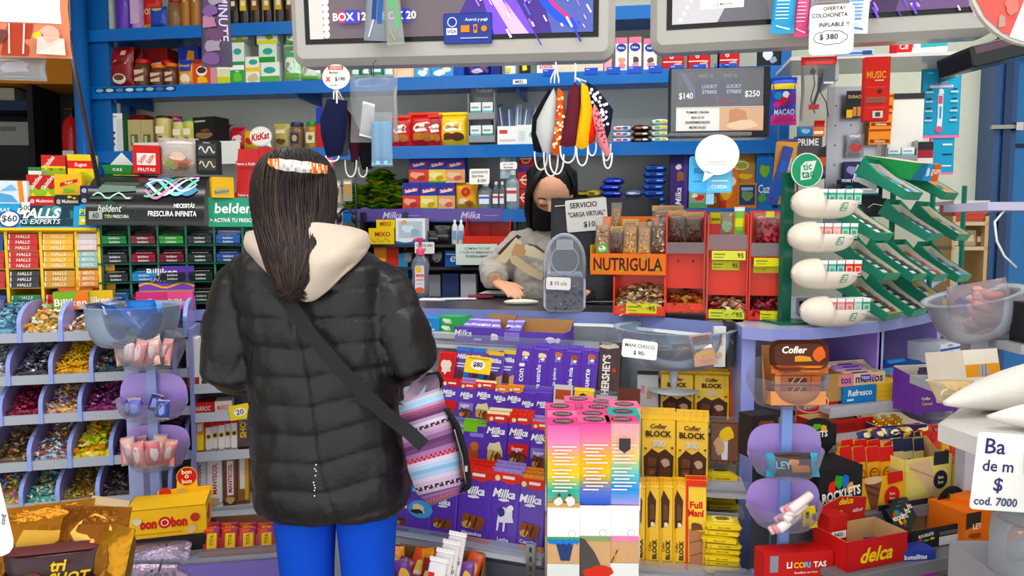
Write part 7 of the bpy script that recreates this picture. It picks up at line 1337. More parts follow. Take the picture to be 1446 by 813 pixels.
zt_=FR.z(1215,545,.16);x,w_,h=FR.slot(1186,1250,527,zt_,.165);m=tray(w_,.08,h,'ecd09a','e8dcc0',hb=h*1.6);m.art([('R',0,0,.3,1,'e08a98'),('T','mentos',.64,.5,.6,'3a2a7a',dict(b=.02,w=.6)),('T','tos',.13,.5,.5,'3a2a7a')],w_,h)
put('mint_carton','open cream carton of roll mints on the blue refresh carton','carton',FR.mat(x,.165,zt_+.001),m)
for k in range(5):
 mb=MB();mb.tube([(-.052,0,0),(-.05,0,0),(.05,0,0),(.052,0,0)],[.007,.0105,.0105,.007],['c890c8:w','e8d0a8:w','d8a0d0:w','b888c8:w','e8c8b8:w'][k],12);mb.art([('R',.28,0,.8,1,'4a3a98'),('T','mentos',.54,.5,.6,'f0ecf8',dict(w=.45))],.1,.016,O=(0,-.0108,-.008))
 put('mint_roll',f'roll of mints lying in the open cream carton, {ORD[k]} from the front','mints',FR.mat(x+.006*(k%2)-.005,.176+.016*k,zt_+.022+.005*k,-4),mb,group='mint rolls in the cream carton')
rb('blue peppermint carton with white lettering',1238,1303,512,0,'2a6ac0',[('R',0,.1,1,.85,'6aa8e0'),('T','mentos',.5,.45,.4,'1c3a80',dict(b=.03,w=.85)),('R',0,.86,1,1,'1c3f90')],dd=.10,dep=.05,yaw=4)
mb=MB();mb.tube([(-.04,0,0),(.04,0,0)],.011,'3a90d8:w',12);put('mint_roll','bright blue mint roll on the blue peppermint carton','mints',FR.mat(FR.x(1281,.25),.275,FR.z(1281,508,.26)-.008,10),mb)
rb('pink mint carton beside the violet bar carton',1280,1300,533,0,'e070a8',[('T','me',.6,.4,.4,'3a2a7a')],dd=.0,dep=.06)
zt_=FR.z(1325,585,.03);x,w_,h=FR.slot(1296,1352,522,zt_,.05);m=MB();
m.add([(-w_/2,0,0),(-w_/2+.03,0,-.01),(-w_/2+.03,0,.02),(-w_/2,0,h*.85),(-w_/2-.008,.07,h),(-w_/2-.008,.07,0)],[(0,1,2,3),(0,3,4,5)],'6a3a98:p');m.add([(-w_/2,-.001,0),(w_/2,-.001,0),(w_/2,-.001,.02),(-w_/2,-.001,h*.88)],[(0,1,2,3)],'6a3a9a:p',);m.box(-w_/2,.075,0,w_/2,.078,h,'e0d8c8');m.box(-w_/2,0,0,w_/2,.078,.002,'6a3a98:p')
m.art([('T','Cofler',.26,.34,.07,'f0e8d8',dict(b=.03,w=.3)),('T','Cereal',.28,.22,.08,'e0b86a',dict(b=.03,w=.36))],w_,h,O=(0,-.0015,0))
put('bar_carton','violet slanted carton of dark bars beside the roll mints','carton',FR.mat(x,.05,zt_,-8),m)
for k in range(6):choc(FR,(.06+.008*(k%3),zt_+.02),f'dark violet cereal bar in the slanted violet carton, {ORD[k]} from the left',1303+8*k,1316+8*k,520+3*(k%2),'3a1f4a:w',[('R',.25,.3,.75,.5,'b87a3a'),('B',.5,.7,.3,.06,'c8c0d8',k),('R',.2,.1,.8,.2,'8a8a90')],-10,-6,group='dark violet bars in the slanted carton')
for k in range(3):rb(f'white and blue throat tablet box, {ORD[k]} from the bottom beside the lilac divider',1320,1366,484+9*(2-k),0,'d8dce4',[('R',0,.0,1,.35,'3a58a8'),('T','mogulus',.45,.7,.4,'5a6a90',dict(w=.6))],dd=.12,dep=.1,yb=512-9*k,yaw=14,group='white and blue tablet boxes')
def oval_header(label,fr,px0,px1,pyt,pyb,d,col,art,name='display_header',cat='display card'):
 z0=fr.z((px0+px1)/2,pyb,d);x,w_,h=fr.slot(px0,px1,pyt,z0,d);m=MB();m.prism([(w_/2*math.cos(2*math.pi*i/24),h/2+h/2*math.sin(2*math.pi*i/24))for i in range(24)],0,.002,col);m.art(art,w_,h);return put(name,label,cat,fr.mat(x,d,z0),m)
def rock(s=1):return[('B',.3,.62,.1,.16,'d83a2a',1),('B',.45,.74,.1,.16,'3a9a3a',2),('B',.6,.72,.1,.16,'2a6ac8',3),('B',.72,.6,.1,.14,'e8a81c',4),('B',.4,.3,.09,.12,'e8c81c',5),('B',.55,.24,.1,.13,'c83a2a',6),('B',.68,.32,.09,.12,'5aa83a',7),('T','ROCKLETS',.5,.5,.16*s,'f4f0ec',dict(b=.04,rot=6,w=.88))]
def fbox(label,px0,px1,yt,ym,k,c,hc_,art,hart,dd=0,dep=.08,yaw=0,shape=None,inner='c8a878',yb=None):
 d=SH[k][1]+dd;z0=SH[k][2]+.0005 if yb is None else FR.z((px0+px1)/2,yb,d);x,w_,h=FR.slot(px0,px1,yt,z0,d);pm=(px0+px1)/2;hf=FR.z(pm,ym,d)-z0
 m=tray(w_,dep,hf,c,inner,slope=hf);m.art(art,w_,hf);cx=MB();sp=shape or[(-.5,0),(.5,0),(.5,1),(-.5,1)]
 cx.prism([(a*w_,hf*.5+b2*(h-hf*.5))for a,b2 in sp],dep,dep+.002,hc_,inner);cx.art(hart,w_,h-hf,O=(0,dep,hf));return put('display_box',label,'display box',FR.mat(x,d,z0,yaw),None,[('tray',m),('header',cx)])
fbox('red sweet carton with an oval header and cow picture',1156,1233,563,592,1,'a82420:p','b82a22',[('B',.45,.5,.3,.3,'8a1c18',3)],[('R',0,0,1,.5,'b02822'),('E',.3,.5,.3,.46,'e8dcd8'),('E',.3,.5,.28,.42,'b82a24'),('T','MISKY',.32,.5,.34,'f4f0ec',dict(b=.04,rot=10,w=.5)),('B',.86,.26,.11,.26,'ece4e0',4),('B',.86,.2,.06,.12,'d8a0a0',5),('B',.8,.42,.03,.1,'2a2424',6),('B',.92,.42,.03,.1,'2a2424',7)],dd=.03,shape=[(-.5,0),(.5,0),(.5,.5),(.1,.5),(.05,.8),(-.1,1),(-.3,1),(-.45,.8),(-.5,.5)])
rb('black sweet box with coloured letters behind the lilac cup stand',1122,1182,602,1,'17161a',rock()[4:7]+[('T','ROCKLETS',.6,.4,.22,'f0ece8',dict(b=.03,w=.7))],dd=-.05,dep=.04);oval_header('black oval header of the sweet box behind the lilac cup stand',FR,1124,1182,590,645,.0,'151418',[('B',.35,.72,.1,.1,'d83a2a',1),('B',.5,.78,.1,.1,'5aa83a',2),('B',.66,.72,.1,.1,'e8a81c',3),('T','LETS',.6,.58,.16,'f0ece8',dict(b=.03))])
m=tray(.14,.1,.022,'22285a','e8dcc8',hb=.03);x=FR.x(1277,.05);put('gold_sweet_tray','flat white lined tray of gold sweets with a navy edge','tray',FR.mat(x,.03,SH[1][2]+.001,-10),m)
for k in range(9):
 mb=MB();mb.ball((0,0,.010),.0105,['d8a83a:f','c8922a:f','e8c04a:f'][k%3],8);mb.lathe([(.003,.018),(.009,.028)],'d8b04a:f',7);put('gold_sweet',f'gold wrapped sweet in the flat white tray, {ORD[k]} from the left','sweets',FR.mat(x-.045+.011*k,.06+.02*(k%3),SH[1][2]+.0035,-10),mb,group='gold sweets in the flat tray')
for k in range(10):
 mb=bag(.055,.03,.012,['28346a:w','d89a2a:w','3a2a5a:w','c83a2a:w','1c2a5a:w'][k%5],[('B',.5,.5,.3,.3,'e8d8a0',k)],seed=k);put('small_sweet_pack',f'small bright sweet pack before the flat gold tray, {ORD[k]} from the left','sweets',FR.mat(FR.x(1245+10*k,0),.01+.01*(k%2),SH[1][2]+.001,R.uniform(-20,20),-40),mb,group='small packs before the gold tray')
def bars(label,px0,px1,ytop,n,cols,art,k,dd,rows=2,g=None):
 for r in range(rows):
  for j in range(n):
   a=px0+(px1-px0)*(j+.08*r)/n;choc(FR,(SH[k][1]+dd+.028*r,SH[k][2]+.012*r),f'{label}, {ORD[j]} from the left in the {["front", "back"][r]} row',a,a+(px1-px0)/n*1.02,ytop-10*r,cols[(j+r)%len(cols)],art,R.uniform(-4,4),-8,t=.016,group=g)
cone=[('R',0,.72,1,1,'c8281e'),('C',.5,.5,.36,1,'a82a1c'),('C',.5,.5,.28,1,'e8b040'),('T','bon',.5,.54,.05,'8a2018',dict(b=.02)),('T','bon',.5,.46,.05,'8a2018',dict(b=.02)),('R',0,0,1,.2,'d8982a')]
bars('red and yellow wafer cone pack',1193,1268,634,4,['e0a82a:w'],cone,2,.03,2,'red and yellow wafer cone packs')
bars('cream and black wafer cone pack',1268,1312,622,3,['e0d49a:w'],[('R',0,.76,1,1,'23284a'),('C',.5,.52,.4,1,'1c1c22'),('C',.5,.52,.3,1,'e8e0b8'),('R',0,0,1,.2,'d0c488')],2,.05,2,'cream wafer cone packs')
bars('yellow and red large wafer pack',1310,1362,612,4,['e8b82a:w','d84a24:w'],[('R',0,.8,1,1,'d8362a'),('C',.5,.56,.4,1,'c83a24'),('T','XL',.5,.3,.12,'b82a1c',dict(b=.03))],2,.07,2,'yellow and red large wafer packs')
def pk(label,px0,px1,yt,k,c,art,dd,yaw=0,yb=None):d=SH[k][1]+dd;z0=SH[k][2]+.0006 if yb is None else FR.z((px0+px1)/2,yb,d);x,w_,h=FR.slot(px0,px1,yt,z0,d);put('wafer_carton',label,'carton',FR.mat(x,d,z0,yaw),tray(w_,.075,h,c,'c8a878',hb=h*1.25,art=art))
pk('yellow carton with a cone picture holding the red wafer packs',1217,1279,672,2,'e4ac30',[('P',[(.05,.9),(.45,.9),(.36,.02),(.22,.02)],'7a4a34'),('E',.25,.92,.22,.12,'e0b890'),('L',[(.1,.8),(.4,.6)],'5a3424',.03),('L',[(.12,.6),(.36,.4)],'5a3424',.03),('P',[(.58,.72),(.92,.78),(.9,1.1),(.56,1.1)],'c82a20'),('C',.68,.36,.17,1,'c8281c'),('T','bon',.68,.43,.1,'f0d8b0',dict(b=.02)),('T','bon',.68,.28,.1,'f0d8b0',dict(b=.02))],-.01)
pk('pale yellow carton with a cone picture holding the cream wafer packs',1278,1344,645,2,'e4d880',[('P',[(.05,.9),(.5,.95),(.75,.1),(.6,.05)],'e0c09a'),('L',[(.1,.8),(.6,.5)],'c8a078',.03),('P',[(.6,.78),(.92,.78),(.92,1.1),(.6,1.1)],'22242c'),('C',.76,.42,.15,1,'1c1c22'),('T','bon',.76,.48,.08,'f0ecd8',dict(b=.02)),('T','bon',.76,.36,.08,'f0ecd8',dict(b=.02))],.0)
pk('yellow carton lettered XL holding the large wafer packs',1344,1368,655,2,'e4b43a',[('T','XL',.5,.5,.3,'c83a1c',dict(b=.03,w=.8,sh=.2))],.02)
fbox('orange and black sweet display box behind the cone cartons',1366,1412,640,674,2,'e0761c:p','26241f',[('R',0,0,1,1,'e0761c')],[('R',0,-.6,1,.3,'e0761c')]+rock(1.3),dd=.03,shape=[(-.5,0),(.5,0),(.5,.6),(.2,1),(-.2,1),(-.5,.7)])
rb('black sweet box with white slanted lettering right of the lilac cups',1156,1219,660,2,'18171b',rock(1.2)+[('R',.1,.08,.95,.1,'c8c8c8')],dd=-.03,dep=.09)
oval_header('black round header above the black sweet box right of the lilac cups',FR,1166,1210,640,680,.0,'18171b',[('T','RO',.6,.5,.24,'f0ece8',dict(b=.03)),('B',.5,.3,.2,.12,'d8562a',2),('B',.4,.7,.16,.1,'e8d83a',3)])
fbox('red sweet carton with a yellow script header and open brown tray',1198,1283,720,758,3,'b8281e:p','b02a20',[('T','delca',.5,.45,.5,'e8c83a',dict(sh=.3,b=.03,w=.6))],[('T','delca',.5,.8,.25,'e8c83a',dict(sh=.3,b=.03)),('T','sabor',.7,.4,.16,'f0dcd4'),('B',.3,.3,.14,.3,'e8c03a',2),('B',.3,.3,.06,.12,'a83a1c',3)],dd=-.01,dep=.09,shape=[(-.45,0),(.3,0),(.35,.9),(-.1,1),(-.45,.8)])
rb('small red carton with a white price slip left of the red script box',1172,1197,728,3,'b42a24',[('R',.1,.5,.95,.66,'f0ece8'),('T','$400',.5,.58,.1,INK)],dd=.04,dep=.05)
fbox('black sweet display box with a white panel on the lowest tier',1284,1364,726,744,3,'19181c:p','222024',[('T','ROCKLETS',.3,.7,.16,'f0ece8',dict(b=.04,rot=4,w=.46)),('B',.2,.5,.05,.08,'d83a2a',1),('B',.3,.45,.05,.08,'5aa83a',2),('B',.4,.5,.05,.08,'e8a81c',3),('R',.52,.06,.98,.5,'c8c8c6'),('R',.52,.6,.98,.64,'8a8a88'),('R',.52,.7,.98,.74,'8a8a88')],[],dd=.02,dep=.085,inner='8a7458')
oval_header('tall black oval header with sweets on the black display box',FR,1322,1366,686,750,-.125,'1a191d',rock(1.0))
for k in range(3):
 mb=carton(.05,.016,.05,'1c1b1f:w',rock(1.1));put('sweet_packet',f'black sweet packet inside the black display box, {ORD[k]} from the left','sweets',FR.mat(FR.x(1285+14*k,-.15),-.17+.02*k,SH[3][2]+.045,0,-40),mb,group='black packets in the display box')
rb('orange and black sweet carton at the right end of the lowest tier',1364,1400,722,3,'e0761c',[('P',[(0,.5),(1,.7),(1,1),(0,1)],'2a2620'),('T','LETS',.5,.56,.18,'f0e8e0',dict(b=.03)),('B',.4,.28,.3,.1,'8a4a1c',2)],dd=-.0,dep=.1,yaw=0)
rb('large orange and black sweet carton facing left at the right end',1398,1452,712,3,'e0761c',[('P',[(0,.3),(1,.45),(1,1),(0,1)],'2a2620')]+rock(1.1),dd=-.02,dep=.1,yaw=6)
FT=Fr(1180,1.52,8);zt0=FT.z(1180,840)
m=MB().at(FT.M);m.box(FT.x(1060),-.02,0,FT.x(1400),.14,zt0,'84868c:g',top='7c7e84:g');m.box(FT.x(1060),-.03,zt0-.02,FT.x(1400),-.02,zt0+.003,'a4a8b0:g');put('low_shelf','low grey shelf along the foot of the right display','shelf',Matrix(),m)
def lw(label,px0,px1,yt,c,art,d=0,dep=.08,**k):return it(label,px0,px1,yt,zt0+.0005,c,art,fr=FT,d=d,dep=dep,**k)
lw('red liquorice carton with multicoloured lettering below the lilac cups',1078,1178,780,'b82a22',[('R',.0,.0,1,.06,'d83a2a'),('P',[(.08,.6),(.2,.6),(.2,.96),(.08,.96)],'8a8a98'),('T','LI',.36,.74,.14,'f0f0f0',dict(b=.03)),('T','CO',.5,.73,.13,'e8c83a',dict(b=.03)),('T','RI',.62,.73,.13,'6ab0e0',dict(b=.03)),('T','TAS',.8,.73,.13,'f0ece4',dict(b=.03)),('T','Botellitas con licor',.6,.57,.05,'f0d8d0',dict(w=.6))]+[('B',.3+.16*k,.3,.07,.12,'6a2018',k)for k in range(4)],d=.0,dep=.045)
lw('red script carton on the low shelf beside the liquorice carton',1182,1247,786,'b42a20',[('T','delca',.4,.72,.14,'e8c83a',dict(sh=.3,b=.03)),('B',.5,.4,.1,.14,'e8c03a',2),('R',.7,.5,.85,.7,'e0b890')],d=.0)
lw('blue and pink bottle chocolate carton on the low shelf',1250,1322,778,'2f3f98',[('T','botellitas',.6,.84,.13,'f0f0f8',dict(b=.03,w=.62)),('T','de chocolate',.58,.68,.09,'e8e8f4',dict(w=.6)),('R',.5,0,1,.54,'c83aa8'),('T','Whisky',.74,.44,.09,'f0e0f0',dict(b=.02)),('P',[(.12,.1),(.3,.1),(.3,.5),(.25,.62),(.17,.62),(.12,.5)],'e8dcc0'),('R',.16,.62,.26,.78,'c8282a')],d=-.0)
jb,jl=jar(.07,.12,'c8ccd0:y','d8dce0:y');pq=PY(1462,790,1.25);put('glass_jar','clear lidded jar at the lower right edge in front of the display','jar',T(pq.x,1.25,PY(1462,813,1.25).z),None,[('jar_body',jb),('lid',jl)])
m=MB();zq=PY(1462,813,1.25).z;m.box(pq.x-.06,1.17,0,pq.x+.2,1.4,zq-.001,'9a9ca2:g');put('side_shelf','grey side shelf at the lower right carrying the clear jar','shelf',Matrix(),m)
q=PY(1114,590,1.56);SXp,SYp=q.x,1.58;P=[]
m=MB();m.box(-.011,-.012,.0,.011,-.0005,CAM_H-(575-324)*1.58/F_PX-zt0,'7f9ad8:g');m.box(-.05,-.03,0,.05,.05,.008,'7f9ad8:g');P.append(('post',m))
def cup(w_,d_,h,back,lil=True):
 m=MB();n=28;V=[]
 for j,(s,z)in enumerate(((.72,0),(.9,.3*h),(1,.75*h))):
  for i in range(n+1):
   a=rad(180+180*i/n);V.append((w_/2*s*math.cos(a),d_*s*math.sin(a),z))
 m.add(V,[(j*(n+1)+i,j*(n+1)+i+1,(j+1)*(n+1)+i+1,(j+1)*(n+1)+i)for j in range(2)for i in range(n)],'d0d0dc:x',True);m.add(V[:n+1],[tuple(range(n+1))],'d0d0dc:x')
 b=MB();pts=[(-w_*.36,0),(w_*.36,0),(w_*.5,h*.55)]+[(w_*.5*math.cos(rad(90*k/8))**.6,h*.55+(back-h*.55)*math.sin(rad(90*k/8))**.6)for k in range(1,8)]+[(-w_*.5*math.sin(rad(90*k/8))**.6,h*.55+(back-h*.55)*math.cos(rad(90*k/8))**.6)for k in range(1,8)]+[(-w_*.5,h*.55)]
 b.prism(pts,0,.003,'9f88c8:g' if lil else 'c8c8d4:x');return m,b
zc=lambda py,Y=1.50:CAM_H-(py-324)*Y/F_PX-zt0
for k,(pyb,wpx,hpx,bpx)in enumerate(((586,122,60,76),(692,112,52,76),(770,112,46,70))):
 a,b=cup(wpx*1.5/F_PX,.085,hpx*1.5/F_PX,bpx*1.5/F_PX,k>0);M_=T(0,0,zc(pyb));a.v=[M_@v for v in a.v];b.v=[M_@v for v in b.v];P.append(('clear_cup',a,[('cup_back',b)],None))
put('cup_stand','blue post stand with three clear cups, two with lilac backs','stand',T(SXp,SYp,zt0+.0005),None,P)
M0=T(SXp,SYp-.005,zt0+.001+zc(582))
tr=tray(.115,.05,.03,'c88a5a:p','8a5a38',hb=.125);hd=MB();hd.rp(.118,.062,.002,.02,'4a2414',y0=-.01,z0=.075);hd.art([('T','Cofler',.42,.66,.24,'f0e4d4',dict(sh=.2,b=.03,w=.5)),('B',.55,.36,.2,.12,'c88a2a',3),('B',.86,.55,.13,.3,'c8602a',4),('R',.0,-.12,1,.14,'b8602c'),('B',.3,.02,.3,.12,'8a3c18',5),('B',.7,.02,.25,.12,'d8783a',6)],.118,.062,O=(0,-.01,.075))
put('bar_display_box','brown bar display box standing in the top clear cup','display box',M0@T(0,-.065,.006)@RX(-8),None,[('tray',tr),('header',hd)])
for k in range(4):
 mb=carton(.095,.022,.0178,'a0562a:w',[('R',.0,.0,.12,1,'c88a5a'),('R',.3,.25,.7,.75,'5a2a14'),('L',[(.35,.2),(.45,.8)],'e0c8b0',.015),('L',[(.5,.2),(.6,.8)],'e0c8b0',.015),('R',.8,0,1,1,'b8643a')]);put('chocolate_bar',f'brown striped chocolate bar in the top cup display box, {ORD[k]} from the bottom','chocolate',M0@T(0,-.058+.0,.01+.0195*k)@RX(-8),mb,group='brown bars in the top cup')
M0=T(SXp,SYp-.04,zt0+.001+zc(690));mb=bag(.115,.05,.022,'32201a:w',[('R',0,.0,.16,1,'3a90b0'),('R',.84,0,1,1,'4a9ab8'),('B',.5,.6,.1,.2,'c87a3a',2),('R',.45,.2,.8,.5,'b8763a'),('T','LEY',.3,.5,.3,'8ac8d8',dict(b=.02))]);put('chocolate_bar','dark bar with blue ends standing in the middle lilac backed cup','chocolate',M0@T(0,-.02,.006)@RX(-14),mb)
M0=T(SXp,SYp-.04,zt0+.001+zc(768))
for k in range(9):
 mb=MB();mb.tube([(-.03,0,0),(-.028,0,0),(.028,0,.0),(.03,0,0)],[.007,.010,.010,.007],['e8c8c8:g','e89aa4:g','f0e0dc:g'][k%3],10);put('marshmallow_stick',f'pink and white marshmallow stick in the lowest lilac backed cup, {ORD[k]} in the pile','sweets',M0@T(.004*k-.02,-.012-.008*(k%3),.012+.0125*(k//1)*.55)@RY(-28)@RZ(10*(k%3)),mb,group='marshmallow sticks')
for k in range(2):mb=bag(.022,.045,.012,'d8c02a:w',[('B',.5,.5,.3,.2,'5a4a1c',k)]);put('yellow_sweet_pack',f'yellow pack at the right side of the lowest lilac backed cup, {ORD[k]}','sweets',M0@T(.048-.014*k,-.02,.008+.004*k)@RZ(20)@RX(-14),mb)
rb('black and red sweet box left of the lilac cup stand',1062,1100,586,1,'2a2424',[('R',0,0,1,.3,'b02a22'),('T','ROCKLETS',.5,.55,.2,'f0ece8',dict(b=.03,w=.9)),('B',.5,.8,.3,.1,'8a4a2a',2)],dd=-.06,dep=.05,yb=645)
z=1.115;pts=[PZ(px,py,z)for px,py in((1325,598),(1446,640),(1640,700),(1640,560),(1380,560))]
m=MB();m.slab([(p.x,p.y)for p in pts],z-.03,z,'d2d0cc:g',top='c6c4c0:g');m2=MB();c0=pts[2];m2.box(c0.x-.1,c0.y,0,c0.x-.06,c0.y+.06,z-.03,'d0d0cc:g');m3=MB();c1=pts[3];m3.box(c1.x-.1,c1.y-.04,0,c1.x-.06,c1.y,z-.03,'d0d0cc:g')
put('side_table','white topped side table at the right edge carrying pale sacks','table',Matrix(),None,[('tabletop',m),('leg',m2),('leg',m3)])
def sack(label,A,B_,r,c='dcd8d0:c'):
 A,B_=Vector(A),Vector(B_);n=12;pts=[A.lerp(B_,i/n)for i in range(n+1)];rs=[r*(max(.02,math.sin(math.pi*min(1,.02+i/n*.7))))**.85 for i in range(n+1)];m=MB();m.tube(pts,rs,c,18);m.v=[Vector((v.x,v.y,z+.001+(v.z-z)*.8))if v.z>z else Vector((v.x,v.y,z+.001))for v in m.v];put('sack',label,'sack',Matrix(),m)
a=PZ(1343,596,z);b2=PZ(1500,548,z);sack('plump white sugar sack lying on the side table, the longer one',(a.x,a.y+.02,z+.035),(b2.x+.02,b2.y-.06,z+.05),.056)
a=PZ(1394,606,z);sack('white sugar sack lying at the front of the side table',(a.x,a.y,z+.025),(a.x+.28,a.y-.02,z+.035),.045)
pq=PZ(1420,640,z);m=MB();card('notice','white handwritten notice with a dollar sign taped to the side table',(PY(1462,0,1.09).x,1.09,PY(1424,722,1.09).z),.117,.119,[('Ba',.24,.83,.2,'2a2c6a',dict(b=.012)),('de m',.3,.58,.15,'2a2c6a',dict(w=.4)),('$',.33,.33,.2,'2a2c6a',dict(b=.012)),('cod. 7000',.32,.12,.11,'2a2c6a',dict(w=.56))],rot=4,cat='notice')
mb=carton(.1,.10,.085,'e8e0d0',[('R',0,.3,1,.62,'e09a3a'),('B',.5,.45,.2,.18,'a8a8a8',3),('L',[(.45,.3),(.5,.6)],'6a6a6a',.02),('L',[(.55,.3),(.58,.6)],'6a6a6a',.02)]);pq=PY(1392,540,1.6);put('spice_carton','white carton with an orange band and garlic picture behind the sacks','carton',T(pq.x,1.6,pq.z-.012)@RZ(18)@RX(-12),mb)
m=MB();m.box(-.08,-.03,0,.30,.14,.02,'b0b2b8:g');put('side_shelf','small grey shelf holding the orange banded carton','shelf',T(pq.x,1.62,pq.z-.034),m)
mb=bag(.1,.06,.03,'d8c8a8:y',[('B',.5,.5,.3,.3,'c8a878',2)]);pq2=PY(1375,596,1.42);put('bread_bag','clear bag of pale biscuits lying behind the white sacks','bag',T(pq2.x,1.45,z+.001)@RX(-50),mb)
q3=PY(1396,420,1.72);bw2=bowl(.05,.098,.10,'dfe3ea:x');put('sweet_bowl','clear plastic bowl of pink sweets at the right above the side table','bowl',T(q3.x,1.74,PY(1396,478,1.72).z)@RY(-14)@RX(0),bw2)
for k in range(9):
 mb=MB();mb.tube([(-.035+.01*i,.004*math.sin(i*1.2),.003*math.cos(i))for i in range(8)],[.006]+[.0115]*6+[.006],['d8a098:w','e0b0a8:w','c88a84:w'][k%3],10);put('pink_sweet',f'pink sausage shaped sweet in the clear right hand bowl, {ORD[k]} from the bottom','sweets',T(q3.x-.01,1.73-.012*(k%3),PY(1396,478,1.72).z+.022+.0105*k)@RZ(15*(k%4)-20)@RY(16),mb,group='pink sweets in the right bowl')
mb=bag(.14,.12,.11,'e4dce0:x',crimp=.06,seed=9);put('plastic_bag','clear film bag over the pink sweets in the right hand bowl','bag',T(q3.x,1.68,PY(1396,470,1.72).z)@RY(-10),mb)
pst=MB();pst.box(-.03,-.02,0,.03,.02,PY(1396,478,1.72).z-.003,'c0c0cc:g');put('bowl_stand','pale post under the clear bowl of pink sweets','stand',T(q3.x,1.75,0),pst)
mb=carton(.05,.06,.045,'2a2f88',[('C',.62,.42,.18,1,'d8dcf0'),('C',.62,.42,.1,1,'2a2f88')]);pq=cpt(1368,412);put('blue_carton','deep blue carton with a white ring behind the clear right bowl','carton',T(PY(1366,390,2.5).x,2.5,CT+.0005)@RZ(10),mb)
mb=MB();mb.lathe([(.02,0),(.075,.05),(.09,.055),(.09,.06)],'dde2ee:x',24);pq=PY(1405,400,2.2);put('clear_dish','wide clear plastic dish behind the bowl of pink sweets','dish',T(1.44,2.62,CT+.02),mb);mb=MB();mb.box(-.03,-.03,0,.03,.03,.019,'b0b4c4:g');put('dish_base','small pale base block under the wide clear dish','stand',T(1.44,2.62,CT+.0005),mb)
FE=1.6;pa=PY(1428,428,FE);m=MB();m.box(0,0,0,.2,.06,PY(1428,428,FE).z-PY(1428,486,FE).z,'1c1b1c:g');put('black_box','black box at the right edge behind the orange banded carton','box',T(pa.x+.04,FE,PY(1428,486,FE).z),m);m=MB();m.box(-.02,-.01,0,.25,.1,.02,'a8a8ac:g');put('ledge','grey ledge under the black box at the right edge','shelf',T(pa.x+.04,FE,PY(1428,486,FE).z-.0205),m)
pa=PY(1413,284,1.9);m=MB();m.box(0,0,0,.3,.2,.022,'b8b4cc:g');m2=MB();m2.tube([(.05,.01,0),(.02,0,-.03),(.028,0,-.08),(.05,.0,-.12),(.09,.01,-.15)],.003,'e8e8ec:g',6);put('wall_ledge','pale lilac ledge with a hanging white cable in front of the blue door','ledge',T(pa.x,1.95,pa.z-.022),None,[('ledge_plate',m),('cable',m2)])
def screen(label,fr,px0,px1,pyb,ins,H,art,lip=.06):
 xa,xb=fr.x(px0),fr.x(px1);zb_=fr.z((px0+px1)/2,pyb);W=xb-xa;cx=(xa+xb)/2
 b=MB();b.rp(W,H,.10,.035,'aeaca6:g',ch=.018,n=6);b.box(-W/2+.03,.09,.05,W/2-.03,.13,H-.05,'1a1a1c:g')
 f=MB();f.box(-W/2+ins-.008,-.002,lip-.006,W/2-ins+.008,.001,H-lip+.006,'0e0e10:g')
 s_=MB();w2_=W-2*ins-.012;h2=H-2*lip-.01;s_.box(-w2_/2,-.004,lip+.006,w2_/2,-.0025,lip+.006+h2,'6c6468:e');s_.art(art(w2_,h2),w2_,h2,O=(0,-.0042,lip+.006),eps=.0002)
 br=MB();br.box(-.02,.11,H,.02,.13,2.86-zb_,'8a8c90:m')
 return put('hanging_screen',label,'screen',fr.M@T(cx,0,zb_)@RX(4),None,[('housing',b),('bezel',f),('display',s_),('ceiling_bracket',br)])
def gal(n,seed,x0,x1,y1):
 q=random.Random(seed);o=[]
 for k in range(n):
  x,y=q.uniform(x0,x1),q.uniform(.0,y1);c=q.choice(['9a6ad8:e','6a4ab8:e','c8a8f0:e','3a3a98:e','e8c8f8:e','4a58c8:e']);l=q.uniform(.01,.05);o.append(('L',[(x,y),(x+l*.5,y-l*2)],c,q.uniform(.003,.008)))
 return o
FT1,FT2=Fr(640,1.95,-6),Fr(1150,1.88,-13)
screen('left grey framed advertising screen hanging over the counter showing BOX 12',FT1,417,866,88,.05,.46,lambda w_,h:[('R',0,0,1,1,'5c5258:e'),('R',0,0,.05,1,'b8b0ac:e'),('P',[(.5,0),(1,0),(1,.5),(.62,.5)],'3c2c70:e'),('P',[(.66,0),(.8,0),(.7,.4),(.6,.4)],'6a4ac0:e'),('P',[(.72,.0),(.78,0),(.66,.36),(.62,.36)],'c8a0e8:e'),('P',[(.86,0),(1,0),(1,.5),(.8,.5)],'4a5490:e'),('L',[(.80,.36),(.83,.24),(.88,.12),(.95,.04)],'2a4ac8:e',.03),('L',[(.82,.36),(.86,.22),(.92,.1)],'c83a6a:e',.012)]+[('C',.062,.03+.05*k,.012,1,'e8e0d0:e')for k in range(8)]+gal(46,3,.58,.98,.42)+[('R',.112,.105,.19,.205,'3a3a98:e'),('R',.112,.11,.135,.2,'a83a4a:e'),('T','BOX 12',.152,.155,.06,'f0ecf0:e',dict(b=.02)),('R',.3,.105,.37,.205,'3a3a98:e'),('T','BOX 20',.33,.155,.06,'f0ecf0:e',dict(b=.02))])
screen('right grey framed advertising screen hanging over the counter',FT2,914,1398,62,.05,.46,lambda w_,h:[('R',0,0,1,1,'6a666c:e'),('P',[(0,0),(.16,0),(.3,.5),(0,.5)],'a8a6a8:e'),('P',[(.16,0),(.34,0),(.3,.5),(.28,.5)],'5a585e:e'),('R',.5,0,1,.6,'3a2c48:e'),('P',[(.75,0),(.98,0),(.98,.3),(.8,.4)],'5a4468:e'),('R',.1,.1,.25,.5,'e0dcd0:e'),('R',.12,.16,.235,.5,'b0b8a8:e'),('T','LUZ MESITA',.175,.13,.02,'3a3a3a:e')]+[('C',.03+.012*k,.03+.045*k,.006,1,'f0f0f0:e')for k in range(9)]+gal(30,8,.66,.98,.3))
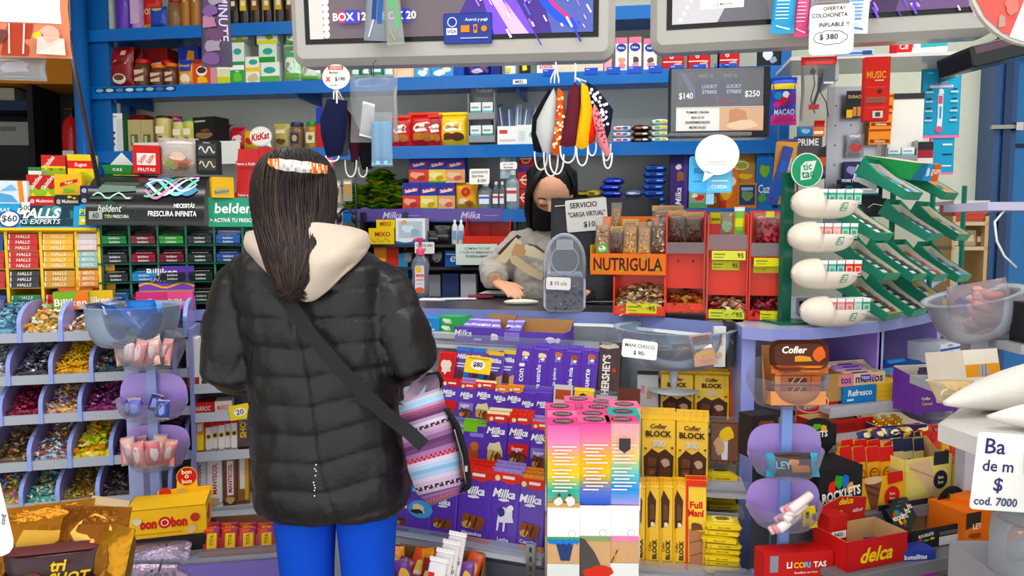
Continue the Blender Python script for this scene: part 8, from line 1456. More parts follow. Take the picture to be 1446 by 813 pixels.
pb_=FT1.hit(661,62,-.01);m=MB();m.rp(.125,.075,.0012,.004,'24388a:g');m.art([('T','Acercá y pagá',.68,.78,.13,'e8ecf8',dict(w=.5)),('C',.18,.72,.1,1,'d0d8f0'),('C',.18,.72,.08,1,'24388a'),('R',.06,.3,.28,.52,'f0f0f4'),('T','VISA',.17,.41,.12,'24388a',dict(b=.02)),('R',.36,.38,.54,.6,'e08a3a'),('R',.62,.34,.7,.62,'e08a3a'),('R',.64,.44,.68,.56,'24388a'),('C',.84,.48,.06,1,'e08a3a'),('R',.35,.16,.92,.2,'a8b4dc')],.125,.075);put('payment_sticker','dark blue contactless payment sticker on the left screen','sticker',FT1.mat(pb_.x,-.012,pb_.z,0,4),m)
def hg(label,fr,px0,px1,yt,yb,d,col,art=(),t=.012,kind='bag',rot=0,name='hanging_pack',cat='pack',cm=None,hook=True):
 z0=fr.z((px0+px1)/2,yb,d);x,w_,h=fr.slot(px0,px1,yt,z0,d);mb=bag(w_,h,t,col,art,seed=int(px0),cm=cm)if kind=='bag' else carton(w_,t,h,col,art)
 P=[]
 if hook:k_=MB();k_.tube([(0,t/2,h-.004),(0,t/2,h+.03),(.008,t/2,h+.036)],.0015,'5a5a5e:m',6);P=[('pack_body',mb),('hook',k_)];mb2=None
 return put(name,label,cat,fr.mat(x,d,z0,0,0,rot),mb if not P else None,P)
hg('clear pack of navy handled scissors hung on the left screen',FT1,512,546,-40,57,-.05,'b8c4d0:y',[('R',.3,.3,.5,1,'24407a'),('R',.55,.25,.75,1,'2a5aa0'),('L',[(.4,.3),(.2,.05)],'c8ccd0',.08)],rot=4);hg('clear pack with a bright green handle hung on the left screen',FT1,545,570,-40,62,-.06,'c8d0c8:y',[('P',[(.2,.9),(.8,.9),(.95,.35),(.75,.2),(.4,.6)],'3ac85a'),('L',[(.3,.2),(.5,.05)],'a89a80',.1)],rot=-5)
for px0,px1,yb,c,a,nm in((1089,1123,46,'2a9ac8:w','d8ecf4','sky blue inflatable pack'),(1120,1143,51,'d8588a:w','f0c8d8','pink inflatable pack'),(1142,1200,40,'c8ccd4:y','b09a90','clear white pack'),(1190,1228,46,'e4e8ec:w','2a8ad0','white and blue inflatable pack')):hg(f'{nm} hung on the right screen',FT2,px0,px1,-50,yb,-.07-.004*(px0%5),c,[('P',[(.2,.1),(.8,.05),(.9,.8),(.4,.7)],a)]+[('R',.15,.2+.05*k,.7,.215+.05*k,a)for k in range(6)],t=.02,rot=3)
p1=FT2.hit(1173,77,-.12);card('price_tag','large white tag reading OFERTA COLCHONETA INFLABLE 380 on the right screen',None,FT2.x(1204,-.12)-FT2.x(1142,-.12),.114,[('OFERTA!!',.55,.92,.075,INK,dict(w=.6)),('COLCHONETA',.45,.79,.085,INK,dict(w=.8)),('INFLABLE !!',.55,.6,.085,INK,dict(w=.75)),('$ 380',.44,.35,.13,INK,dict(w=.5))],Mx=FT2.mat(p1.x,-.12,p1.z),r=.012,extra=[('L',[(.08+.8*abs(((t/24)%1)*2-1)if 0 else.48+.38*math.cos(6.283*t/24),.34+.14*math.sin(6.283*t/24)+.012*math.sin(t*2.1))for t in range(25)],INK,.016)])
pc=PY(1392,84,1.75);m=MB();m.rp(.24,.05,.14,.008,'19191b:g');m.box(-.11,-.001,.03,.1,0,.045,'5a4650');m2=MB();m2.box(.0,.06,.05,.02,.08,.85,'6a6a6e:m');put('flat_case','black flat case hung under the ceiling at the upper right','case',T(pc.x+.09,1.75,pc.z+.01)@RY(-14),None,[('case_body',m),('hanger',m2)])
pc=PY(1466,-40,1.15);m=MB();m.lathe([(.0,0),(.112,0),(.112,.008),(0,.008)],'c8c4bc:g',40,False,False);m.v=[Vector((v.x,-v.z,v.y))for v in m.v];m.art([('E',.5,.5,.48,.48,'d8625c'),('P',[(.46,.5),(.54,.5),(.40,.03),(.30,.06)],'ece8e4'),('P',[(.5,.5),(.40,.03),(.6,.03)],'e4e2de'),('E',.5,.5,.1,.1,'ece8e4'),('B',.24,.16,.03,.05,'b0958c',3),('B',.3,.26,.05,.06,'c87a70',5)],.224,.224,O=(0,-.009,-.112));m2=MB();m2.box(-.004,0,.1,.004,.006,.9,'8a8a8c:m');put('round_sign','round faded red and white sign hung at the upper right corner','sign',T(pc.x,1.15,pc.z),None,[('disc',m),('hanger',m2)])
FM1=Fr(805,1.92,-4);FM0=Fr(500,1.95,-4)
def fmask(label,fr,pts,d,col,loops,dots=None,t=.016,lc='ecebe8:c'):
 V=[];cx=sum(p[0]for p in pts)/len(pts);cy=sum(p[1]for p in pts)/len(pts);h=fr.hit(cx,cy,d);loc=[fr.hit(a,b,d)for a,b in pts];n=len(pts);m=MB();rings=[]
 for s,y in((1,0),(.8,-t*.6),(.4,-t)):rings.append([(h.x+(q.x-h.x)*s-h.x,y,(q.z-h.z)*s)for q in loc])
 for sg in(1,-1):
  V=[(x,y*sg,z)for r in rings for x,y,z in r]+[(0,-t*1.05*sg,0)];Fs=[]
  for j in range(2):
   for i in range(n):f=(j*n+i,j*n+(i+1)%n,j*n+n+(i+1)%n,j*n+n+i);Fs.append(f if sg<0 else f[::-1])
  for i in range(n):f=(2*n+i,2*n+(i+1)%n,3*n);Fs.append(f if sg<0 else f[::-1])
  m.add(V,Fs,col,True)
 if dots:
  q=random.Random(n+int(cx));xs=[p[0]for p in rings[1]];zs=[p[2]for p in rings[1]]
  for k in range(dots[1]):
   u,v=q.random(),q.random();i=int(u*n);a,b=Vector(rings[1][i]),Vector(rings[1][(i+1)%n]);p=Vector((0,-t,0)).lerp(a.lerp(b,q.random()),v**.5);m.add([(p.x+dots[2]*math.cos(j*1.05),p.y-.0016-t*.12,p.z+dots[2]*math.sin(j*1.05))for j in range(6)],[tuple(range(6))],q.choice(dots[0]))
 P=[('mask_cloth',m)]
 for lp in loops:l=MB();l.tube([(fr.hit(a,b,d).x-h.x,-.004,fr.hit(a,b,d).z-h.z)for a,b in lp],.0022,lc,6);P.append(('ear_loop',l))
 put('face_mask',label,'face mask',fr.mat(h.x,d,h.z),None,P,group='cloth face masks on hooks')
lp=lambda x,y,w_,h:[(x-w_+2*w_*t/12 if 0 else x-w_*math.cos(math.pi*t/12),y+h*math.sin(math.pi*t/12)**.7)for t in range(13)]
dm=lambda x0,x1,y0,y1,sk=0:[(x0+sk,y0),(x1-3+sk*.4,y0+3),(x1,y0+(y1-y0)*.42),(x1-2,y0+(y1-y0)*.7),(x1-9,y1-2),(x0+9,y1),(x0+1,y0+(y1-y0)*.62),(x0,y0+(y1-y0)*.35)]
U1=lambda x:[[(x,118),(x,112),(785,96),(785,88)]];U2=lambda x:[[(x,116),(812,110),(813,97),(812,90)]]
fmask('black cloth mask at the far left of the hanging masks',FM1,[(776,124),(766,140),(752,165),(750,190),(754,214),(765,216),(772,180),(780,135)],-.0,'15151a:c',U1(778)+[lp(764,214,9,26)])
fmask('light grey cloth mask hanging second from the left',FM1,[(782,124),(770,145),(758,170),(757,188),(766,214),(776,217),(786,190),(789,150)],-.02,'c3c6c4:c',U1(783)+[lp(778,215,10,34)])
fmask('orange floral cloth mask in the middle of the hanging masks',FM1,[(788,124),(785,150),(786,175),(778,215),(786,221),(796,205),(799,165),(796,130)],-.035,'d0602c:c',U1(789)+[lp(786,218,10,28)],(['e8b06a','f0e0c8','b83a24'],34,.004))
fmask('maroon cloth mask hanging beside the yellow one',FM1,[(812,116),(802,130),(799,160),(791,205),(800,208),(814,206),(821,170),(820,125)],-.05,'5c2430:c',U2(812)+[lp(802,206,11,24)])
fmask('yellow cloth mask hanging beside the maroon one',FM1,[(821,116),(820,150),(816,180),(813,205),(820,211),(830,208),(838,160),(830,122)],-.06,'e8b414:c',U2(820)+[lp(822,208,8,26)])
fmask('navy polka dot cloth mask at the right of the hanging masks',FM1,[(828,115),(840,122),(855,140),(866,155),(862,185),(854,205),(842,190),(832,150)],-.03,'1a1c30:c',U2(828)+[lp(856,203,6,24)],(['f0f0f4'],40,.0042))
fmask('red cloth mask tip showing under the yellow one',FM1,[(838,160),(842,180),(840,200),(832,204),(829,195),(834,170)],-.052,'d83a24:c',[lp(836,202,6,18)])
fmask('pink dotted cloth mask hanging lowest on the right',FM1,[(839,145),(846,158),(853,180),(862,215),(856,222),(846,205),(840,180),(836,160)],-.068,'e08a94:c',[lp(858,216,6,22)],(['7a2a3a'],24,.0026))
fmask('navy plain cloth mask under the round price tag',FM0,dm(452,490,139,222,10),-.02,'161a38:c',[[(472,141),(472,132),(474,122)],lp(470,220,9,8)])
fmask('dark grey trimmed cloth mask behind the navy one',FM0,[(478,142),(492,165),(494,190),(492,220),(480,221),(478,180)],-.0,'4a4a50:c',[[(478,142),(475,130),(474,122)]])
fmask('maroon cloth mask behind the clear bag of masks',FM0,[(486,150),(500,165),(509,195),(506,228),(496,229),(490,190)],.02,'4a1c2a:c',[[(487,150),(476,132),(474,122)],lp(496,226,8,24)])
fmask('black cloth mask behind the clear bag of masks',FM0,[(498,165),(512,190),(526,198),(526,238),(512,240),(504,210)],.035,'17161a:c',[[(499,166),(480,132),(474,122)],lp(513,236,6,14)])
pt_=FM0.hit(475,126,-.03);m=MB();m.lathe([(0,0),(.034,0),(.034,.0012),(0,.0012)],'f2f0ea',28,False,False);m.v=[Vector((v.x*1.05,-v.z,v.y*.92+.031))for v in m.v];m.art([('R',.2,.78,.78,.94,'d84a30'),('T','OFERTA',.5,.86,.1,'f0e8e0'),('T','Barbijo',.42,.66,.13,INK,dict(w=.65)),('T','X',.2,.4,.2,'d8402c',dict(b=.04)),('T','$190',.66,.4,.18,INK,dict(w=.5)),('T','cod 30',.4,.16,.08,INK)],.068,.062,O=(0,-.0013,0));st_=MB();st_.box(-.002,.002,-.035,.002,.003,.002,'e8e8e4');put('price_tag','round white tag with red OFERTA over the dark masks','price tag',FM0.mat(pt_.x,-.03,pt_.z),None,[('disc',m),('stem',st_)])
hg('clear zip bag of masks hung beside the dark masks',FM0,491,560,104,200,-.04,'e0e2e2:x',[('P',[(.2,.1),(.5,.05),(.55,.55),(.3,.6)],'f0eff0')],t=.03,name='mask_bag',cat='bag')
z0=FM0.z(538,235,-.055);x,w_,h=FM0.slot(523,554,160,z0,-.055);m=MB()
for k in range(5):m.box(-w_*.45+w_*.18*k,-.002*(k%2),.004,-w_*.45+w_*.18*(k+1),.003,h-.02,['8ec4e4:c','9acce8:c'][k%2])
f_=bag(w_,h*1.02,.014,'e4eaee:x',seed=4);f_.v=[v+Vector((0,-.006,0))for v in f_.v];put('surgical_mask','pale blue pleated surgical mask in clear film below the zip bag','face mask',FM0.mat(x,-.055,z0),None,[('pleats',m),('film',f_)])
FA=Fr(1016,1.98,-6);z0=FA.z(1016,193);x,w_,h=FA.slot(945,1088,95,z0);W=w_
m=MB();m.rp(W,h,.03,.004,'17171b:g');a_=MB();a_.box(-W/2+.005,-.012,.012,W/2-.02,-.010,h-.004,'d8dce0:x');a_.box(-W/2,-.03,-.0,W/2-.05,.0,.008,'a8aaac:y');p_=MB();pw,ph=W*.86,h*.86;p_.box(-pw/2,-.006,0,pw/2,-.004,ph,'59555a');p_.at(T(0,-.006,0))
p_.art([('P',[(.04,.98),(.1,.98),(.26,.6),(.2,.55)],'8a8ab8'),('R',.22,.45,.46,.86,'353a6a'),('R',.49,.45,.74,.86,'353a6a'),('T','BOX 12',.34,.92,.05,'d8c8d0',dict(b=.02)),('T','BOX 20',.62,.92,.05,'d8c8d0',dict(b=.02)),('T','LUCKY',.38,.74,.06,'f0f0f4',dict(b=.03)),('T','STRIKE',.38,.65,.06,'f0f0f4',dict(b=.03)),('T','LUCKY',.66,.74,.06,'f0f0f4',dict(b=.03)),('T','STRIKE',.66,.65,.06,'f0f0f4',dict(b=.03)),('R',.24,.48,.44,.49,'d8503a'),('R',.5,.48,.7,.49,'d8503a'),('T','$140',.11,.58,.12,'f0f0f0',dict(w=.16)),('T','$250',.87,.6,.12,'f0f0f0',dict(w=.17)),('R',0,.385,1,.4,'c8c8cc'),('R',0,0,.5,.38,'dcdad6'),('R',.5,0,1,.38,'c8a488'),('B',.7,.24,.14,.14,'b8866a',3),('B',.78,.1,.2,.1,'d8bca0',4)]+[('T',s,.25,.31-.085*k,.042,'3a3438',dict(b=.02,w=.44))for k,s in enumerate(('FUMAR CAUSA','MÁS DE 50','ENFERMEDADES','MORTALES'))],pw,ph);p_.at(Matrix());p_.v=[v+Vector((0,-.002,h*.08))for v in p_.v]
b_2=MB();b_2.tube([(0,.02,h),(0,.02,2.85-z0)],.003,'6a6a6e:m',6)
put('cigarette_sign','framed acrylic cigarette price sign with warning text hanging over the counter','sign',FA.mat(x,0,z0),None,[('frame',m),('poster',p_),('acrylic_cover',a_),('hanger',b_2)])
pq=FA.hit(1012,246,-.04);m=MB();m.lathe([(0,0),(.056,0),(.056,.002),(0,.002)],'f4f3f0',32,False,False);m.v=[Vector((v.x,-v.z,v.y*.93+.05))for v in m.v];m.prism([(-.03,.012),(-.036,-.02),(-.005,.0)],-.002,0,'f4f3f0');m.art([('R',.3,.3,.7,.32,'b8b8b8'),('R',.25,.24,.75,.255,'c8c8c8')],.11,.1,O=(0,-.0023,0));put('speech_bubble_sign','white round speech bubble sign under the cigarette sign','sign',FA.mat(pq.x,-.04,pq.z),m)
pq=FA.hit(1003,272,-.02);m=MB();m.rp(.112,.096,.003,.008,'6cbce4:g');m.art([('R',.03,.03,.42,.97,'58aee0'),('T','BILL',.22,.6,.14,'2a6aa0',dict(w=.2)),('R',.1,.3,.34,.32,'2a6aa0'),('R',.52,.3,.9,.34,'e0f0f8'),('R',.55,.7,.8,.74,'e0f0f8'),('T','CUIDA',.7,.16,.1,'f0f8fc',dict(w=.4))],.112,.096);m2=MB();m2.box(-.01,.003,-.03,.01,.02,.05,'8ab8d0:g');put('phone_card','light blue payment card sign beneath the white speech bubble','sign',FA.mat(pq.x,-.02,pq.z),None,[('card',m),('stem',m2)])
FH=Fr(300,1.92,2);hg('dark violet film strip of sweets hanging left of the left screen',FH,281,325,-60,94,0,'3a3048:w',[('T','MINUTE',.78,.45,.3,'c8b8d8',dict(rot=-90,w=.5))]+[('B',.4+.1*(k%3-1),.08+.11*k,.3,.07,['6a4a7a','8a8090','5a3a5a','9a6a80'][k%4],k)for k in range(8)],t=.012,name='film_strip')
FP=Fr(45,1.38,8);hg('plastic packed toy set with a white price header at the upper left corner',FP,-30,97,-30,80,0,'c87a5a:w',[('R',0,.44,.92,.98,'f0efec'),('T','$450',.5,.86,.2,INK),('P',[(.2,.02),(.5,.02),(.6,.42),(.3,.42)],'a8402c'),('L',[(.32,.42),(.3,.04)],'e8d8d0',.02),('L',[(.5,.42),(.46,.04)],'e8d8d0',.02),('B',.18,.26,.12,.12,'6a3a3a',2),('B',.66,.28,.06,.06,'e0c03a',4),('B',.8,.3,.12,.1,'d8a898',5),('P',[(.62,.04),(.95,.03),(.96,.24),(.66,.26)],'e8cfc4')],t=.014,name='toy_pack')
hg('crumpled clear bag hanging below the toy set',FP,-20,62,78,112,.03,'c8ccd0:y',[('B',.5,.5,.3,.3,'a8a8b0',1)],t=.02,hook=False,name='plastic_bag',cat='bag')
a,b2=PY(72,-60,1.9),PY(140,262,2.2);m=MB();m.tube([a,b2],.007,'6e7078:m',8);put('metal_pole','thin grey metal pole leaning behind the toy set','pole',Matrix(),m)
FD=Fr(60,4.05,4);P=[]
def bx_(c,px0,px1,y0,y1,d0,d1,nm):m=MB().at(FD.M);m.box(FD.x(px0),d0,FD.z(60,y1,d0),FD.x(px1),d1,FD.z(60,y0,d0),c);P.append((nm,m))
bx_('231a18',-60,128,50,760,.3,.34,'back_board');bx_('b87a34',-60,112,72,118,.0,.3,'header_board');bx_('1d2a44',-60,44,142,156,.05,.3,'shelf');bx_('1c1817',44,52,120,760,.02,.3,'upright');bx_('2a2220',-60,110,252,262,.0,.3,'shelf')
put('back_cupboard','dark open cupboard with an ochre header beyond the blue post','cupboard',Matrix(),None,P)
def bk(label,px0,px1,y0,y1,c,art=(),nm='carton',d=.08):z0=FD.z(20,y1,d);x,w_,h=FD.slot(px0,px1,y0,z0,d);put(nm,label,'box',FD.mat(x,d,z0),carton(w_,.12,h,c,art,side='6a6c6a'))
bk('grey carton in the dark cupboard',-4,40,172,205,'7e8380',[('R',.1,.6,.6,.8,'5a5f60')]);bk('dull black case under the grey carton',-4,40,206,252,'1c2026');bk('pale paper wad on the cupboard shelf',-6,20,124,142,'9a9488')
x=FD.x(100,-.06);z0=FD.z(100,252,-.06);b=MB();b.lathe([(.045,0),(.05,.02),(.05,.26),(.04,.31),(.018,.335)],'a8261e:g',18);lb=MB();lb.at(T(0,-.0506,.03));lb.rp(.06,.12,.001,.004,'d0d4d4');lb.art([('R',.1,.6,.9,.66,'5a6a90'),('R',.1,.4,.9,.44,'8a8a90')],.06,.12);v_=MB();v_.lathe([(.016,.33),(.016,.36),(.01,.37)],'3a3a3c:m',12);v_.box(-.035,-.008,.372,.01,.008,.38,'2a2a2c:g');v_.box(-.035,-.006,.352,.0,.006,.358,'2a2a2c:g');h_=MB();h_.tube([(.012,0,.35),(.05,-.01,.345),(.062,-.02,.26),(.058,-.03,.1)],.008,'1c1c1e:g',8)
put('fire_extinguisher','small red fire extinguisher with a white label in the dark cupboard','fire extinguisher',FD.mat(x,-.0,z0),None,[('cylinder',b),('label',lb),('valve',v_),('hose',h_)])
m=MB().at(FD.M);m.box(FD.x(-60),-.06,0,FD.x(128),.0,FD.z(100,252,-.06)-.001,'2c2422');put('cupboard_plinth','dark cabinet base below the fire extinguisher','cabinet',Matrix(),m)
q=PY(212,560,1.95);Y0=1.97;P=[];zb3=.60;zL=lambda py:CAM_H-(py-324)*1.91/F_PX-zb3
m=MB();m.box(-.013,-.012,0,.013,-.0005,zL(470),'8f9ccc:g');m.box(-.05,-.05,0,.05,.05,.01,'8f9ccc:g');P.append(('post',m))
for k,(pyb,wpx,hpx,bpx,dx)in enumerate(((524,100,52,54,0),(600,100,40,66,0),(672,94,52,60,4))):
 a,b=cup(wpx*1.91/F_PX,.10,hpx*1.91/F_PX,bpx*1.91/F_PX,k>0);M_=T(dx*.0017,0,zL(pyb));a.v=[M_@v for v in a.v];b.v=[M_@v for v in b.v];P.append(('clear_cup',a,[('cup_back',b)]))
put('cup_stand','lilac post stand with three clear sweet cups beside the sweet bins','stand',T(q.x,Y0,zb3+.0005),None,P)
def cupfill(label,py,n,cols,kind='bag',dx=0):
 for k in range(n):
  M_=T(q.x+dx,Y0-.012,zb3+.001+zL(py)+.006)@T(-.055+.11*((k*7)%n)/max(1,n-1),-.03-.02*(k%3),.004*(k%4))@RZ(R.uniform(-30,30))@RX(-12)@RY(R.uniform(-16,16));c=cols[k%len(cols)]
  put('sweet_bag',f'{label}, {ORD[k]} laid in','sweets',M_,bag(.034,.07 if kind=='bag' else.05,.02,c,[('B',.5,.5,.3,.3,'f0e0dc' if kind=='bag' else '8a98d0',k)],seed=k,cm='e8dcd8:y'),group=label)
cupfill('pink marshmallow bag in the upper left cup',522,8,['e0a49c:w','d8908c:w','e8b8b0:w','e4d0c8:w'])
cupfill('blue wrapped sweet in the middle left cup',598,6,['2a3c8a:w','3a4a9a:w','6a6ab8:w','24307a:w'],'s')
cupfill('pink sugar sweet bag in the lowest left cup',670,8,['d87878:w','e09088:w','c86a70:w','e4b4a8:w'])
zb4=PY(178,490,Y0).z;mb=bowl(.07,.118,PY(178,434,Y0).z-zb4,'d0dce8:x');px_=PY(178,460,Y0).x;put('sweet_bowl','large clear bowl of blue sweets above the pink marshmallow cup','bowl',T(px_,Y0+.04,zb4),mb)
for k in range(12):
 a=k*2.4;r=.05*(k/12)**.5;c=['2a6ac0:w','3a88d8:w','1c4a98:w','5a98d8:w','2a2f5a:w'][k%5];put('blue_sweet_bag',f'blue wrapped sweet bag in the large clear left bowl, {ORD[k]} from the bottom','sweets',T(px_+r*math.cos(a)*1.3,Y0+.04+r*math.sin(a),zb4+.008+.0055*k)@RZ(k*50)@RX(-40),bag(.075,.085,.03,c,[('B',.5,.5,.3,.25,['e0e8f0','d8b8e0','8ac0e8'][k%3],k)],seed=k),group='blue sweet bags in the left bowl')
m=MB();m.box(-.02,-.02,0,.02,.02,zb4-.003,'9aa0c4:g');put('bowl_stand','lilac grey post under the large bowl of blue sweets','stand',T(px_,Y0+.04,0),m)
FL=FK;zr=[FL.z(300,y,0)for y in(718,640,585,545)];P=[]
for z in zr:m=MB().at(FL.M);m.box(FL.x(268),-.02,z-.01,FL.x(372),.12,z,'9a9ea6:g');m.box(FL.x(268),-.024,z-.016,FL.x(372),-.02,z+.012,'b4b8c0:g');P.append(('shelf',m))
m=MB().at(FL.M);m.box(FL.x(268),.12,0,FL.x(372),.13,CT-.06,'6a6c74:g');P.append(('back_panel',m));put('bar_rack','grey bar rack between the sweet bins and the customer','rack',Matrix(),None,P)
def br(label,px0,px1,yt,k,c,art,dd=0,yaw=0,tilt=-8,g=None,t=.014):choc(FL,(dd,zr[k]),label,px0,px1,yt,c,art,yaw,tilt,t=t,group=g)
man=[('R',.3,.2,.75,.8,'e8e0dc'),('T','MANTECOL',.52,.5,.3,'b02a2a',dict(rot=-80 if 0 else 90,b=.03,w=.56)),('B',.5,.12,.3,.08,'c8a070',2)]
for k,(a,e,c)in enumerate(((267,290,'dcd8d6:w'),(289,313,'e0dcda:w'),(312,334,'6a4430:w'),(333,352,'8a5a3a:w'))):br(f'{["white", "white", "brown", "brown"][k]} nougat bar, {ORD[k]} from the left in the bar rack',a,e,638,0,c,man if k<3 else[('R',.2,.3,.6,.9,'d8d4d0'),('R',.6,.1,.9,.9,'c89a3a')],g='nougat bars in the bar rack')
for k in range(5):br(f'white and red wafer bar, {ORD[k]} from the left in the bar rack',288+9*k,299+9*k,590-2*k,1,'d8d0cc:w',[('R',0,.7,1,1,'b82a2a'),('C',.5,.45,.4,1,'c8b04a'),('C',.5,.45,.25,1,'3a2a24')],.01*(k%2),0,-8,'white and red wafer bars')
br('dark brown shot bar with yellow lettering in the bar rack',332,352,572,1,'3a2018:w',[('T','SHOT',.5,.5,.5,'e0b82a',dict(rot=90,b=.03,w=.7))]);br('orange and yellow bar left of the wafer bars',270,288,590,1,'d88a2a:w',[('R',.1,.1,.9,.5,'e8d03a'),('R',.2,.6,.8,.8,'f0e8dc')])
zi=zr[1]+.001
for nm,a,e,yt,k,c,ar in(('red wafer carton with pale lettering in the bar rack',268,303,568,2,'b02a24',[('T','MARROC',.5,.5,.4,'e8d8c8',dict(w=.7))]),('white wafer carton in the bar rack',303,328,566,2,'d8ccc4',[('T','MARROC',.5,.5,.4,'b03a34',dict(w=.7))]),('dark green mint carton, lower of the two in the bar rack',262,292,528,3,'1c4430',[('E',.5,.4,.3,.2,'a8c0b0')]),('white flapped carton behind the customer sleeve',262,280,478,3,'dcd8d0',[('R',0,0,1,.2,'a83a34')])):it(nm,a,e,yt,zr[k]+.0005,c,ar,fr=FL,d=.0 if 'green' not in nm else.04,dep=.06)
m=MB();m.box(-.03,-.001,0,.03,0,.045,'e8cc2a');m.art([('E',.5,.5,.3,.3,'f0ecd0'),('T','20',.5,.5,.36,INK)],.06,.045,O=(0,-.0012,0));put('price_card','yellow price card over the white and red wafer bars','price card',FL.mat(FL.x(333,-.03),-.03,FL.z(333,592,-.03),0,0,-8),m)
FZ2=Fr(180,1.80,10);zq=FZ2.z(235,786,0);P=[]
m=MB().at(FZ2.M);m.box(FZ2.x(60),-.05,zq-.02,FZ2.x(400),.30,zq,'8f929a:g');P.append(('shelf_board',m));m=MB().at(FZ2.M);m.box(FZ2.x(60),.0,0,FZ2.x(400),.28,zq-.02,'7a7c86:g');P.append(('base_cabinet',m));m=MB().at(FZ2.M);m.box(FZ2.x(130),-.056,zq-.0,FZ2.x(395),-.053,zq+.035,'d0d4e0:x');P.append(('clear_lip',m));m=MB().at(FZ2.M);m.box(FZ2.x(60),-.06,zq-.06,FZ2.x(400),-.05,zq-.001,'7a6cb0:g');P.append(('front_rail',m))
put('low_shelf','low grey shelf with a lilac rail at the lower left','shelf',Matrix(),None,P)
def l2(label,a,e,yt,c,art,d=0,dep=.08,z=None,**k):return it(label,a,e,yt,(zq if z is None else z)+.0005,c,art,fr=FZ2,d=d,dep=dep,**k)
l2('black carton under the yellow sweet box',182,292,758,'1d1c1e',[('B',.4,.5,.12,.1,'b8b49a',3)],dep=.12)
zy=FZ2.z(235,758,0)+.001;x,w_,h=FZ2.slot(178,290,717,zy,0);t=tray(w_,.11,h,'ecb814:p','d8a81c',hb=h);t.box(-w_/2,.0,h-.002,w_/2,.11,h,'e8b820:p');BB=[('C',.48,.5,.08,1,'c02a20'),('C',.48,.5,.05,1,'f0d8b0'),('C',.48,.5,.035,1,'c02a20'),('T','bon',.28,.5,.36,'c02a20',dict(b=.05,w=.2)),('T','bon',.66,.5,.36,'c02a20',dict(b=.05,w=.2)),('B',.14,.62,.06,.16,'d8c8a8',2),('C',.86,.6,.06,1,'b83a28'),('B',.82,.22,.07,.18,'d8b888',4),('R',.1,.14,.7,.17,'b88a1c')];t.art(BB,w_,h)
t.art([('C',.5,.5,.2,1,'c8402a'),('B',.25,.5,.1,.14,'b86a2a',2)],.11,h,O=(w_/2+.0004,.055,0),U=(0,1,0));hd=MB();hh=FZ2.z(235,690,.11)-zy-h;hd.prism([(-w_*.2,h*.8),(w_*.52,h*.8),(w_*.52,h+hh),(w_*.33,h+hh)]+[(w_*.19+.14*w_*math.cos(rad(a)),h+hh+.03+.14*w_*math.sin(rad(a)))for a in range(-20,201,20)]+[(w_*.05,h+hh),(-w_*.2,h+hh*.7)],.108,.111,'ecb814:p','c8a878')
hd.art([('C',.69,.5,.13,1,'c0281e'),('T','bon',.69,.62,.12,'f0d8b0',dict(b=.04)),('T','o',.69,.5,.1,'f0d8b0',dict(b=.04)),('T','bon',.69,.38,.12,'f0d8b0',dict(b=.04)),('C',.4,.12,.08,1,'c03a28'),('B',.62,.08,.1,.14,'c8a878',4)],w_,.105,O=(0,.1075,h+hh-.022));put('sweet_display_box','yellow sweet box with red round header on the black carton','display box',FZ2.mat(x,0,zy,6),None,[('box_body',t),('header',hd)])
x,w_,h=FZ2.slot(280,392,770,zq,-.02);put('bar_carton','brown carton of yellow and red bars at the customer knee','carton',FZ2.mat(x,-.02,zq+.0005),tray(w_,.13,h*.5,'b06a3a','7a5a44',hb=h*2.2))
for k in range(8):choc(FZ2,(-.005+.03*(k//4),zq+.008+.02*(k//4)),f'yellow and pink bar in the brown carton, {ORD[k % 4]} of the {["front", "back"][k//4]} row',284+26*(k%4),309+26*(k%4),748-8*(k//4),'b8303a:w',[('R',.25,.1,.85,.75,'e4c030'),('T','TITA',.55,.45,.22,'5a3a1c',dict(rot=90,w=.5)),('B',.4,.88,.3,.1,'d8602a',k),('B',.8,.86,.16,.08,'6a4a98',k+2)],R.uniform(-4,4),-14,group='yellow and pink bars in the brown carton')
l2('small orange and red pack left of the yellow box',158,178,735,'b83a24',[('B',.5,.6,.3,.2,'e0a03a',2)],dep=.05);l2('pale grey carton under the orange pack',142,160,752,'a8aaac',[],dep=.06)
mb=heap_mesh(60,.10,.08,.05,['3a2c28:w','a8a4a0:f','8a4a3a:w','6a5a50:w'],.012,77);put('loose_sweets','brown and silver sweets heaped beside the kraft carton flap','sweets',FZ2.mat(FZ2.x(126),-.02,zq+.001),mb,kind='stuff')
mb=bag(.17,.12,.03,'8a7a8c:f',[('L',[(.5,.2),(.55,.8)],'3a3440',.03),('L',[(.6,.2),(.66,.8)],'3a3440',.03)],seed=5);put('foil_bag','crumpled grey foil bag lying before the yellow sweet box','bag',FZ2.mat(FZ2.x(190,-.1),-.09,zq-.02,4,-50),mb)
FY=Fr(60,1.22,12);zf2=FY.z(60,860);P=[]
t=tray(.17,.16,.05,'b8925c','94703f',hb=.10);put('kraft_carton','kraft carton holding a gold and brown sweet bag at the lower left','carton',FY.mat(FY.x(40),-.03,zf2),t)
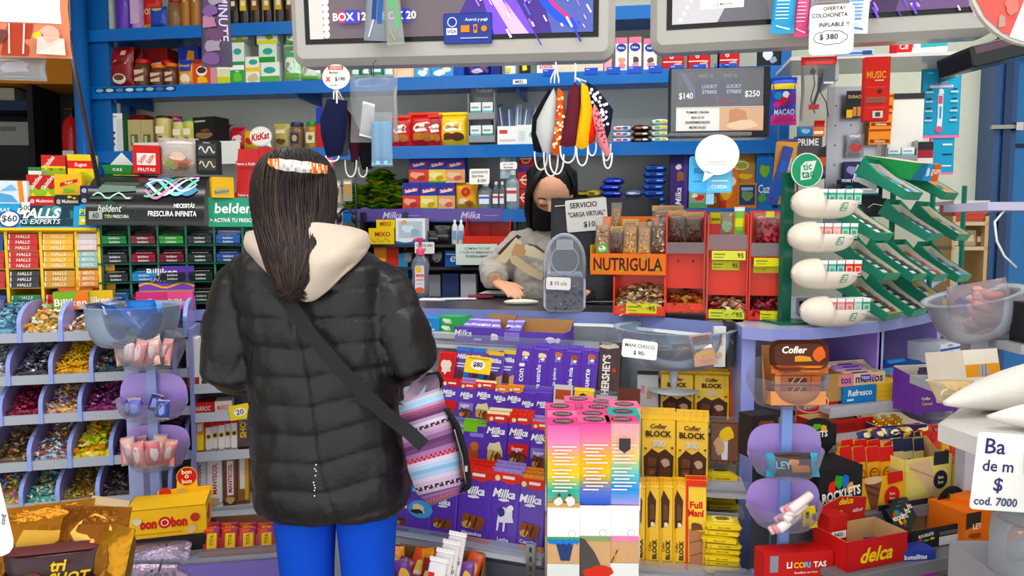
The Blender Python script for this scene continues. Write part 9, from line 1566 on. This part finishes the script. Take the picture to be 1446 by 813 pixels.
cf=PY(134,768,1.45);m=MB();m.box(-.036,0,0,.036,.05,.075,'cbb38c',side='a88a5c');m.art([('T','Cod 25',.6,.82,.1,'3a3024',dict(rot=-20))],.072,.075);m2=MB();m2.box(-.13,.0,.04,-.03,.004,.06,'b8986a');put('carton_flap','folded pale kraft carton end with a handwritten code','carton',T(cf.x,1.46,cf.z)@RZ(24)@RY(18),None,[('end_panel',m),('side_strip',m2)])
for k,(dx,dy,rz,w_,h,c,ar)in enumerate(((-.03,.06,10,.16,.15,'8a5a20:f',[('B',.5,.5,.3,.3,'c89a48',2)]),(.03,.045,-16,.14,.145,'7a4a1c:f',[('B',.6,.6,.3,.3,'d8b060',5),('B',.3,.3,.2,.2,'4a2a14',6)]),(-.0,.015,4,.17,.095,'32141c:w',[('T','tri',.55,.62,.2,'e8c02a',dict(b=.03,sh=.2)),('T','SHOT',.66,.4,.2,'e8c02a',dict(b=.03,sh=.2,w=.5)),('B',.3,.4,.12,.14,'6a3a2a',5),('R',0,.85,1,1,'5a2a28')]),(.065,.02,-40,.08,.12,'b8863a:f',[('B',.5,.5,.3,.3,'8a5a24',7)]))):put('shot_bag',['gold foil bag at the back of the kraft carton','dark gold foil bag folded over in the kraft carton','dark brown bag lettered tri SHOT in front in the kraft carton','bright gold torn wrapper at the right of the kraft carton'][k],'bag',FY.mat(FY.x(40)+dx,dy,zf2+.004,rz,-16),bag(w_,h,.05,c,ar,seed=k*3+1))
m=MB().at(FY.M);m.box(FY.x(-60),-.08,0,FY.x(125),.16,zf2-.001,'9a9aa0:g');put('side_shelf','grey shelf block under the kraft carton at the lower left','shelf',Matrix(),m)
pq=PY(-14,790,1.0);card('notice','white handwritten notice card cut off by the left edge',(pq.x-.012,1.0,pq.z),.10,.128,[('$20',.84,.55,.13,INK,dict(rot=70)),('cod',.93,.4,.07,INK,dict(rot=70))],r=.02,rot=-10,cat='notice');m=MB();m.box(-.004,.002,0,.004,.008,pq.z+.06,'8a8a8c:m');put('card_post','thin metal post behind the left edge notice','post',T(pq.x-.03,1.0,0),m)
